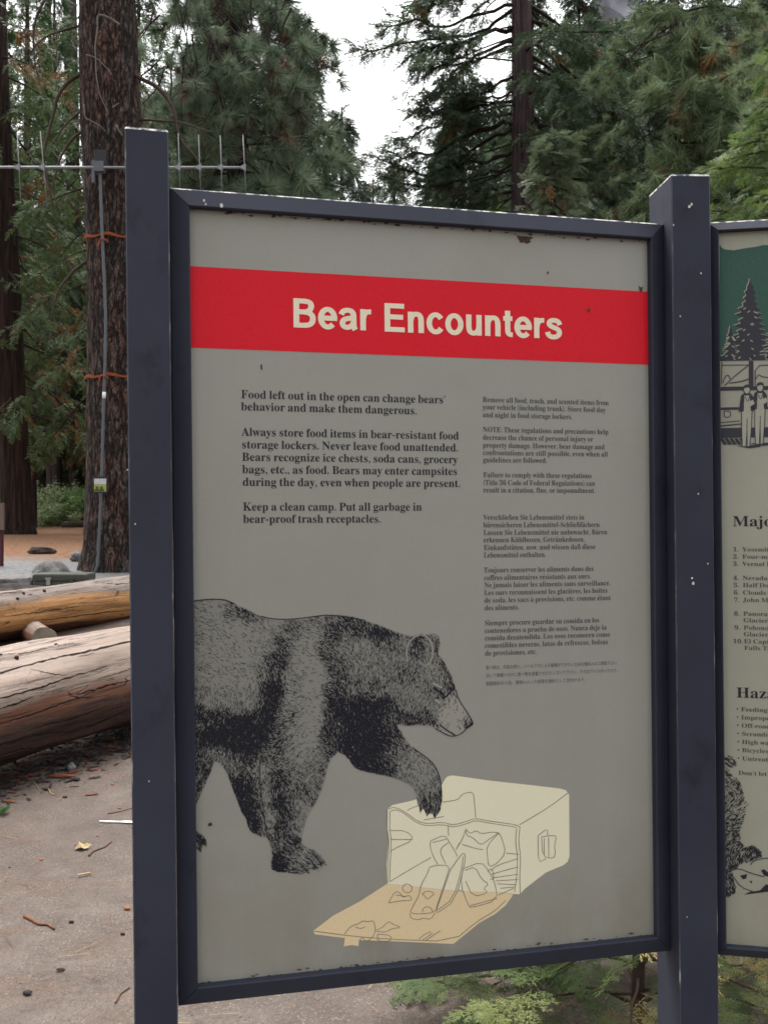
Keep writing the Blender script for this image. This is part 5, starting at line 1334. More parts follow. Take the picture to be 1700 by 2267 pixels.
def jag_tree(cx, yt, yb, hw, seed):
    r = np.random.default_rng(seed)
    n = 15
    Lf, Rt = [], []
    for i in range(n):
        f = i / (n - 1)
        w = hw * (0.03 + f ** 0.85) * (0.72 + 0.5 * r.random())
        y = yt + (yb - yt) * f
        Lf += [(cx - w * 0.55, y - (yb - yt) / n * 0.35), (cx - w, y + r.random() * 8)]
        w = hw * (0.03 + f ** 0.85) * (0.72 + 0.5 * r.random())
        Rt += [(cx + w * 0.55, y - (yb - yt) / n * 0.35), (cx + w, y + r.random() * 8)]
    return [(cx, yt - 12)] + Rt + Lf[::-1]


k = 0
for cx, yt, yb, hw in ((470, 560, 1235, 215), (300, 960, 1232, 75), (700, 860, 1236, 140), (900, 700, 1235, 190), (1150, 620, 1236, 210), (1400, 800, 1235, 170), (1650, 640, 1236, 220), (1950, 760, 1234, 180), (2260, 600, 1236, 230), (2560, 800, 1235, 160), (2850, 680, 1236, 210), (3150, 820, 1234, 170), (3450, 620, 1236, 230), (3760, 780, 1235, 170), (4050, 660, 1236, 210), (4330, 800, 1235, 160)):
    k += 1
    T = jag_tree(cx, yt, yb, hw, k)
    pp.append(poly_part(B2, [Y1(x - 7, y - 5) for x, y in T], 0.00045 + k * 0.00002, 3))
    pp.append(poly_part(B2, [Y1(*p) for p in T], 0.00046 + k * 0.00002, 1))
    for q in range(16):
        f = 0.3 + 0.7 * rr.random()
        x, y = cx + (rr.random() - .5) * 1.3 * hw * f, yt + (yb - yt) * f
        pp.append(line_part(B2, [Y1(x, y), Y1(x + 22 * (1 if x > cx else -1), y + 14)], 2.2, 0.0009, 3))


def q2(x0, y0, x1, y1, m, n=0.0008, s=0.02):
    return poly_part(B2, [Y1(x0, y0), Y1(x1, y0 - s * (x1 - x0)), Y1(x1, y1 - s * (x1 - x0)), Y1(x0, y1)], n, m)


pp.append(q2(203, 1225, W2, 1262, 1, 0.001))
for x in range(320, W2, 140):
    pp.append(poly_part(B2, [Y1(x, 1228), Y1(x + 12, 1250), Y1(x + 28, 1252)], 0.0011, 3))
# coach: windows, pillars, body, underside
pp += [q2(205, 1488, W2, 1522, 1), q2(205, 1668, W2, 1690, 1), q2(205, 1848, W2, 1935, 1), q2(460, 1262, 500, 1490, 1, 0.0009)]
for x in (960, 1420, 1880, 2340, 2800, 3260, 3720, 4180):
    pp.append(q2(x, 1252, x + 40, 1480, 1, 0.0009))
for l, w in (([(225, 1270), (222, 1470)], 1.6), ([(225, 1298), (460, 1296)], 1.6), ([(250, 1475), (340, 1390), (455, 1300)], 2.2), ([(235, 1455), (250, 1400), (280, 1380), (300, 1420)], 2.0), ([(290, 1455), (400, 1440), (470, 1415)], 2.4),
             ([(515, 1480), (515, 1300), (680, 1296)], 2.0), ([(520, 1420), (545, 1375), (575, 1400), (600, 1400), (640, 1410), (680, 1400)], 1.8), ([(245, 1700), (300, 1698), (302, 1750), (246, 1755), (245, 1700)], 1.6), ([(210, 1830), (400, 1810)], 2.4), ([(210, 1800), (380, 1785)], 1.6)):
    pp.append(line_part(B2, [Y1(*p) for p in l], w, 0.00085, 1))
for x in range(205, 380, 42):
    pp.append(poly_part(B2, [Y1(x, 1938), Y1(x + 30, 1936), Y1(x + 70, 1990), Y1(x + 36, 1994)], 0.00083, 1))


def person_drawing(x, y, s, seed):
    """a small inked hiker: jacket, light trousers, map in hand"""
    P = lambda a, b: Y1(x + a * s, y + b * s)
    pp.append(poly_part(B2, [P(-50, 60), P(-25, 40), P(30, 42), P(55, 75), P(60, 180), P(35, 200), P(-40, 205), P(-70, 190)], 0.00100, 1))
    pp.append(poly_part(B2, [P(-22, 60), P(20, 60), P(30, 190), P(-28, 195)], 0.00105, 2))
    pp.append(poly_part(B2, [P(-45, 195), P(40, 190), P(35, 330), P(22, 480), P(-2, 482), P(0, 300), P(-12, 480), P(-40, 484), P(-46, 330)], 0.00104, 2))
    for l in ([(-45, 200), (-46, 330), (-40, 484)], [(0, 250), (0, 300), (-8, 470)], [(40, 195), (35, 330), (22, 480)], [(-2, 300), (2, 480)], [(-18, 70), (5, 120), (20, 65)]):
        pp.append(line_part(B2, [P(*q) for q in l], 1.6, 0.0011, 1))
    pp.append(poly_part(B2, [P(28 * math.cos(a) - 2, 12 + 36 * math.sin(a)) for a in np.linspace(0, 6.1, 12)], 0.00108, 2))
    pp.append(line_part(B2, [P(28 * math.cos(a) - 2, 12 + 36 * math.sin(a)) for a in np.linspace(0, 6.28, 12)], 1.8, 0.0012, 1))
    pp.append(poly_part(B2, [P(-32, 5), P(-26, -22), P(0, -34), P(26, -22), P(30, 2), P(8, -8), P(-12, -4)], 0.00125, 1))
    pp.append(poly_part(B2, [P(-30, 130), P(50, 95), P(62, 130), P(-12, 175)], 0.00128, 2))
    pp.append(poly_part(B2, [P(-90, 478), P(90, 470), P(120, 486), P(20, 500)], 0.0008, 1))


person_drawing(445, 1500, 1.05, 1)
person_drawing(560, 1480, 1.05, 2)
person_drawing(760, 1470, 1.05, 3)
obj('forest_picture', pp, [M_GREEN, M_INKG, M_PANEL2, M_PANEL2], pan2)

hd = [("Major Trails", *Y2(388, 600), None)]
sy = em(B2, *Y2(388, 600), 22.5, 0.46)
tp = text_parts(B2, SERIF, hd, sy, 0.0005, 0, 1.12)
obj('heading', tp, M_INK, pan2)
hd = [("Hazards", *Y3(378, 272), None)]
tp = text_parts(B2, SERIF, hd, sy, 0.0005, 0, 1.12)
obj('heading', tp, M_INK, pan2)
sy = em(B2, *Y2(490, 868), 9.3, 0.46)
L = [("1.", 390, 868), ("Yosemite Falls Trail", 490, 868), ("2.", 390, 945), ("Four-mile Trail", 490, 945), ("3.", 390, 1022), ("Vernal Fall", 490, 1022), ("4.", 393, 1172), ("Nevada Fall", 493, 1172),
     ("5.", 395, 1248), ("Half Dome", 495, 1248), ("6.", 397, 1327), ("Clouds Rest", 495, 1327), ("7.", 400, 1405), ("John Muir Trail", 497, 1405), ("8.", 402, 1552), ("Panorama Trail", 500, 1552),
     ("Glacier Point", 501, 1622), ("9.", 405, 1700), ("Pohono", 503, 1700), ("Glacier Point", 504, 1770), ("10.", 390, 1845), ("El Capitan", 507, 1845), ("Falls Trail", 510, 1915)]
tp = text_parts(B2, SERIF, [(t, *Y2(x, y), None) for t, x, y in L], sy, 0.0005, 0, 1.2)
obj('trail_list', tp, M_INKL, pan2)
L = [("Feeding the", 422, 402), ("Improper", 424, 478), ("Off-road", 426, 555), ("Scrambling", 428, 632), ("High water", 430, 710), ("Bicycles", 431, 787), ("Untreated", 432, 865)]
tp = text_parts(B2, SERIF, [(t, *Y3(x, y), None) for t, x, y in L], sy, 0.0005, 0, 1.2)
tp += text_parts(B2, SERIF, [("•", 0, 0, None)] and [("•", *Y3(x - 42, y - 4), None) for t, x, y in L], sy * 1.25, 0.0005, 0, 1.0)
obj('hazard_list', tp, M_INKL, pan2)
obj('note_line', text_parts(B2, SERIF, [("Don’t let", *Y3(397, 1000), None)], sy, 0.0005, 0, 1.2), M_INKL, pan2)
tree2 = [(262, 830), (300, 812), (340, 820), (385, 880), (390, 915), (340, 940), (345, 1010), (400, 1040), (430, 1090), (450, 1180), (500, 1270), (480, 1340), (455, 1420), (420, 1540), (430, 1620), (470, 1680), (540, 1650), (620, 1720), (630, 1780), (560, 1800), (500, 1830), (420, 1850), (380, 1890), (340, 1900), (350, 1980), (380, 2060), (370, 2120), (300, 2160), (262, 2150)]
TN2 = np.array([(300, 870, .8), (360, 880, .55), (290, 960, .3), (320, 1060, .6), (390, 1090, .7), (300, 1150, .3), (380, 1190, .7), (300, 1260, .8), (340, 1220, .25), (450, 1290, .35), (290, 1330, .5), (360, 1380, .75), (430, 1420, .35),
                (300, 1450, .85), (380, 1500, .8), (330, 1560, .4), (300, 1620, .9), (350, 1700, .5), (430, 1680, .9), (540, 1710, .95), (580, 1760, .8), (400, 1780, .7), (320, 1800, .85), (300, 1900, .95), (340, 2100, .9), (300, 2000, .9)], float)
TN2 = np.array([(*Y3(a, b), c * 0.8) for a, b, c in TN2])
dr = np.array([(*Y3(300, 900), 30), (*Y3(400, 1500), 150), (*Y3(300, 2000), 70)], float)
obj('bush_picture', ink(B2, [Y3(*p) for p in tree2], TN2, dr, 26000, None, cell=2.2, seed=8) +
    [poly_part(B2, [Y3(*p) for p in q], 0.0007, 0) for q in ([(610, 1900), (640, 1890), (690, 1930), (680, 1960), (640, 1950)], [(415, 1950), (480, 1935), (470, 1980), (440, 1985)], [(600, 2090), (660, 2030), (720, 2060), (690, 2100), (450, 2130), (500, 2105)], [(500, 2000), (530, 2000), (520, 2025)])]
    + [line_part(B2, [Y3(*p) for p in l], 1.8, 0.0008, 0) for l in ([(510, 1850), (540, 1810), (620, 1790), (720, 1780)], [(340, 1900), (400, 1880), (520, 1930), (640, 1960)], [(350, 1960), (420, 2060), (560, 2110)])], [M_INK, M_PANEL2, M_INK], pan2)

# droppings, stains and scratches
def stain(pts, n=0.0012):
    return poly_part(B1, pts, n, 0)


M_STAIN = m_plain('brown_stain', (0.075, 0.05, 0.034), 0.9, 0.1, var=0.4, vscale=60)
sp = [stain([(1142, 521), (1152, 523), (1176, 524), (1180, 527), (1172, 531), (1174, 536), (1165, 540), (1158, 536), (1152, 538), (1147, 530)]),
      stain([(1412, 655 - 22), (1418, 637), (1422, 634), (1420, 645), (1416, 648)]), stain([(1300, 684), (1304, 682), (1306, 688), (1303, 692), (1299, 690)]),
      stain([(577, 808), (580, 807), (581, 819), (578, 818)]), stain([(462, 1822), (468, 1820), (471, 1826), (465, 1829), (460, 1827)]), stain([(1210, 602), (1213, 601), (1214, 606), (1211, 607)])]
for q in sp:
    obj('stain', [q], M_STAIN, pan1)
sp = []
for k in range(60):
    x = 415 + 1015 * rng.random()
    y = 460 + (x - 410) * 0.0705 + 3 + 5 * rng.random() ** 2
    r_ = 1 + 3.5 * rng.random() ** 2
    sp.append(stain([(x - r_ * 2, y), (x, y - r_ * .6), (x + r_ * 2, y + .15 * r_), (x + r_ * .4, y + r_ * .8)], 0.0010 + 0.00001 * k))
for k in range(70):
    x = 430 + 1010 * rng.random()
    y = 2180 - (x - 425) * 0.108 - 2 - 8 * rng.random() ** 2
    r_ = 1 + 3 * rng.random() ** 2
    sp.append(stain([(x - r_ * 2, y), (x, y - r_ * .6), (x + r_ * 2, y - .2 * r_), (x + r_ * .4, y + r_ * .6)], 0.0010 + 0.00001 * k))
props(obj('grime', sp, M_STAIN, pan1), kind='stuff')
fl = [flake(B1, *D(995, 792) if False else (491, 455), 4, 0.0255, 1), flake(B1, 452, 444, 2.5, 0.0255, 2), flake(B1, 456, 452, 2.2, 0.0255, 12)]
fl2 = []
for px, py, r_ in ((1525, 457, 4), (1530, 452, 3), (1551, 605, 2), (1490, 498, 2), (1545, 1093, 1.8), (1566, 1248, 1.8), (1534, 1292, 4), (1531, 1280, 2.4), (1505, 700, 1.6), (1520, 2030, 1.5)):
    d = 1.8695
    a, b = ray(px, py)
    k = 8
    rr = np.random.default_rng(px)
    V = []
    for i in range(k):
        q = ray(px + r_ * (0.5 + 0.6 * rr.random()) * math.cos(2 * math.pi * i / k), py + r_ * 1.3 * (0.5 + 0.6 * rr.random()) * math.sin(2 * math.pi * i / k))
        V.append((q[0] * d, d, EYE + q[1] * d))
    fl2.append((np.array(V), [tuple(range(k))], 0))
for px, py in ((300, 1160), (330, 1730), (283, 1040)):
    fl2.append(flake(B1, px, py, 1.6, 0.0508, px))
for q in fl + fl2:
    obj('bird_dropping', [q], M_FLAKE, board)

# ------------------------------------------------------------------ ground
def m_ground():
    t = NT('camp_ground', 0.95, 0.1)
    o = t.coord()
    y = t.sep(o)[1]
    big = t.noise(0.55, 5, o)
    mid = t.noise(5, 5, o)
    fine = t.noise(60, 4, o)
    sand = t.ramp(t.math('ADD', t.math('MULTIPLY', mid, 0.6), t.math('MULTIPLY', fine, 0.4)),
                  [(0.3, (0.062, 0.050, 0.043)), (0.5, (0.100, 0.082, 0.071)), (0.7, (0.142, 0.119, 0.103))])
    sand = t.mix(t.maprange(big, 0.44, 0.62, 0, 0.75), sand, (0.080, 0.064, 0.055))
    pat = t.noise(1.7, 6, t.coord((1, 1.6, 1)), 0.7)
    sand = t.mix(t.maprange(pat, 0.5, 0.68, 0, 0.5), sand, (0.10, 0.07, 0.052))
    grain = t.voro(210, o, out='Color')
    g2 = t.sep(grain)
    sand = t.mix(t.math('MULTIPLY', t.maprange(g2[0], 0.9, 0.94, 0, 0.6), t.maprange(t.noise(3, 2, o), 0.35, 0.55)), sand, (0.21, 0.18, 0.155))
    sand = t.mix(t.maprange(g2[1], 0.88, 0.92, 0, 0.6), sand, (0.045, 0.039, 0.038))
    rust = t.noise(1.3, 6, t.coord((1.0, 3.2, 1)), 0.7)
    sand = t.mix(t.maprange(rust, 0.58, 0.7, 0, 0.4), sand, (0.135, 0.073, 0.048))
    gravel = t.ramp(t.noise(16, 5, o, 0.8), [(0.38, (0.085, 0.092, 0.093)), (0.65, (0.22, 0.213, 0.212))])
    litter = t.ramp(t.noise(9, 7, o, 0.75), [(0.3, (0.075, 0.04, 0.026)), (0.5, (0.16, 0.085, 0.049)), (0.72, (0.25, 0.15, 0.09))])
    wob = t.math('ADD', y, t.math('MULTIPLY', t.math('SUBTRACT', t.noise(0.6, 4, o), 0.5), 5.0))
    col = t.mix(t.maprange(wob, 11.2, 12.6), t.mix(t.maprange(wob, 8.5, 10.5, 0, 0.7), sand, (0.075, 0.052, 0.04)), gravel)
    col = t.mix(t.maprange(wob, 17.0, 19.5), col, litter)
    dark = t.ramp(t.noise(1.2, 5, o), [(0.3, (0.03, 0.024, 0.016)), (0.7, (0.07, 0.055, 0.032))])
    col = t.mix(t.maprange(wob, 46, 52), col, dark)
    t.color(col)
    t.bump(t.math('ADD', t.math('MULTIPLY', mid, 0.5), fine), 0.6, 0.012)
    return t.m


xs = np.concatenate([np.linspace(-300, -14, 30), np.linspace(-13, 13, 150), np.linspace(14, 300, 30)])
ys = np.concatenate([np.linspace(-60, -3, 15), np.linspace(-2, 26, 190), np.linspace(27, 70, 45), np.linspace(75, 420, 40)])
V = np.array([(x, y, zg(x, y)) for y in ys for x in xs])
nx = len(xs)
i, j = np.meshgrid(np.arange(len(ys) - 1), np.arange(nx - 1), indexing='ij')
Fq = np.stack([i * nx + j, i * nx + j + 1, (i + 1) * nx + j + 1, (i + 1) * nx + j], -1).reshape(-1, 4)
M_GROUND = m_ground()
obj('ground', [(V, Fq, 0, True)], M_GROUND, kind='structure')

# ------------------------------------------------------------------ cliff far behind
def m_cliff():
    t = NT('granite_cliff', 0.95, 0.1)
    f = t.noise(0.03, 8, t.coord((1, 1, 0.35)), 0.7)
    t.color(t.ramp(f, [(0.3, (0.20, 0.205, 0.23)), (0.7, (0.42, 0.42, 0.45))]))
    t.bump(f, 0.8, 4)
    return t.m


cx_, cz_ = np.linspace(20, 420, 70), np.linspace(-2, 175, 50)
V = []
for z in cz_:
    for x in cx_:
        lim = 1.0 if x > 70 else max(0.0, (x - 30) / 40)
        p = Vector((x * 0.02, z * 0.02, 2.0))
        V.append((x, 300 + 22 * noise.noise(p) + 9 * noise.noise(p * 3) + 4 * noise.noise(p * 8) + 0.12 * z + 40 * (1 - lim), z * (0.25 + 0.75 * lim) + 6 * noise.noise(Vector((x * .05, 1, 1)))))
nx = len(cx_)
i, j = np.meshgrid(np.arange(len(cz_) - 1), np.arange(nx - 1), indexing='ij')
Fq = np.stack([i * nx + j, i * nx + j + 1, (i + 1) * nx + j + 1, (i + 1) * nx + j], -1).reshape(-1, 4)
obj('cliff', [(np.array(V), Fq, 0, True)], m_cliff(), kind='structure')

# ------------------------------------------------------------------ logs
def m_log(name, silver, mid, low, split, fresh=None):
    """peeled log: weathered upper side, browner flank; long grain, checks"""
    t = NT(name, 0.62, 0.3)
    o = t.coord()
    s = t.sep(o)
    grain = t.math('ADD', t.math('MULTIPLY', t.noise(1.0, 8, t.coord((1.1, 15, 15)), 0.62, 0.3), 0.5), t.math('MULTIPLY', t.noise(1.0, 7, t.coord((3.2, 46, 46)), 0.7, 0.5), 0.5))
    wig = t.noise(1.3, 4, t.coord((0.6, 4, 4)))
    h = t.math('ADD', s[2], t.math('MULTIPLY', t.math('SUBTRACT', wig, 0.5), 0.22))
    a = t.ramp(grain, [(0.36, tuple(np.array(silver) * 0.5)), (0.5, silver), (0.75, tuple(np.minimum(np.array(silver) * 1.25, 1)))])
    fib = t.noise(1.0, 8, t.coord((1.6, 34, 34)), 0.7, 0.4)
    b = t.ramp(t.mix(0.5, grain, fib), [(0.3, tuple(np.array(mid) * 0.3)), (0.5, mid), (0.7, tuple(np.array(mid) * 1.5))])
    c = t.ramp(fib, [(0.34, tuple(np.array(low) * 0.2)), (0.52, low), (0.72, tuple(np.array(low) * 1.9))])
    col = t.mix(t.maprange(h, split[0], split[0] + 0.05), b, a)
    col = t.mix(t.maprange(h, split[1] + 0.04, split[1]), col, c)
    chk = t.noise(1.0, 3, t.coord((0.35, 7, 7)), 0.5, 0.5)
    chk2 = t.noise(1.0, 4, t.coord((0.55, 19, 19)), 0.55, 0.2)
    crack = t.math('MAXIMUM', t.maprange(t.math('ABSOLUTE', t.math('SUBTRACT', chk, 0.5)), 0.0055, 0.0), t.math('MULTIPLY', t.maprange(t.math('ABSOLUTE', t.math('SUBTRACT', chk2, 0.56)), 0.012, 0.0), 0.7))
    col = t.mix(crack, col, (0.02, 0.014, 0.012))
    pk = t.voro(11, t.coord((1.2, 2.4, 2.4)), feature='DISTANCE_TO_EDGE')
    col = t.mix(t.math('MULTIPLY', t.maprange(pk, 0.05, 0.0), t.maprange(t.noise(2.2, 3, o), 0.4, 0.6, 0, 0.6)), col, (0.11, 0.06, 0.04))
    t.color(col)
    t.bump(t.math('SUBTRACT', t.math('MULTIPLY', grain, 0.6), crack), 0.7, 0.02)
    return t.m


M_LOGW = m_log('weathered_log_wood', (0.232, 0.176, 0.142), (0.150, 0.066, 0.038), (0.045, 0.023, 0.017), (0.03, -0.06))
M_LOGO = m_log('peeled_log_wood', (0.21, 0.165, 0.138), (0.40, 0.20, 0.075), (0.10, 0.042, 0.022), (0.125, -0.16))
M_END = m_plain('cut_log_end', (0.22, 0.185, 0.14), 0.85, 0.1, var=0.3, vscale=9)
M_CRACK = m_plain('crack_shadowed_wood', (0.022, 0.014, 0.011), 0.95, 0.05, var=0.4)
M_KNOT = m_plain('dark_knot', (0.045, 0.028, 0.02), 0.9, 0.1)


def log_mesh(L, r0, r1, seed, ribs=True, n=72, m=110):
    a = np.arange(n) * 2 * math.pi / n
    V = []
    o = seed * 5.7
    for i in range(m):
        f = i / (m - 1)
        x = (f - 0.5) * L
        r = r0 + (r1 - r0) * f
        for t in a:
            p = Vector((x * 0.7, math.cos(t) * 1.2 + o, math.sin(t) * 1.2))
            k = 1 + 0.11 * noise.noise(p) + 0.05 * noise.noise(p * 3)
            low = max(0, -math.sin(t) - 0.1)
            if ribs:
                q = Vector((x * 0.5, math.cos(t) * 9 + o, math.sin(t) * 9))
                k += (0.012 + 0.06 * low) * noise.noise(q) + 0.03 * low * noise.noise(q * 2.3)
            V.append((x, r * k * math.cos(t), r * k * math.sin(t)))
    i, j = np.meshgrid(np.arange(m - 1), np.arange(n), indexing='ij')
    j2 = (j + 1) % n
    Fq = np.stack([i * n + j, i * n + j2, (i + 1) * n + j2, (i + 1) * n + j], -1).reshape(-1, 4)
    V = np.array(V)
    return V, Fq, [tuple(range(n - 1, -1, -1)), tuple((m - 1) * n + k for k in range(n))]


def place_log(name, p0, p1, r0, r1, seed, mat, label, knots, ribs=True, cracks=()):
    p0, p1 = np.array(p0), np.array(p1)
    c = (p0 + p1) / 2
    d = nrm(p1 - p0)
    L = np.linalg.norm(p1 - p0)
    V, Fq, caps = log_mesh(L, r0, r1, seed, ribs)
    o = obj(name, [(V, Fq, 0, True), (V, caps, 1)], [mat, M_END], label=label, cat='log')
    y = nrm(np.cross((0, 0, 1), d))
    z = np.cross(d, y)
    R = Matrix(((d[0], y[0], z[0]), (d[1], y[1], z[1]), (d[2], y[2], z[2]))).to_4x4()
    R.translation = Vector(c)
    o.matrix_world = R
    from mathutils.bvhtree import BVHTree
    bv = BVHTree.FromPolygons([tuple(R @ v.co) for v in o.data.vertices], [tuple(f.vertices) for f in o.data.polygons])
    for pts, w in cracks:
        n_ = len(pts)
        m = 8 * n_
        xs_ = np.interp(np.linspace(0, n_ - 1, m), np.arange(n_), [q[0] for q in pts])
        ys_ = np.interp(np.linspace(0, n_ - 1, m), np.arange(n_), [q[1] for q in pts]) + rng.normal(0, 0.8, m)
        up_, lo_ = [], []
        for k_ in range(m):
            ww = w * (0.25 + 0.75 * math.sin(math.pi * (k_ + 0.5) / m)) * (0.6 + 0.7 * rng.random())
            for lst, sg in ((up_, -0.5), (lo_, 0.5)):
                a, b = ray(xs_[k_], ys_[k_] + sg * ww)
                h_ = bv.ray_cast(Vector((0, 0, EYE)), Vector((a, 1, b)).normalized())[0]
                if h_ is not None:
                    lst.append(np.array(h_) - np.array((a, 1, b)) * 0.0012)
        if len(up_) == len(lo_) == m:
            kn = obj('crack', [(np.array(up_ + lo_), np.array([[i, i + 1, m + i + 1, m + i] for i in range(m - 1)]), 0)], M_CRACK)
            kn.parent = o
            kn.matrix_parent_inverse = R.inverted()
    for px, py, s, dd in knots:
        # where the sight line meets the log surface
        a, b = ray(px, py)
        v = np.array((a, 1, b))
        e = np.array((0, 0, EYE))
        w0 = e - c
        # closest approach to the axis, step back by the radius
        vp = v - d * np.dot(v, d)
        wp = w0 - d * np.dot(w0, d)
        A, Bq = np.dot(vp, vp), 2 * np.dot(vp, wp)
        rr_ = (r0 + r1) / 2 * 0.98
        C = np.dot(wp, wp) - rr_ * rr_
        disc = max(Bq * Bq - 4 * A * C, 0)
        t = (-Bq - math.sqrt(disc)) / (2 * A)
        P = e + v * t
        nn = nrm((P - c) - d * np.dot(P - c, d))
        nn = nrm(nn + np.array((0, -.1, .25)))
        s *= 0.8
        Vk, Fk = tube([P - nn * 0.03, P + nn * s * 0.3, P + nn * s * 0.75, P + nn * s * 0.8], [s * 1.6, s * 1.1, s * 0.8, s * 0.4], 9)
        kn = obj('knot', [(Vk, Fk, 0, True)], M_KNOT, label=None)
        kn.parent = o
        kn.matrix_parent_inverse = R.inverted()
    return o


# near log
def along(p, q, f0, f1):
    p, q = np.array(p), np.array(q)
    return p + (q - p) * f0, p + (q - p) * f1


def zk(x, y): return (x / 3.7705, 1250 + y / 3.7705)


r_near = 0.336
q0 = at(*D(0, 1527), 5.85)
q1 = at(*D(290, 1455), 7.0)
e0, e1 = along(q0, q1, -1.1, 2.6)
place_log('log', e0, e1, r_near, 0.342, 3, M_LOGW, 'thick silvery weathered log lying nearest the notice board', [(125, 1427, .012, 0), (38, 1455, .014, 0), (98, 1490, .016, 0), (238, 1399, .011, 0), (2, 1450, .012, 0)],
          cracks=[([zk(*q) for q in l], w) for l, w in (([(-200, 965), (0, 905), (390, 795), (720, 730), (1120, 635), (1400, 560)], 4.5), ([(-100, 1150), (0, 1118), (330, 1030), (520, 960), (900, 850)], 4.0), ([(0, 1205), (130, 1165), (280, 1100)], 4.0),
                  ([(0, 750), (200, 742), (470, 675), (620, 655)], 2.5), ([(250, 870), (400, 905), (560, 925)], 2.0), ([(0, 1330), (250, 1260), (520, 1160), (800, 1060)], 3.5), ([(300, 1360), (600, 1290), (900, 1180)], 3.0), ([(500, 1430), (800, 1330), (1100, 1200)], 3.0), ([(0, 1500), (300, 1420), (600, 1390)], 3.0), ([(640, 1090), (900, 1010), (1110, 960)], 4.0), ([(800, 960), (1000, 900), (1120, 865)], 2.0))])
for f in (-0.75, 1.55):
    c_ = q0 + (q1 - q0) * f
    d_ = nrm(np.cross((0, 0, 1), nrm(q1 - q0)))
    V, Fq, caps = log_mesh(1.1, 0.05, 0.05, 6, False, 30, 14)
    y_ = nrm(np.cross((0, 0, 1), d_))
    Rm = np.column_stack([d_, y_, np.cross(d_, y_)])
    zb = zg(c_[0], c_[1])
    V = V @ Rm.T + np.array((c_[0], c_[1], zb + 0.05))
    obj('log', [(V, Fq, 0, True), (V, caps, 1)], [M_LOGO, M_END], origin=(c_[0], c_[1], zb), label='short bearer log under the left end of the silvery log' if f < 0 else 'short bearer log under the silvery log behind the board', cat='log')
zc0 = at(*D(0, 1331), 9.85)
zc1 = at(*D(290, 1293), 11.3)
e0, e1 = along(zc0, zc1, -0.9, 2.2)
place_log('log', e0, e1, 0.238, 0.292, 8, M_LOGO, 'orange peeled log raised on a short cross log', [(53, 1313, .018, 0), (99, 1308, .02, 0), (40, 1325, .018, 0), (208, 1283, .014, 0)], ribs=False,
          cracks=[([zk(*q) for q in l], w) for l, w in (([(560, 160), (800, 140), (1000, 130)], 2.0), ([(850, 150), (1000, 165), (1110, 145)], 2.5), ([(0, 440), (400, 390), (700, 340)], 1.8), ([(300, 470), (700, 420), (1100, 380)], 2.2), ([(0, 240), (150, 225)], 1.8))])
# short cross log under it
k0 = at(*D(97, 1380), 9.45)
kd = nrm((-0.5, 0.86, 0.0))
kk0, kk1 = k0, k0 + kd * 1.3
kr = 0.12
V, Fq, caps = log_mesh(1.3, kr, kr, 5, False, 40, 20)
o = obj('log', [(V, Fq, 0, True), (V, caps, 1)], [M_LOGW, M_END], label='short sawn log with pale round end under the orange log', cat='log')
y = nrm(np.cross((0, 0, 1), kd))
z = np.cross(kd, y)
R = Matrix(((kd[0], y[0], z[0]), (kd[1], y[1], z[1]), (kd[2], y[2], z[2]))).to_4x4()
R.translation = Vector((kk0 + kk1) / 2)
o.matrix_world = R

# ------------------------------------------------------------------ stones, case, small things by the logs
M_STONE = NT('granite_stone', 0.9, 0.2)
M_STONE.color(M_STONE.ramp(M_STONE.noise(14, 6, M_STONE.coord()), [(0.3, (0.09, 0.085, 0.083)), (0.7, (0.2, 0.19, 0.182))]))
M_STONE.bump(M_STONE.noise(20, 5, M_STONE.coord()), 0.6, 0.02)
M_STONE = M_STONE.m
M_DSTONE = m_plain('dark_burnt_and_gap_stone', (0.05, 0.043, 0.04), 0.95, 0.1, var=0.5, vscale=10)


def stone(px, py, d, s, seed, label, mat, name='stone', flat=0.0, top=None):
    p = at(px, py, d)
    z = zg(p[0], p[1])
    p[2] = max(z + s[2] * 0.25, min(p[2], z + s[2] * 0.8))
    if top:
        p[2] = at(px, top, d)[2] - s[2] * (0.9 if not flat else flat + 0.1)
    V, Fc = rock((0, 0, 0), s, seed, 3, 0.25, flat)
    return obj(name, [(V + p, Fc, 0, True)], mat, origin=p, label=label, cat='stone' if name == 'stone' else 'chunk')


stone(*D(110, 1232), 13.6, (0.30, 0.2, 0.3), 4, 'grey domed boulder behind the green case', M_STONE, top=D(0, 1217)[1])
stone(*D(-8, 1262), 12.6, (0.62, 0.4, 0.26), 5, 'flat grey stone slab at the left edge beside the orange log', M_STONE, flat=0.4, top=D(0, 1243)[1])
stone(*D(30, 1278), 12.0, (0.5, 0.3, 0.2), 6, 'black stone standing in for the shaded gap below the flat grey slab', M_DSTONE, top=D(0, 1265)[1])  # black colour stands in for the shade in the gap under the slab
stone(*D(172, 1203), 17.5, (0.16, 0.16, 0.12), 7, 'pinkish boulder at the foot of the big pine', M_STONE)
p = ground_at(*D(92, 1197))
V, Fc = rock((0, 0, 0), (0.27, 0.1, 0.09), 9, 3, 0.3)
obj('wood_chunk', [(V + p + (0, 0, .06), Fc, 0, True)], M_DSTONE, origin=p, label='small charred chunk of wood lying on the orange pine litter', cat='wood')

# green hard case standing behind the orange log
M_CASE = m_plain('olive_green_plastic', (0.047, 0.052, 0.039), 0.5, 0.4, var=0.1)
M_STEEL = m_plain('dull_steel', (0.36, 0.36, 0.36), 0.4, 0.5, metal=0.7, var=0.1)
cd = 12.4
cc = at(*D(140, 1252), cd)
gz = zg(cc[0], cc[1])
case = thing('hard_case', (cc[0], cc[1], gz), 'olive green hard case with steel latches behind the orange log', 'case')
ct = at(*D(140, 1238), cd)[2]
cw, cdp = 0.70, 0.42


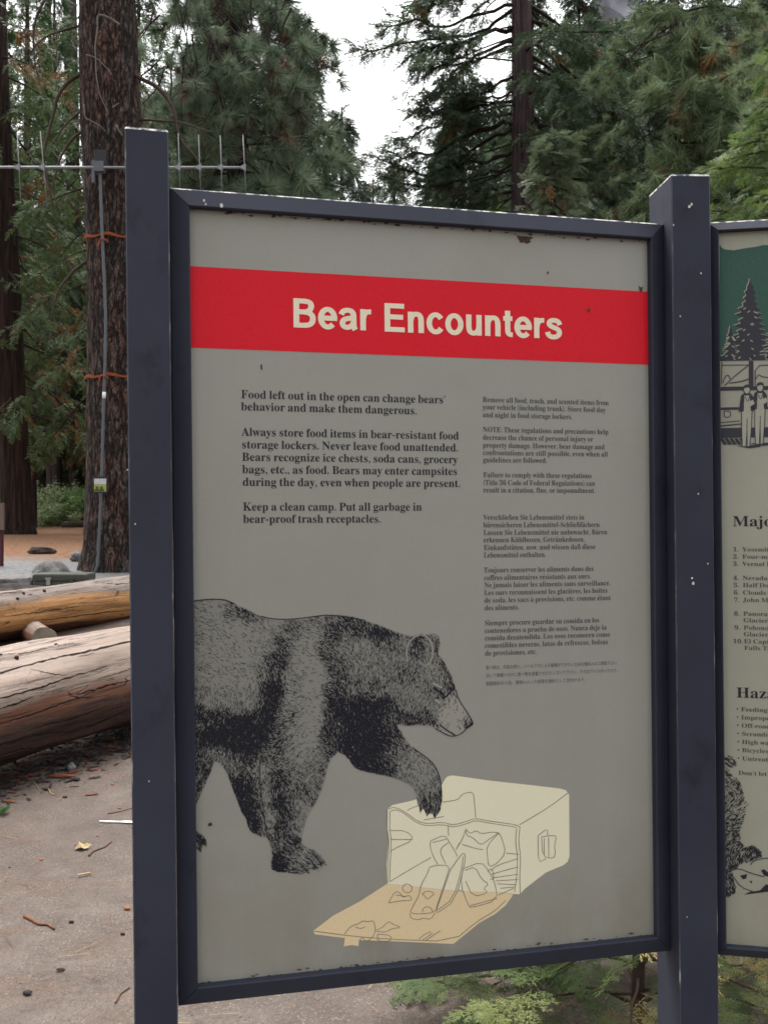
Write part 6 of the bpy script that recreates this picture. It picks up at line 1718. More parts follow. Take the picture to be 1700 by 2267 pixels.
def rbox(c, s, r=0.03, n=4):
    """box with rounded vertical edges and a softened top"""
    hx, hy = s[0] / 2, s[1] / 2
    ring = []
    for sx, sy, a0 in ((1, 1, 0), (-1, 1, 90), (-1, -1, 180), (1, -1, 270)):
        for k in range(n + 1):
            a = math.radians(a0 + 90 * k / n)
            ring.append((sx * (hx - r) + r * math.cos(a), sy * (hy - r) + r * math.sin(a)))
    m = len(ring)
    lv = [(-s[2] / 2, 1.0), (s[2] / 2 - r * 0.6, 1.0), (s[2] / 2 - r * 0.2, 0.985), (s[2] / 2, 0.95)]
    V = [(c[0] + x * k, c[1] + y * k, c[2] + z) for z, k in lv for x, y in ring]
    Fc = [(i * m + j, i * m + (j + 1) % m, (i + 1) * m + (j + 1) % m, (i + 1) * m + j) for i in range(len(lv) - 1) for j in range(m)]
    Fc += [tuple(range(m - 1, -1, -1)), tuple(3 * m + j for j in range(m))]
    return np.array(V), Fc


lid_h = 0.085
V, Fc = rbox((cc[0], cc[1], (gz + ct - lid_h - 0.006) / 2), (cw * 0.97, cdp * 0.97, ct - lid_h - gz - 0.006), 0.04)
obj('body', [(V, Fc, 0)], M_CASE, case)
V, Fc = rbox((cc[0], cc[1], ct - lid_h / 2), (cw, cdp, lid_h), 0.045)
obj('lid', [(V, Fc, 0)], M_CASE, case)
for dx in (-0.13, 0.16):
    V, Fc = box((cc[0] + dx, cc[1] - cdp / 2 - 0.008, ct - lid_h - 0.01), (0.05, 0.02, 0.09))
    V2, F2 = box((cc[0] + dx, cc[1] - cdp / 2 - 0.018, ct - lid_h + 0.03), (0.075, 0.014, 0.022))
    obj('latch', [(V, Fc, 0), (V2, F2, 0)], M_STEEL if dx < 0 else M_CASE, case)
V, Fc = tube([(cc[0] - cw / 2 - 0.01, cc[1] - .12, ct - .05), (cc[0] - cw / 2 - 0.05, cc[1] - .1, ct - .1), (cc[0] - cw / 2 - 0.05, cc[1] + .1, ct - .1), (cc[0] - cw / 2 - 0.01, cc[1] + .12, ct - .05)], 0.012, 8)
obj('handle', [(V, Fc, 0)], M_STEEL, case)

# wooden plaque post at the left edge
M_BROWN = m_plain('brown_stained_wood', (0.16, 0.115, 0.09), 0.85, 0.15)
M_MAROON = m_plain('maroon_painted_post', (0.07, 0.02, 0.028), 0.7, 0.3)
pd = 16.5
pc = at(*D(-22, 1115), pd)
gz = zg(pc[0], pc[1])
pq = thing('trail_plaque', (pc[0], pc[1], gz), 'brown plaque on a maroon post cut off by the left edge', 'sign')
V, Fc = box((pc[0] - 0.01, pc[1], (at(0, D(0, 1086)[1], pd)[2] + at(0, D(0, 1145)[1], pd)[2]) / 2), (0.52, 0.05, 0.46))
obj('board', [(V, Fc, 0)], M_BROWN, pq)
px_ = at(*D(0, 1200), pd)[0]
V, Fc = box((px_ - 0.03, pc[1] + 0.085, gz + 0.42), (0.1, 0.1, 0.86))
obj('post', [(V, Fc, 0)], M_MAROON, pq)

# ------------------------------------------------------------------ debris on the ground near the board
def near_ground(px, py):
    return ground_at(px, py)


M_WHITE = m_plain('white_plastic', (0.80, 0.80, 0.80), 0.4, 0.5, var=0.02)
k0 = ground_at(221, 1824)
k1 = ground_at(312, 1824)
kd = nrm(k1 - k0)
kl = 0.245
sd_ = nrm(np.cross((0, 0, 1), kd))
prof = [(0, 0.004), (0.03, 0.0045), (0.11, 0.004), (0.118, 0.006), (0.125, 0.011), (0.16, 0.011), (0.22, 0.009), (kl, 0.002)]
V = []
for s, w in prof:
    for a, b in ((-1, 0.004), (1, 0.004), (1, 0.008), (-1, 0.008)):
        V.append(k0 + kd * s + sd_ * a * w + np.array((0, 0, b + 0.002)))
Fc = [(i * 4 + j, i * 4 + (j + 1) % 4, i * 4 + 4 + (j + 1) % 4, i * 4 + 4 + j) for i in range(len(prof) - 1) for j in range(4)] + [(0, 1, 2, 3), (31, 30, 29, 28)]
obj('plastic_knife', [(np.array(V), Fc, 0)], M_WHITE, origin=k0, label='white plastic knife lying on the ground beside the left post', cat='knife')

M_TWIG = m_plain('brown_twig', (0.085, 0.048, 0.03), 0.9, 0.1)
M_STRAW = m_plain('straw_needle', (0.26, 0.18, 0.095), 0.85, 0.1)
M_ORANGE = m_plain('orange_bark_bit', (0.26, 0.085, 0.045), 0.85, 0.1, var=0.3)
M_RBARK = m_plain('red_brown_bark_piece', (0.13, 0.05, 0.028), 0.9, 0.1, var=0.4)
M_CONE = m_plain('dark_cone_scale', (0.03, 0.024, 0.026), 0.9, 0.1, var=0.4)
M_DRYLEAF = m_plain('dry_yellow_leaf', (0.33, 0.25, 0.13), 0.8, 0.15)
M_GRLEAF = m_leaf('weed_leaf', (0.03, 0.075, 0.02), (0.05, 0.11, 0.03), 0.3)


def twig(pts, r, label, mat=None, cat='twig', name='twig'):
    P = []
    for px, py in pts:
        g = ground_at(px, py)
        P.append(g + (0, 0, r * 0.8))
    P = np.array(P)
    t = np.linspace(0, 1, len(P))
    tt = np.linspace(0, 1, 12)
    Q = np.stack([np.interp(tt, t, P[:, k]) for k in range(3)], 1)
    V, Fc = tube(Q, r * np.linspace(1.1, 0.6, 12), 7)
    obj(name, [(V, Fc, 0, True)], mat or M_TWIG, origin=Q[0], label=label, cat=cat)


def Z7b(x, y): return (x / 3.7705, 1700 + y / 3.7705)


twig([Z7b(745, 748), Z7b(780, 710), Z7b(880, 670), Z7b(935, 620)], 0.004, 'dark curved twig on the ground below the white plastic knife')
twig([Z7b(205, 1255), Z7b(270, 1292), Z7b(330, 1318), Z7b(400, 1335), Z7b(460, 1360)], 0.0055, 'straight reddish brown twig lying on the pale ground', M_RBARK)
twig([Z7b(965, 1975), Z7b(1010, 1915), Z7b(1085, 1855)], 0.0035, 'thin dark twig near the foot of the left post')
twig([Z7b(285, 120), Z7b(330, 185)], 0.003, 'short straw coloured needle beside the near log', M_STRAW, 'needle', 'dry_needle')
twig([Z7b(405, 180), Z7b(430, 225), Z7b(485, 245)], 0.0035, 'bent straw coloured stem in front of the near log', M_STRAW, 'needle', 'dry_needle')
twig([Z7b(900, 395), Z7b(1010, 372), Z7b(1110, 345)], 0.003, 'clump of brown twigs beside the left post above the knife')
p = ground_at(*Z7b(515, 85))
V, Fc = rock((0, 0, 0), (0.085, 0.018, 0.012), 12, 2, 0.25)
obj('bark_piece', [(V + p + (0, 0, .012), Fc, 0)], M_RBARK, origin=p, label='red brown piece of bark at the edge of the near log shadow', cat='bark')
p = ground_at(*Z7b(600, 30))
V, Fc = rock((0, 0, 0), (0.026, 0.03, 0.03), 13, 2, 0.3)
obj('stone', [(V + p + (0, 0, .02), Fc, 0)], M_STONE, origin=p, label='small pale pebble in front of the near log', cat='stone')
for n_, (x, y, s, lab) in enumerate(((940, 150, .018, 'orange bark flake nearest the near log'), (1000, 340, .018, 'orange bark flake above the white plastic knife'), (345, 775, .018, 'orange bark flake left of the dry leaf'), (1062, 1195, .024, 'largest orange bark flake beside the left post'), (815, 578, .014, 'tiny orange flake just below the white plastic knife'))):
    p = ground_at(*Z7b(x, y))
    V, Fc = rock((0, 0, 0), (s * .65, s * 0.42, s * 0.16), 20 + n_, 1, 0.35)
    obj('bark_flake', [(V + p + (0, 0, s * .3), Fc, 0)], M_ORANGE, origin=p, label=lab, cat='bark flake', group='orange bark flakes on the ground')
for n_, (x, y, s, lab) in enumerate(((232, 1910, .021, 'dark pine cone scale largest, low at the left'), (510, 1715, .018, 'dark cone scale right of the ground centre, low down'), (600, 1305, .014, 'dark cone scale beside the reddish twig tip'), (1025, 1410, .013, 'dark cone scale next to the left post'), (640, 110, .03, 'dark cone crumbs beside the bark piece'), (545, 258, .018, 'dark cone scale in front of the near log'))):
    p = ground_at(*Z7b(x, y))
    V, Fc = rock((0, 0, 0), (s * .8, s * 0.5, s * 0.3), 30 + n_, 1, 0.4)
    obj('cone_scale', [(V + p + (0, 0, s * .3), Fc, 0)], M_CONE, origin=p, label=lab, cat='cone scale', group='dark cone scales on the ground')
# dry oak-like leaf
p = ground_at(*Z7b(690, 683))
k = 14
V = [p + np.array((0, 0, 0.012))] + [p + np.array((0.045 * (1.0 if i % 2 else 0.55) * math.cos(2 * math.pi * i / k), 0.045 * (1.0 if i % 2 else 0.55) * math.sin(2 * math.pi * i / k), 0.008 + 0.008 * (i % 3))) for i in range(k)]
obj('leaf', [(np.array(V), [(0, 1 + i, 1 + (i + 1) % k) for i in range(k)], 0)], M_DRYLEAF, origin=p, label='dry yellow lobed leaf on the pale ground', cat='leaf')
p = ground_at(*Z7b(705, 910))
V, Fc = box((0, 0, 0), (0.055, 0.008, 0.005), np.array(Matrix.Rotation(0.5, 3, 'Z')))
obj('bark_piece', [(V + p + (0, 0, .01), Fc, 0)], M_DRYLEAF, origin=p, label='pale splinter of wood right of the ground centre', cat='splinter')
# green weed at the left edge
p = ground_at(*Z7b(25, 395))
parts = []
for a in range(6):
    d_ = np.array((math.cos(a * 1.05), math.sin(a * 1.05), 0.9))
    s_ = np.array((-math.sin(a * 1.05), math.cos(a * 1.05), 0))
    parts.append((np.array([p, p + d_ * .03 + s_ * .016, p + d_ * .055 * (1 if a % 2 else .7), p + d_ * .03 - s_ * .016]), [(0, 1, 2, 3)], 0))
obj('weed', parts, M_GRLEAF, origin=p, label='small green weed at the left edge of the bare ground', cat='weed')

# dark bark crumbs, their colour standing in for deep shade under the near log
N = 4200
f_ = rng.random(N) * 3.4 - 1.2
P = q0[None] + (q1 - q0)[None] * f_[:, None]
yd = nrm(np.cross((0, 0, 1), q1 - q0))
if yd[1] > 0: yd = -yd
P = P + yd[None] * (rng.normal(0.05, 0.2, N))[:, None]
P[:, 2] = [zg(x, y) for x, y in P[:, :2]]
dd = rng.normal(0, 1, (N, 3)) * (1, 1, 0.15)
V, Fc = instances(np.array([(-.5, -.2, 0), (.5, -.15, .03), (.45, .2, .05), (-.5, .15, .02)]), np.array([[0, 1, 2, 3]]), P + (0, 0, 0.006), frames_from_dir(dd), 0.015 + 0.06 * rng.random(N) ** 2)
obj('bark_shade_chips', [(V, Fc, rng.choice([0, 0, 0, 1], len(Fc)))], [M_CONE, M_RBARK], kind='stuff')

# needles and gravel lying about
N = 4200
Y = 2.0 + rng.random(N) ** 1.3 * 9.0
X = (rng.random(N) - 0.5) * (3.0 + Y * 1.1)
keep = np.array([noise.noise(Vector((x * 0.9, y * 0.9, 5))) + 0.35 * rng.random() > 0.05 for x, y in zip(X, Y)])
X, Y = X[keep], Y[keep]
Zg = np.array([zg(x, y) for x, y in zip(X, Y)])
tV = np.array([(-0.5, -0.5, 0), (0.5, -0.5, 0), (0.5, 0.5, 0.0), (-0.5, 0.5, 0.0)]) * (1, 0.02, 1)
tF = np.array([[0, 1, 2, 3]])
an = rng.normal(0.35, 0.8, len(X))
dd = np.stack([np.cos(an), np.sin(an), rng.normal(0, 0.05, len(X))], 1)
V, Fc = instances(tV, tF, np.stack([X, Y, Zg + 0.006 + 0.004 * rng.random(len(X))], 1), frames_from_dir(dd), 0.04 + 0.09 * rng.random(len(X)))
mi = rng.choice([0, 2, 2, 1], len(Fc))
obj('pine_needles', [(V, Fc, mi)], [M_TWIG, M_STRAW, M_RBARK], kind='stuff')
N = 3600
Y = 1.9 + rng.random(N) ** 1.4 * 14
X = (rng.random(N) - 0.5) * (3.0 + Y * 1.1)
Zg = np.array([zg(x, y) for x, y in zip(X, Y)])
tV, tF = ico(0)
s = 0.0022 + 0.004 * rng.random(N) ** 3 + np.where(Y > 10, 0.008, 0.0)
tV = tV * (1, 0.8, 0.55)
R = frames_from_dir(np.stack([np.cos(X * 99), np.sin(X * 99), np.zeros(N)], 1))
V, Fc = instances(tV, tF, np.stack([X, Y, Zg + s * 0.25], 1), R, s)
mi = np.repeat(rng.choice([0, 0, 0, 2], N), len(tF))
obj('gravel', [(V, Fc, mi)], [M_STONE, m_plain('pale_grit', (0.30, 0.28, 0.26), 0.9, 0.1), M_DSTONE], kind='stuff')

# ------------------------------------------------------------------ trees
M_PINEB = m_pine_bark('ponderosa_bark')
M_PINEB2 = m_pine_bark('dark_pine_bark', (0.125, 0.08, 0.077), (0.105, 0.088, 0.095), (0.014, 0.011, 0.012))
M_CEDB = m_cedar_bark('cedar_bark')
M_CEDB3 = m_cedar_bark('old_cedar_bark', (0.058, 0.036, 0.029), (0.027, 0.019, 0.017))
M_CEDB2 = m_cedar_bark('dark_cedar_bark', (0.115, 0.077, 0.078), (0.07, 0.052, 0.058))
M_LIMB = m_plain('dark_limb_bark', (0.040, 0.029, 0.026), 0.9, 0.1, var=0.35, vscale=8)
M_LIMBB = m_plain('brown_limb_bark', (0.060, 0.042, 0.033), 0.9, 0.1, var=0.35, vscale=8)
M_LICHEN = m_plain('grey_lichen_twig', (0.17, 0.16, 0.14), 0.9, 0.1, var=0.3, vscale=12)
L_CED = m_leaf('cedar_foliage', (0.036, 0.064, 0.026), (0.125, 0.178, 0.078), 0.25, 0.9)
L_CEDD = m_leaf('dark_cedar_foliage', (0.040, 0.068, 0.040), (0.135, 0.185, 0.105), 0.25, 0.9)
L_BROWN = m_leaf('dying_brown_foliage', (0.13, 0.062, 0.025), (0.27, 0.145, 0.06), 0.2, 1.5)
L_PINE = m_leaf('pine_needles_grey_green', (0.05, 0.085, 0.05), (0.31, 0.39, 0.265), 0.2, 0.7)
L_PINEL = m_leaf('pine_needles_light_green', (0.058, 0.098, 0.045), (0.29, 0.365, 0.20), 0.25, 0.8)
L_BRIGHT = m_leaf('bright_cedar_foliage', (0.045, 0.085, 0.020), (0.16, 0.23, 0.07), 0.35, 0.9)
L_FIR = m_leaf('fir_foliage', (0.046, 0.075, 0.048), (0.145, 0.195, 0.12), 0.2, 0.6)
L_PALE = m_leaf('pale_cedar_foliage', (0.07, 0.105, 0.06), (0.18, 0.22, 0.13), 0.25, 1.2)
L_CONE = m_leaf('brown_needles_and_cones', (0.09, 0.045, 0.035), (0.18, 0.095, 0.06), 0.1, 1.0)


def tuft_template(n, seed, cone=1.25, back=0.15, width=0.028):
    """a burst of long needles round a twig end, along +X"""
    r = np.random.default_rng(seed)
    V, Fc = [], []
    for k in range(n):
        a = r.random() * 2 * math.pi
        th = cone * r.random() ** 0.7
        d = np.array((math.cos(th), math.sin(th) * math.cos(a), math.sin(th) * math.sin(a)))
        b = np.array((-back * r.random() * 2, 0, 0))
        L = 0.75 + 0.35 * r.random()
        s = nrm(np.cross(d, r.normal(size=3))) * width / 2
        tip = b + d * L + np.array((0, 0, -0.08 * L))
        V += [b - s, b + s, tip + s * .3]
        Fc.append((3 * k, 3 * k + 1, 3 * k + 2))
    return np.array(V), np.array(Fc)


def spray_template(seed, n=7, levels=2, width=0.05, droop=0.18):
    """flat fan of scale leaves along +X, length about 1; small rhombs"""
    r = np.random.default_rng(seed)
    V, Fc = [], []

    def rh(p, d, L, w):
        s = np.array((-d[1], d[0], 0.25 * r.normal()))
        s = nrm(s) * w / 2
        q = p + d * L
        b = len(V)
        m = p + d * L * 0.55
        V.extend([p - s * 0.3, m - s, q, m + s])
        Fc.append((b, b + 1, b + 2, b + 3))

    def bend(p):
        return np.array((p[0], p[1], -droop * p[0] ** 2 - 0.25 * droop * abs(p[1])))

    def grow(p, ang, L, lev):
        k = max(3, int(n * (L ** 0.5)))
        d = np.array((math.cos(ang), math.sin(ang), 0))
        for i in range(k):
            f = (i + 0.4) / k
            q = p + d * L * f
            rh(bend(q), d, L / k * 1.5, width * (0.6 if lev == 0 else 1))
            if lev > 0 and f > 0.08:
                for sg in (-1, 1):
                    if r.random() < 0.9:
                        a2 = ang + sg * (0.75 + 0.2 * r.normal())
                        l2 = L * 0.5 * (1 - f * 0.75) * (0.75 + 0.4 * r.random())
                        if lev == 1:
                            dd = np.array((math.cos(a2), math.sin(a2), 0.12 * r.normal()))
                            rh(bend(q), dd, l2, width * 1.35)
                        else:
                            grow(q, a2, l2, lev - 1)
    grow(np.zeros(3), 0.0, 1.0, levels)
    return np.array(V), np.array(Fc)


TUFT = [tuft_template(60, s, 1.45, 0.1, 0.038) for s in (1, 2, 3)]
TUFTL = [tuft_template(46, s, 0.85, 0.45, 0.045) for s in (4, 5)]
SPRAY = [spray_template(s, 8, 1, 0.055, 0.3) for s in (1, 2, 3, 4, 5, 6)]
SPRAY2 = [spray_template(s, 7, 2, 0.032) for s in (5, 6, 7)]


def curve(p, d, L, droop, n, r, wig=0.06, tipup=0.0):
    """a drooping limb as a polyline"""
    P = [np.array(p, float)]
    d = nrm(d)
    st = L / (n - 1)
    for i in range(n - 1):
        f = i / (n - 1)
        d = nrm(d + np.array((0, 0, -droop / n + tipup * f / n)) + r.normal(0, wig, 3) * (1, 1, 0.6))
        P.append(P[-1] + d * st)
    return np.array(P)


class Crown:
    def __init__(self, seed):
        self.r = np.random.default_rng(seed)
        self.limbs = []       # (points, r0, r1)
        self.P, self.Dv, self.S, self.up = [], [], [], []

    def leaf(self, p, d, s):
        self.P.append(p)
        self.Dv.append(d)
        self.S.append(s)

    def limb(self, P, r0, sub=10, sublen=0.9, subdroop=0.5, style='cedar', size=0.35, start=0.25, dens=1.0, r1=None, spread=1.05):
        r = self.r
        self.limbs.append((P, r0, r1 if r1 is not None else max(r0 * 0.2, 0.004)))
        n = len(P)
        T = np.gradient(P, axis=0)
        for k in range(sub):
            f = start + (1 - start) * (k + r.random()) / sub
            x = min(f * (n - 1), n - 1.001)
            i = int(x)
            p = P[i] + (P[i + 1] - P[i]) * (x - i)
            t = nrm(T[i])
            sd = nrm(np.cross(t, (0, 0, 1)))
            sg = 1 if (k % 2) else -1
            d = t * (0.55 + 0.4 * f) + sd * sg * spread * (0.6 + 0.5 * r.random()) + np.array((0, 0, 0.25 * r.normal()))
            L = sublen * (1.1 - 0.6 * f) * (0.6 + 0.6 * r.random())
            Q = curve(p, d, L, subdroop * (0.5 + r.random()), 6, r, 0.12)
            self.limbs.append((Q, max(r0 * 0.22, 0.006), 0.003))
            self.foliage(Q, style, size, dens)
        self.foliage(P[int(n * 0.6):], style, size, dens)

    def foliage(self, Q, style, size, dens):
        r = self.r
        n = len(Q)
        L = np.linalg.norm(Q[-1] - Q[0])
        T = np.gradient(Q, axis=0)
        if style == 'cedar':
            m = max(3, int(L / (size * 0.24) * dens))
            for k in range(m):
                f = 0.12 + 0.88 * (k + r.random()) / m
                x = min(f * (n - 1), n - 1.001)
                i = int(x)
                p = Q[i] + (Q[i + 1] - Q[i]) * (x - i)
                t = nrm(T[i])
                sd = np.cross(t, (0, 0, 1))
                d = t * (0.6 + 0.5 * r.random()) + sd * r.normal(0, 0.85) + np.array((0, 0, r.normal(-0.12, 0.35)))
                self.leaf(p + r.normal(0, 0.05 * size, 3), d, size * (0.65 + 0.7 * r.random()))
        else:
            m = max(2, int(L / (size * 0.42) * dens))
            for k in range(m):
                f = 0.35 + 0.65 * (k + r.random()) / m
                x = min(f * (n - 1), n - 1.001)
                i = int(x)
                p = Q[i] + (Q[i + 1] - Q[i]) * (x - i)
                t = nrm(T[i])
                d = t + r.normal(0, 0.5, 3) + np.array((0, 0, 0.15))
                self.leaf(p, d, size * (0.75 + 0.5 * r.random()))

    def mesh_limbs(self, sides=6):
        parts = []
        for P, r0, r1 in self.limbs:
            parts.append((*tube(P, np.linspace(r0, r1, len(P)), sides, False), 0, True))
        return parts

    def mesh_leaves(self, templates, rollsd=0.5, brown=0.0, nmat=1, z_keep=None):
        P, Dv, S = np.array(self.P), np.array(self.Dv), np.array(self.S)
        R = frames_from_dir(Dv, roll=self.r.normal(0, rollsd, len(P)))
        parts = []
        w = self.r.integers(0, len(templates), len(P))
        # dying foliage comes in patches
        bn = np.array([noise.noise(Vector(p) * 1.1 + Vector((31, 7, 5))) for p in P]) + self.r.normal(0, 1.5 if rollsd > 2 else 0.12, len(P))
        thr = np.quantile(bn, 1 - brown) if brown > 0 else 9
        for k, (tV, tF) in enumerate(templates):
            sel = w == k
            if not sel.any():
                continue
            V, Fc = instances(tV, tF, P[sel], R[sel], S[sel])
            mi = np.repeat((bn[sel] > thr).astype(int), len(tF))
            tone = np.repeat(self.r.random(int(sel.sum())), len(tF))
            parts.append((V, Fc, mi, False, tone))
        return parts


def trunk_mesh(prof, seed, n=40, rough=0.05, flute=0.0, step=None):
    """prof: list of (centre xyz, radius); resampled, roughened"""
    C = np.array([p[0] for p in prof], float)
    Rr = np.array([p[1] for p in prof], float)
    z = C[:, 2]
    m = max(12, int((z[-1] - z[0]) / (step or 0.12)))
    zz = np.linspace(z[0], z[-1], m)
    cx = np.interp(zz, z, C[:, 0])
    cy = np.interp(zz, z, C[:, 1])
    rr = np.interp(zz, z, Rr)
    a = np.arange(n) * 2 * math.pi / n
    V = []
    o = seed * 3.3
    for k in range(m):
        for t in a:
            c, s = math.cos(t), math.sin(t)
            q = 1 + rough * (noise.noise(Vector((c * 4 + o, s * 4, zz[k] * 1.6))) + 0.7 * noise.noise(Vector((c * 9 + o, s * 9, zz[k] * 4.0))))
            if flute:
                q += flute * noise.noise(Vector((c * 2.3 + o, s * 2.3, zz[k] * 0.12)))
            V.append((cx[k] + rr[k] * q * c, cy[k] + rr[k] * q * s, zz[k]))
    i, j = np.meshgrid(np.arange(m - 1), np.arange(n), indexing='ij')
    j2 = (j + 1) % n
    Fq = np.stack([i * n + j, i * n + j2, (i + 1) * n + j2, (i + 1) * n + j], -1).reshape(-1, 4)
    return np.array(V), Fq


def px_trunk(pts, d, top=None):
    """pts: (display y, left x, right x); trunk at distance d"""
    prof = []
    for y, xl, xr in sorted(pts, key=lambda q: -q[0]):
        xc, w = (xl + xr) / 2, (xr - xl) / 2
        p = at(*D(xc, y), d)
        prof.append((p, w / 0.9759 / F * d))
    base = prof[0][0]
    g = zg(base[0], base[1])
    prof = [(np.array((base[0], base[1], g - 0.3)), prof[0][1] * 1.12)] + [q for q in prof if q[0][2] > g - 0.1]
    if top:
        l, r = prof[-1]
        prof.append((np.array((l[0] + (top - l[2]) * 0.01, l[1], top)), 0.05))
    return prof, g


def tree(name, label, prof, seed, bark, crown, limbmat, leafmats, templates, brown=0.0, rough=0.05, flute=0.0, group=None, rollsd=0.5, n=40, step=None, cat='tree', sides=6):
    base = prof[0][0] + np.array((0, 0, 0.3))
    t = thing(name, base, label, cat, group)
    V, Fq = trunk_mesh(prof, seed, n, rough, flute, step)
    obj('trunk', [(V, Fq, 0, True)], bark, t)
    if crown is not None:
        if crown.limbs:
            obj('limbs', crown.mesh_limbs(sides), limbmat, t)
        if crown.P:
            obj('crown', crown.mesh_leaves(templates, rollsd, brown), leafmats, t)
    return t


def axis_at(prof, z):
    C = np.array([p[0] for p in prof])
    return np.array((np.interp(z, C[:, 2], C[:, 0]), np.interp(z, C[:, 2], C[:, 1]), z)), float(np.interp(z, C[:, 2], [p[1] for p in prof]))


def whorl(cr, prof, z0, z1, n, Lf, elev, droop, style, size, sub, sublen, dens=1.0, az=None, r0=0.03, tipup=0.0, subdroop=0.5, start=0.25, wig=0.06):
    """n limbs between heights z0 and z1, length Lf(z)"""
    r = cr.r
    for k in range(n):
        z = z0 + (z1 - z0) * (k + r.random()) / n
        c, rad = axis_at(prof, z)
        a = (az[0] + (az[1] - az[0]) * r.random()) if az else (k * 2.399 + r.random())
        e = elev + 0.15 * r.normal()
        d = np.array((math.cos(a) * math.cos(e), math.sin(a) * math.cos(e), math.sin(e)))
        L = Lf(z) * (0.75 + 0.45 * r.random())
        P = curve(c, d, L, droop, 12, r, wig, tipup)
        cr.limb(P, r0 * (0.5 + 0.5 * L / max(Lf(z0), 0.1)), sub, sublen * min(1, L / 1.5), subdroop, style, size, start, dens)


# ---- the big pine carrying the aerial mast (distance 16 m)
DC = 16.0
prof, g = px_trunk([(0, 172, 292), (120, 174, 297), (270, 178, 303), (540, 190, 312), (600, 192, 315), (830, 192, 318), (1000, 190, 322), (1100, 187, 327), (1180, 183, 333), (1250, 174, 342)], DC, None)
tp, tr_ = prof[-1]
prof.append((np.array((tp[0] - 0.3, DC, 24.0)), 0.12))
PROF_C = prof
cr = Crown(21)
whorl(cr, prof, 11.5, 22, 26, lambda z: 3.2 * (24.5 - z) / 13, -0.1, 0.8, 'pine', 0.26, 8, 0.8, 0.8, r0=0.05)
bigpine = tree('pine_tree', 'big reddish barked pine with the pipe mast strapped to its trunk', prof, 21, M_PINEB, cr, M_LIMBB, [L_PINE, L_CONE], TUFT, 0.08, 0.045, n=56, step=0.05)


def zz1(x, y): return (x / 2.765, y / 2.765)


def px_branch(pts, d, r0, r1, mat, parent, name='branch', dep=0.0, sides=7):
    P = np.array([at(x, y, d + dep * k / (len(pts) - 1)) for k, (x, y) in enumerate(pts)])
    t = np.linspace(0, 1, len(P))
    tt = np.linspace(0, 1, 5 * len(P))
    # smooth the traced line
    Q = np.stack([np.interp(tt, t, P[:, k]) for k in range(3)], 1)
    for _ in range(4):
        Q[1:-1] = 0.25 * Q[:-2] + 0.5 * Q[1:-1] + 0.25 * Q[2:]
    V, Fq = tube(Q, np.linspace(r0, r1, len(Q)), sides)
    obj(name, [(V, Fq, 0, True)], mat, parent)
    return Q


BR = [([(500, 455), (450, 480), (400, 520), (350, 600), (335, 680), (310, 770), (280, 880), (268, 980), (285, 1080), (312, 1160), (325, 1250), (332, 1350)], .045, .015),
      ([(505, 675), (470, 700), (420, 745), (375, 800), (330, 880)], .03, .012), ([(515, 803), (470, 825), (420, 880), (385, 940), (360, 1000), (345, 1060), (325, 1140), (335, 1220), (390, 1290)], .035, .012),
      ([(480, 160), (420, 180), (340, 200), (270, 230), (200, 300), (160, 380)], .03, .008), ([(822, 455), (860, 480), (950, 522), (1020, 590), (1060, 660), (1080, 740), (1090, 810), (1130, 890), (1190, 950), (1230, 1010), (1250, 1060)], .05, .018),
      ([(860, 735), (920, 735), (1000, 742), (1080, 745), (1150, 760), (1230, 790), (1310, 812)], .03, .012), ([(275, 0), (215, 120), (205, 250), (215, 380), (240, 500), (270, 570)], .03, .01),
      ([(300, 60), (340, 110), (352, 260), (348, 400), (345, 560)], .02, .006)]
for pts, r0, r1 in BR:
    px_branch([zz1(*p) for p in pts], DC - 0.1, r0 * .75, r1 * .75, M_LIMBB, bigpine, dep=-0.5)
def zz2(x, y): return (x / 4.1475, 450 + y / 4.1475)
px_branch([zz2(*p) for p in [(830, 520), (760, 560), (690, 610), (620, 690), (560, 760), (520, 840), (490, 960), (475, 1080)]], DC - .1, .03, .01, M_LIMBB, bigpine, dep=-.4)
px_branch([zz2(*p) for p in [(480, 0), (500, 120), (540, 320), (590, 480), (650, 600), (720, 700), (820, 810)]], DC - .6, .010, .005, M_LIMBB, bigpine)
px_branch([zz1(*p) for p in [(735, 150), (690, 118), (640, 95), (608, 88), (596, 110), (600, 170), (590, 230), (582, 300), (588, 360), (588, 440), (598, 510), (615, 590), (640, 640), (670, 700)]], DC - 0.62, .017, .006, M_LICHEN, bigpine, 'dead_twig')
px_branch([zz1(*p) for p in [(528, 335), (570, 345), (610, 370), (650, 410), (690, 460)]], DC - 0.62, .012, .005, M_LICHEN, bigpine, 'dead_twig')
px_branch([zz1(*p) for p in [(690, 658), (730, 630)]], DC - 0.62, .012, .006, M_LICHEN, bigpine, 'dead_twig')
px_branch([zz1(*p) for p in [(515, 640), (520, 720), (560, 740), (610, 765), (650, 805)]], DC - 0.62, .012, .005, M_LICHEN, bigpine, 'dead_twig')
px_branch([zz1(*p) for p in [(715, 765), (730, 800), (755, 832)]], DC - 0.62, .016, .008, M_LICHEN, bigpine, 'dead_twig')

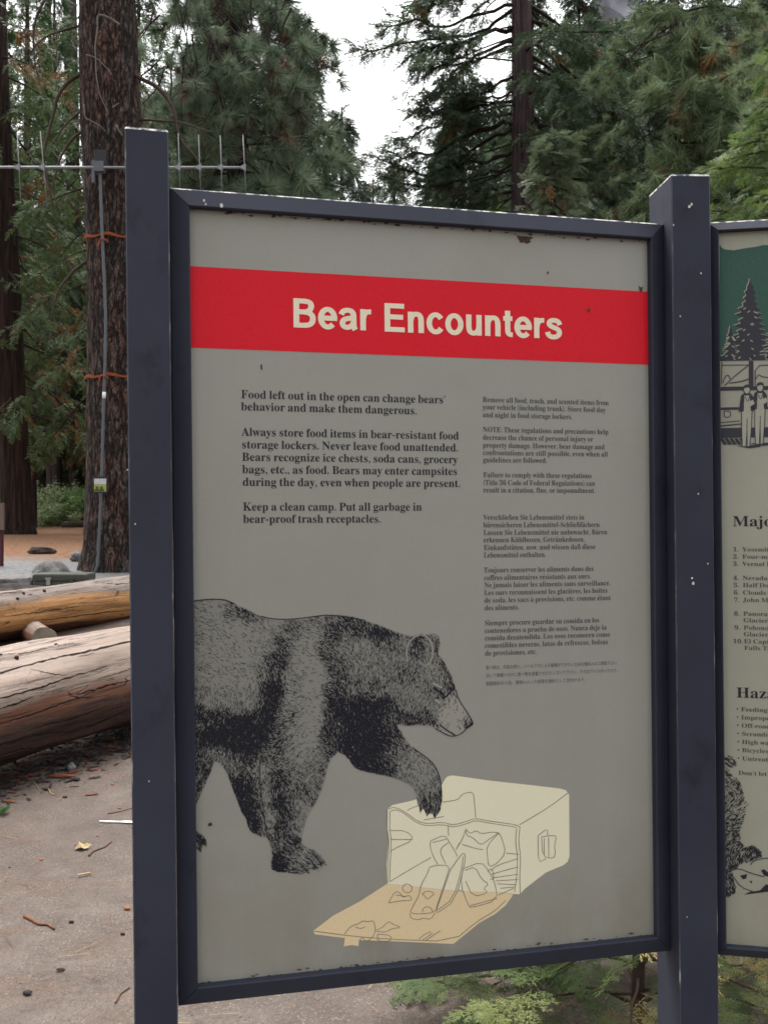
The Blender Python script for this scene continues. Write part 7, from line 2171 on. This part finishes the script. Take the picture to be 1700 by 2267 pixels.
# ---- aerial on the pipe mast
M_ALU = m_plain('grey_aluminium', (0.24, 0.245, 0.255), 0.45, 0.5, metal=0.5, var=0.06)
M_PIPE = m_plain('grey_conduit', (0.105, 0.112, 0.122), 0.5, 0.4, metal=0.3, var=0.08)
M_STRAP = m_plain('orange_webbing', (0.27, 0.07, 0.028), 0.85, 0.15, var=0.25, vscale=30)
M_BLACK = m_plain('black_plastic', (0.018, 0.018, 0.02), 0.5, 0.4)
DM = DC - 0.66
mp = [(213.5, 1300), (217.5, 1250), (221, 1180), (224.7, 1093), (226.5, 1050), (229, 949), (231, 880), (232.7, 836), (234.5, 760), (235, 703), (232, 620), (229, 560), (226.5, 500), (224, 430), (222, 372)]
P = np.array([at(x, y, DM) for x, y in mp])
gz = zg(P[0][0], P[0][1])
P = np.vstack([[(P[0][0] - 0.02, P[0][1], gz)], P[P[:, 2] > gz + 0.05]])
mast = thing('aerial_mast', P[0], 'grey pipe mast strapped up the big pine with a barred aerial on top', 'aerial mast')
tt = np.linspace(0, 1, 60)
Q = np.stack([np.interp(tt, np.linspace(0, 1, len(P)), P[:, k]) for k in range(3)], 1)
obj('pipe', [(*tube(Q, 0.025, 12), 0, True)], M_PIPE, mast)
yb = 371
b0, b1 = at(-260, yb - 1, DM - 0.06), at(541, yb, DM - 0.06)
obj('boom', [(*tube([b0, b1], 0.02, 10), 0, True)], M_ALU, mast)
for xt, xb, yt, y2 in ((-160, -156, 296, 446), (-60, -55, 296, 446), (39, 47, 296, 446), (90, 105, 290, 449), (395, 400, 295, 446), (440, 446, 298, 446), (488, 493, 300, 448), (538, 546, 298, 446)):
    a_, b_ = at(xt, yt, DM - 0.08), at(xb, y2, DM - 0.08)
    e_ = obj('aerial_rod', [(*tube([a_, b_], 0.006, 6), 0, True)], M_ALU, mast)
    m_ = at((xt + xb) / 2, yb, DM - 0.06)
    V = np.array([m_ + np.array(q) for q in ((0.02, -.03, .055), (0.02, -.03, -.055), (-.09, -.03, 0), (0.02, .03, .055), (0.02, .03, -.055), (-.09, .03, 0))])
    br_ = obj('bracket', [(V, [(0, 1, 2), (5, 4, 3), (0, 3, 4, 1), (1, 4, 5, 2), (2, 5, 3, 0)], 0)], M_ALU, mast)
c_ = at(222, 371, DM)
obj('clamp', [(*box(c_ + (0.0, -.02, 0), (.16, .12, .16)), 0), (*box(c_ + (-.09, -.05, -.08), (.05, .04, .36)), 0)], M_PIPE, mast)
obj('junction_box', [(*box(at(224, 352, DM), (.2, .12, .26)), 0)], M_BLACK, mast)
w0, w1 = at(232, 871, DM - .0), at(231, 883, DM)
obj('pipe_label', [(*tube([at(231.5, 868, DM), at(230.8, 882, DM)], 0.029, 12), 0, True)], M_WHITE, mast)

# straps round trunk and pipe
def strap(yl, yc, yr, label):
    c, rad = axis_at(PROF_C, at(0, yc, DC)[2])
    xl = at(*D(192, 0), DC)[0]
    pts = []
    for k in range(41):
        a = -math.pi + 2 * math.pi * k / 40 - math.pi / 2
        x, y = math.cos(a), math.sin(a)
        dz = (at(0, yr, DC)[2] - at(0, yl, DC)[2]) * (x * 0.5) + 0.02 * math.sin(a * 7)
        pts.append((c[0] + rad * 1.07 * x, c[1] + rad * 1.07 * y, c[2] + dz))
    P = np.array(pts)
    V, Fc = [], []
    for k, p in enumerate(P):
        h = 0.020 + 0.006 * math.sin(k * 1.3)
        o = nrm((p[0] - c[0], p[1] - c[1], 0)) * 0.012
        V += [p + (0, 0, h), p + (0, 0, -h), p + o + (0, 0, -h), p + o + (0, 0, h)]
    for k in range(40):
        for q in range(4):
            Fc.append((k * 4 + q, k * 4 + (q + 1) % 4, k * 4 + 4 + (q + 1) % 4, k * 4 + 4 + q))
    parts = [(np.array(V), Fc, 0)]
    kx = at(229 if yc < 700 else 230, yc - 4, DM - 0.02)
    parts.append((*tube([kx + (-.07, 0, -.01), kx + (-.02, -.03, .03), kx + (.03, -.035, .025), kx + (.08, 0, -.01)], 0.014, 6), 0))
    parts.append((*tube([kx + (-.05, -.03, -.02), kx + (-.06, -.05, -.08), kx + (-.08, -.04, -.13)], 0.010, 6), 0))
    s = obj('strap', parts, M_STRAP, origin=c, label=label, cat='strap', group='orange straps holding the mast to the pine')
    return s


strap(548, 538, 550, 'upper orange strap tied round the big pine and the pipe')
strap(846, 840, 844, 'lower orange strap tied round the big pine above the white pipe label')

# little notice on the pipe
sg0, sg1 = at(207, 1055, DM - 0.09), at(239, 1091, DM - 0.09)
c_ = (sg0 + sg1) / 2
ns = thing('tree_notice', c_, 'small square notice with black border fixed to the pipe on the big pine', 'sign')
W_, Hh = abs(sg1[0] - sg0[0]), abs(sg0[2] - sg1[2])
obj('backing_board', [(*box(c_, (W_, .02, Hh)), 0)], M_BLACK, ns)
obj('white_field', [(*box(c_ + (0, -.0125, Hh * .2), (W_ * .84, .004, Hh * .34)), 0)], m_plain('pale_grey_print', (0.5, 0.5, 0.52), 0.5), ns)
pic = [(*box(c_ + (0, -.0125, -Hh * .2), (W_ * .84, .004, Hh * .44)), 0)]
for k in range(7):
    x = c_[0] - W_ * .36 + k * W_ * .1
    hh = Hh * (0.12 + 0.2 * abs(math.sin(k * 2.1)))
    pic.append((*box((x, c_[1] - .0158, c_[2] - Hh * .40 + hh / 2), (W_ * .085, .002, hh)), 1))
obj('plant_picture', pic, [m_plain('yellow_green_print', (0.30, 0.33, 0.07), 0.5), m_plain('dark_green_print', (0.05, 0.06, 0.03), 0.5)], ns)

# ---- old cedar at the far left
prof, g = px_trunk([(150, -30, 20), (550, -22, 38), (850, -6, 52), (1000, 0, 62), (1080, 3, 68), (1130, 3, 72), (1158, 0, 80)], 30.0, None)
prof.append((np.array((prof[-1][0][0] - 0.4, 30.3, 28)), 0.1))
cr = Crown(31)
whorl(cr, prof, 4.5, 17.5, 42, lambda z: 3.2 * (29 - z) / 22 + .3, -0.25, 0.7, 'cedar', 0.5, 9, 1.1, 0.9, r0=0.05)
tree('cedar_tree', 'massive old cedar with flared fluted base at the far left', prof, 31, M_CEDB3, cr, M_LIMB, [L_CED, L_BROWN], SPRAY, 0.1, 0.05, 0.22, n=60, step=0.1)

# ---- thin dark pine just left of the big pine
prof, g = px_trunk([(0, 138, 166), (200, 141, 170), (600, 148, 176), (1130, 152, 180)], 50.0)
prof.append((np.array((prof[-1][0][0], 50, 40)), 0.06))
cr = Crown(33)
whorl(cr, prof, 4.6, 27, 64, lambda z: 3.2 * (41 - z) / 35 + .3, -0.2, 0.7, 'cedar', 0.42, 9, 0.9, 1.0, r0=0.035)
tree('cedar_tree', 'slim dark cedar standing just left of the big pine', prof, 33, M_CEDB2, cr, M_LIMB, [L_CED, L_BROWN], SPRAY, 0.12)
# reddish trunk tight behind the big pine
prof, g = px_trunk([(0, 215, 236), (640, 189, 215), (880, 189, 216), (1185, 187, 222)], 27.5)
prof.append((np.array((prof[-1][0][0], 27.5, 24)), 0.06))
cr = Crown(35)
whorl(cr, prof, 4.6, 17, 34, lambda z: 2.4 * (25 - z) / 19 + .3, -0.25, 0.8, 'cedar', 0.4, 8, 0.9, 1.0, r0=0.035)
tree('cedar_tree', 'reddish cedar half hidden behind the big pine trunk', prof, 35, M_CEDB, cr, M_LIMB, [L_CED, L_BROWN], SPRAY, 0.15)
# two thin stems in the left wood
prof, g = px_trunk([(300, 104, 114), (750, 105, 117), (1130, 104, 120)], 48.0)
prof.append((np.array((prof[-1][0][0], 48, 30)), 0.05))
cr = Crown(37)
whorl(cr, prof, 4.4, 26, 84, lambda z: 3.2 * (31 - z) / 26 + .3, -0.15, 0.6, 'cedar', 0.42, 9, 0.9, 1.1, r0=0.03)
slim = tree('cedar_tree', 'slender black stemmed cedar between the old cedar and the big pine', prof, 37, M_CEDB2, cr, M_LIMB, [L_CED, L_BROWN], SPRAY, 0.1)

# ---- long needled pine right of the big pine (22 m)
DD_ = 22.0
prof, g = px_trunk([(0, 497, 532), (60, 496, 532), (300, 492, 533), (430, 490, 534), (1100, 484, 540)], DD_)
prof.append((np.array((prof[-1][0][0] + .1, DD_, 22)), 0.06))
cr = Crown(41)


def LfD(z):
    return float(np.interp(z, [6, 9, 12, 14, 22], [3.0, 2.7, 2.25, 2.0, 0.3]))


whorl(cr, prof, 6.6, 14.6, 76, LfD, 0.05, 0.9, 'pine', 0.42, 9, 0.85, 0.8, r0=0.035, subdroop=0.7, start=0.15)
whorl(cr, prof, 14.6, 21.5, 22, LfD, 0.15, 0.7, 'pine', 0.27, 7, 0.8, 0.8, r0=0.035)
# long bare hanging shoots in front
for k in range(42):
    x = 290 + 360 * cr.r.random()
    y = -60 + 220 * cr.r.random()
    p0 = at(*D(x, y), DD_ - 1.6 - 0.8 * cr.r.random())
    P = curve(p0, np.array((0.35 * cr.r.normal(), -0.1, -0.9)), 1.2 + 1.4 * cr.r.random(), 0.2, 12, cr.r, 0.11)
    cr.limb(P, 0.022, 3, 0.4, 0.2, 'pine', 0.3, 0.7, 0.5)
longpine = tree('pine_tree', 'long needled grey green pine right of the big pine', prof, 41, M_PINEB2, cr, M_LIMB, [L_PINE, L_CONE], TUFT, 0.1, rollsd=3)

# ---- pointed fir left of the gap of sky (38 m)
def fir(d, x, ytop, zlow, Lmax, seed, label, leaf=None, n=70, bark=None, size=0.5, hang=0.5, group=None, name='fir_tree', elev=-0.25, tmpl=None, expo=0.85):
    top = at(*D(x, ytop), d)
    g = zg(top[0], d)
    prof = [(np.array((top[0], d, g - 0.3)), 0.028 * (top[2] - g) * .5 + .05), (np.array((top[0], d, top[2])), 0.03)]
    cr = Crown(seed)
    H = top[2] - zlow
    whorl(cr, prof, zlow, top[2] - 0.15, n, lambda z: 0.18 + Lmax * max(0, (top[2] - z) / H) ** expo, elev, hang, 'cedar', size, 7, 0.55 * Lmax / 1.6, 1.0, r0=0.03, start=0.15)
    for _ in range(3):
        cr.leaf(np.array((top[0], d, top[2] - .2)), np.array((0, 0, 1.0)), 0.4)
    return tree(name, label, prof, seed, bark or M_PINEB2, cr, M_LIMB, [leaf or L_FIR, L_BROWN], tmpl or SPRAY, 0.04, group=group, n=16, step=0.5, sides=5)


fir(41, 60, -150, 5.0, 3.0, 38, 'dark cedar filling the gap right of the old cedar', leaf=L_CED, n=120, size=0.5, name='cedar_tree', bark=M_CEDB2)
fir(47, 118, -60, 6.0, 3.0, 39, 'dark cedar behind the slender black stemmed one', leaf=L_CEDD, n=120, size=0.5, name='cedar_tree', bark=M_CEDB2)
fir(36, -30, -100, 6.0, 3.0, 40, 'dark cedar at the left edge behind the old cedar', leaf=L_CED, n=100, size=0.5, name='cedar_tree', bark=M_CEDB2)

fir(38, 738, 232, 8.0, 2.1, 51, 'pointed grey green fir left of the gap of sky', n=110)
fir(44, 806, 385, 6.0, 2.6, 52, 'lowest fir in the gap of sky above the board top rail', n=90)
fir(43, 852, 345, 6.0, 2.4, 56, 'small fir closing the foot of the sky gap', n=80)
fir(34, 655, 60, 8.0, 2.4, 53, 'tall fir behind the long needled pine', n=120)
fir(42, 430, 90, 6.0, 3.4, 54, 'broad fir seen between the big pine and the long needled pine', n=130, size=0.55)
fir(36, 330, 250, 4.0, 2.6, 55, 'lower dark fir behind the post of the board', leaf=L_CED, n=100, size=0.5)

# ---- big dark cedar right of the gap (30 m)
DE = 30.0
prof, g = px_trunk([(0, 1105, 1146), (230, 1106, 1152), (470, 1103, 1158), (1100, 1095, 1172)], DE)
prof.append((np.array((prof[-1][0][0], DE, 27)), 0.12))
PE = prof
cr = Crown(61)
def zz5(x, y): return (600 + x / 2.765, y / 2.765)


LE = [  # traced limbs left of the trunk: points, thickness, foliage start
    ([(1475, 178), (1400, 195), (1290, 215), (1170, 260), (1050, 275), (950, 300), (860, 340)], .075, .35),
    ([(1475, 30), (1370, 60), (1240, 100), (1120, 150), (1000, 160), (900, 120), (790, 150), (690, 190)], .06, .35),
    ([(1475, 60), (1380, 130), (1290, 190), (1150, 220), (1000, 240), (860, 260), (740, 280), (600, 330), (520, 300)], .06, .4),
    ([(1475, 250), (1400, 280), (1300, 320), (1190, 390), (1100, 460), (1040, 530), (1000, 600), (930, 610)], .065, .45),
    ([(1475, 300), (1360, 330), (1250, 380), (1120, 390), (1000, 400), (920, 430)], .05, .4),
    ([(1475, 470), (1400, 510), (1300, 560), (1190, 590), (1090, 650), (980, 690), (880, 680)], .06, .3),
    ([(1475, 760), (1380, 770), (1280, 800), (1150, 850), (1050, 910), (940, 945), (890, 940), (800, 960), (720, 930)], .075, .3),
    ([(1475, 790), (1380, 830), (1260, 890), (1180, 960), (1080, 1040), (980, 1080), (860, 1060), (740, 1000), (640, 960)], .06, .3),
    ([(1475, 930), (1390, 960), (1310, 995), (1230, 985), (1160, 1010), (1090, 1080), (1000, 1130)], .06, .3),
    ([(1475, 620), (1380, 630), (1260, 660), (1120, 700), (1020, 760), (920, 800), (850, 850), (760, 860)], .05, .3),
    ([(1475, 1130), (1380, 1140), (1260, 1165), (1130, 1200), (1010, 1240), (900, 1260)], .07, .2),
    ([(1475, 1170), (1380, 1190), (1280, 1240), (1150, 1290), (1000, 1330)], .06, .2),
    ([(1475, 560), (1400, 600), (1330, 600), (1250, 620), (1160, 640)], .045, .2),
    ([(1475, 700), (1390, 700), (1300, 720), (1190, 740), (1100, 780)], .045, .2),
    ([(1475, 1000), (1380, 1050), (1250, 1080), (1100, 1120), (960, 1150), (820, 1130), (700, 1080)], .05, .25),
    ([(1475, -60), (1370, -40), (1230, -20), (1100, 10), (980, 30), (900, 40)], .05, .35), ([(1475, -160), (1350, -130), (1200, -110), (1060, -60), (940, -30)], .05, .35)]
for pts, r0, st in LE:
    P = []
    n_ = len(pts)
    dep = cr.r.normal(0, 1.3)
    for k, q in enumerate(pts):
        P.append(at(*zz5(*q), DE + dep * k / n_))
    P = np.array(P)
    t_ = np.linspace(0, 1, n_)
    tt = np.linspace(0, 1, 16)
    P = np.stack([np.interp(tt, t_, P[:, k]) for k in range(3)], 1)
    P[1:-1] += cr.r.normal(0, 0.035, P[1:-1].shape)
    cr.limb(P, r0, 18, 0.75, -0.1, 'cedar', 0.36, st, 2.2, r1=0.02, spread=0.9)
whorl(cr, prof, 8.5, 17.0, 22, lambda z: 3.6, -0.2, 0.3, 'cedar', 0.36, 9, 0.9, 1.2, az=(2.5, 3.8), r0=0.03, subdroop=0.2)
whorl(cr, prof, 5.8, 17.5, 52, lambda z: 4.3, -0.25, 0.5, 'cedar', 0.42, 12, 1.2, 2.0, az=(-1.4, 1.75), r0=0.06, tipup=0.7)
whorl(cr, prof, 17.5, 26.5, 26, lambda z: 4.2 * (28 - z) / 11, -0.2, 0.5, 'cedar', 0.6, 8, 1.2, 0.7, r0=0.05)
bigcedar = tree('cedar_tree', 'big dark trunked cedar with spreading limbs right of the gap of sky', prof, 61, M_CEDB2, cr, M_LIMB, [L_CEDD, L_BROWN], SPRAY, 0.015, 0.04, 0.08, n=40, step=0.2)

# ---- young cedar in front of the big trunk (19 m), bright one behind it
fir(19, 1195, 265, 3.0, 1.5, 65, 'young pale cedar in front of the big dark trunk', leaf=L_PALE, n=90, size=0.3, name='cedar_tree', tmpl=SPRAY2, elev=0.05)
fir(37, 1085, 405, 4.0, 1.8, 66, 'bright green small cedar low behind the big dark trunk', leaf=L_BRIGHT, n=60, size=0.45, name='cedar_tree')

# ---- light green pine at the right (24 m)
prof, g = px_trunk([(0, 1446, 1466), (160, 1446, 1468), (380, 1442, 1470), (1100, 1436, 1476)], 25.0)
prof.append((np.array((prof[-1][0][0], 25, 20)), 0.05))
cr = Crown(71)
whorl(cr, prof, 7.4, 14.5, 60, lambda z: 2.1, 0.1, 1.3, 'pine', 0.46, 8, 0.75, 0.75, r0=0.032, az=(-2.4, 1.4), subdroop=1.4, start=0.1)
whorl(cr, prof, 7.0, 15.0, 30, lambda z: 2.8, -0.4, 0.1, 'pine', 0.2, 5, 0.6, 0.35, r0=0.022, az=(1.6, 4.3), subdroop=0.4, start=0.6)
whorl(cr, prof, 14.5, 19.5, 20, lambda z: 2.0 * (21 - z) / 6, 0.15, 1.0, 'pine', 0.27, 7, 0.7, 0.8, r0=0.03)
lpine = tree('pine_tree', 'light green pine with hanging needle tufts behind the right post', prof, 71, M_PINEB2, cr, M_LIMB, [L_PINEL, L_BROWN], TUFTL, 0.03, rollsd=3)

# ---- bright green cedar at the right edge (11 m)
top = at(*D(1740, 120), 11.0)
prof = [(np.array((top[0], 11.0, zg(top[0], 11) - .3)), .16), (np.array((top[0], 11.0, 5.0)), .1), (np.array((top[0], 11, 7.6)), .03)]
cr = Crown(81)
whorl(cr, prof, 2.6, 7.0, 80, lambda z: float(np.interp(z, [2.6, 4.6, 6.2, 7.4], [2.0, 1.5, 0.8, 0.3])), 0.1, 0.5, 'cedar', 0.20, 9, 0.6, 0.8, r0=0.022, start=0.15)
tree('cedar_tree', 'bright green young cedar at the right edge above the second panel', prof, 81, M_CEDB, cr, M_LIMB, [L_BRIGHT, L_BROWN], SPRAY2, 0.02, n=20, step=0.2)
# pine reaching in at the upper right corner
prof = [(np.array((9.2, 17, zg(9.2, 17) - .3)), .3), (np.array((9.2, 17, 12)), .2), (np.array((9.2, 17, 19)), .04)]
cr = Crown(83)
whorl(cr, prof, 5.0, 13, 44, lambda z: 3.3, 0.15, 0.6, 'pine', 0.24, 9, 0.9, 0.75, r0=0.04, start=0.3)
whorl(cr, prof, 13, 18.7, 18, lambda z: 3.2 * (19.5 - z) / 6, 0.15, 0.6, 'pine', 0.26, 7, 0.8, 0.6, r0=0.03)
tree('pine_tree', 'pine outside the right edge with dark limbs reaching into the top corner', prof, 83, M_PINEB2, cr, M_LIMB, [L_PINEL, L_BROWN], TUFT, 0.05, rollsd=3)

# ---- woods behind: copies of three kinds
fA = fir(40, 1000, 150, 3.0, 3.2, 91, 'dense dark cedar in the wood right of the gap', leaf=L_CEDD, n=150, size=0.6, group='dense dark cedars in the wood behind', name='cedar_tree')
fB = fir(46, 1250, -60, 4.0, 3.6, 92, 'shaggy fir in the wood behind the big dark cedar', leaf=L_FIR, n=150, size=0.65, group='shaggy firs in the wood behind')
protoH = {fA: 1, fB: 1}


def place(proto, x, y, s, rz, label, group):
    copy_tree(proto, (x, y, zg(x, y)), rz, (s, s, s * (0.9 + 0.25 * random.random())), label, group)


for x, d, p, s in ((905, 47, fA, .80), (960, 50, fB, .82), (1070, 44, fA, 1.0), (1150, 50, fB, 1.05), (1210, 42, fA, 1.05), (1300, 36, fA, 1.05), (1385, 39, fA, 1.0), (1330, 48, fB, 1.0), (1430, 44, fB, 1.05), (1400, 54, fA, .8), (1460, 56, fB, .8), (1530, 40, fB, .95),
                   (1580, 47, fA, 1.15), (1640, 36, fA, 1.0), (1700, 44, fB, 1.1), (1790, 38, fA, 1.1), (1900, 46, fB, 1.1), (2050, 40, fA, 1.1)):
    q = at(*D(x, 1100), d)
    place(p, q[0], q[1], s, random.random() * 6, 'dense dark cedar in the wood on the right' if p is fA else 'shaggy fir in the wood on the right',
          'dense dark cedars in the wood on the right' if p is fA else 'shaggy firs in the wood on the right')
for x, d, p, s in ((560, 50, fA, 1.15), (470, 54, fB, 1.1), (380, 48, fA, 1.1), (640, 56, fB, .95), (700, 58, fA, .72)):
    q = at(*D(x, 1100), d)
    place(p, q[0], q[1], s, random.random() * 6, 'dense dark cedar in the wood behind the long needled pine' if p is fA else 'shaggy fir in the wood behind the long needled pine',
          'dense dark cedars behind the long needled pine' if p is fA else 'shaggy firs behind the long needled pine')
for x, d, p, s in ((30, 56, fA, .9), (75, 58, fA, .95), (140, 57, fA, 1.0), (175, 60, fA, 1.0), (45, 52, fA, .8), (110, 54, fA, .85), (165, 52, fA, .8), (90, 63, fA, 1.0), (15, 62, fA, 1.0), (235, 62, fA, 1.0), (300, 54, fB, 1.1), (-20, 67, fA, 1.0), (-110, 62, fB, 1.1), (-220, 60, fA, 1.1), (105, 72, fA, .95), (50, 74, fB, .9), (165, 78, fA, 1.0), (0, 80, fA, 1), (125, 82, fB, 1), (215, 76, fA, 1.1), (85, 88, fA, 1.1), (150, 90, fA, 1.1), (20, 90, fB, 1.1)):
    q = at(*D(x, 1100), d)
    place(p, q[0], q[1], s, random.random() * 6, 'dense dark cedar in the deep wood on the left' if p is fA else 'shaggy fir in the deep wood on the left',
          'dense dark cedars in the deep wood on the left' if p is fA else 'shaggy firs in the deep wood on the left')

# ---- shrubs at the edge of the clearing
def leaf_template():
    V = np.array([(0, 0, 0), (.5, .28, .06), (1, 0, -.08), (.5, -.28, .06)])
    return V, np.array([[0, 1, 2, 3]])


L_SHRUB = m_leaf('pale_shrub_leaves', (0.24, 0.31, 0.15), (0.55, 0.62, 0.38), 0.3, 1.6)
L_SHRUBD = m_leaf('green_shrub_leaves', (0.12, 0.22, 0.07), (0.32, 0.46, 0.18), 0.3, 1.6)


def shrub(px, d, w, h, mat, seed, label, n=6000, size=0.13, dp=0.8):
    p = at(px / 0.9759, 1100, d)
    p[2] = zg(p[0], p[1])
    r = np.random.default_rng(seed)
    t = thing('shrub', p, label, 'shrub')
    st, P = [], []
    for k in range(34):
        a = r.random() * 6.28
        b = p + np.array((w * .3 * r.normal(), dp * .3 * r.normal(), 0))
        Q = curve(b, np.array((0.45 * math.cos(a), 0.45 * math.sin(a), 1)), h * (0.6 + 0.45 * r.random()), 0.5, 7, r, 0.12)
        Q[:, 0] = p[0] + np.clip(Q[:, 0] - p[0], -w, w)
        st.append((*tube(Q, np.linspace(.012, .003, 7), 5, False), 0, True))
        for _ in range(n // 34):
            i = min(int(r.random() ** .6 * 6), 5)
            P.append(Q[i] + (Q[i + 1] - Q[i]) * r.random() + r.normal(0, 0.13, 3))
    P = np.array(P)
    dv = r.normal(0, 1, P.shape) * (1, 1, .4)
    tV, tF = leaf_template()
    V, Fc = instances(tV, tF, P, frames_from_dir(dv, roll=r.normal(0, .45, len(P))), size * (.6 + .8 * r.random(len(P))))
    obj('stems', st, M_LIMBB, t)
    obj('leaves', [(V, Fc, 0, False, r.random(len(Fc)))], mat, t)
    return t


shrub(92, 45, 1.2, 2.3, L_SHRUB, 1, 'tallest pale shrub right of the old cedar base')
shrub(140, 44.5, 1.2, 1.6, L_SHRUB, 2, 'low pale shrub in the middle of the hedge at the clearing edge')
shrub(182, 44, 0.9, 2.0, L_SHRUBD, 3, 'deeper green shrub beside the big pine trunk')
shrub(116, 43, 1.2, 1.0, L_SHRUB, 4, 'short yellowish shrub in front of the hedge')
shrub(-8, 45, 1.1, 2.3, L_SHRUBD, 5, 'green shrub left of the old cedar base at the picture edge')
shrub(160, 47, 1.2, 2.0, L_SHRUB, 6, 'pale shrub at the back of the hedge')
# fallen trunk at its foot
p0, p1 = ground_at(*D(140, 1140)), ground_at(*D(205, 1141))
V, Fc = tube([p0 + (-.1, 0, .12), (p0 + p1) / 2 + (0, 0, .17), p1 + (1.2, 0.1, .16)], [.1, .14, .15], 12)
obj('fallen_trunk', [(V, Fc, 0, True)], M_LIMBB, origin=p0, label='dark fallen trunk lying at the foot of the pale shrubs', cat='log')

# ---- cedar sapling behind the board
L_SAP = m_leaf('sapling_foliage', (0.034, 0.060, 0.022), (0.105, 0.148, 0.052), 0.35, 3.0, tip=(0.26, 0.27, 0.1))
L_SAPY = m_leaf('sapling_yellow_foliage', (0.16, 0.125, 0.045), (0.36, 0.29, 0.12), 0.3, 3.0)
SAPT = [spray_template(s, 9, 3, 0.013, 0.12) for s in (21, 22, 23)]
sb = np.array((0.80, 3.05, 0))
sb[2] = zg(sb[0], sb[1])
prof = [(sb - (0, 0, .3), .026), (sb + (0, 0, .1), .021), (sb + (0.02, 0.02, .7), .014), (sb + (0.0, 0.03, 1.45), .004)]
cr = Crown(101)
rs = cr.r
for k in range(40):
    z = 0.03 + 1.3 * (k / 40) ** 1.5
    c, _ = axis_at(prof, sb[2] + z)
    a = k * 2.399 + rs.random() * 0.6
    L = (0.62 if z < 0.45 else 0.55 * (1.5 - z)) * (0.75 + 0.45 * rs.random())
    e = 0.25 if z > .12 else 0.35
    P = curve(c, np.array((math.cos(a), math.sin(a), e)), L, 0.55, 9, rs, 0.07)
    cr.limbs.append((P, .0065, .0015))
    m = int(L / 0.05)
    T = np.gradient(P, axis=0)
    for q in range(m):
        f = 0.22 + 0.78 * (q + rs.random()) / m
        x = min(f * 8, 7.99)
        i = int(x)
        pp_ = P[i] + (P[i + 1] - P[i]) * (x - i)
        t_ = nrm(T[i])
        s_ = np.cross(t_, (0, 0, 1)) * (1 if q % 2 else -1)
        cr.leaf(pp_, t_ * (0.7 + .4 * f) + s_ * (0.55 + .35 * rs.random()) + np.array((0, 0, rs.normal(0.05, .25))), (0.15 + .13 * rs.random()) * (1.15 - .35 * f))
    cr.leaf(P[-2], nrm(T[-1]), 0.16)
tree('sapling', 'small cedar sapling growing behind the bottom of the board', prof, 101, M_LIMBB, cr, M_LIMBB, [L_SAP, L_SAPY], SAPT, 0.07, rollsd=0.45, n=14, step=0.03, cat='sapling')
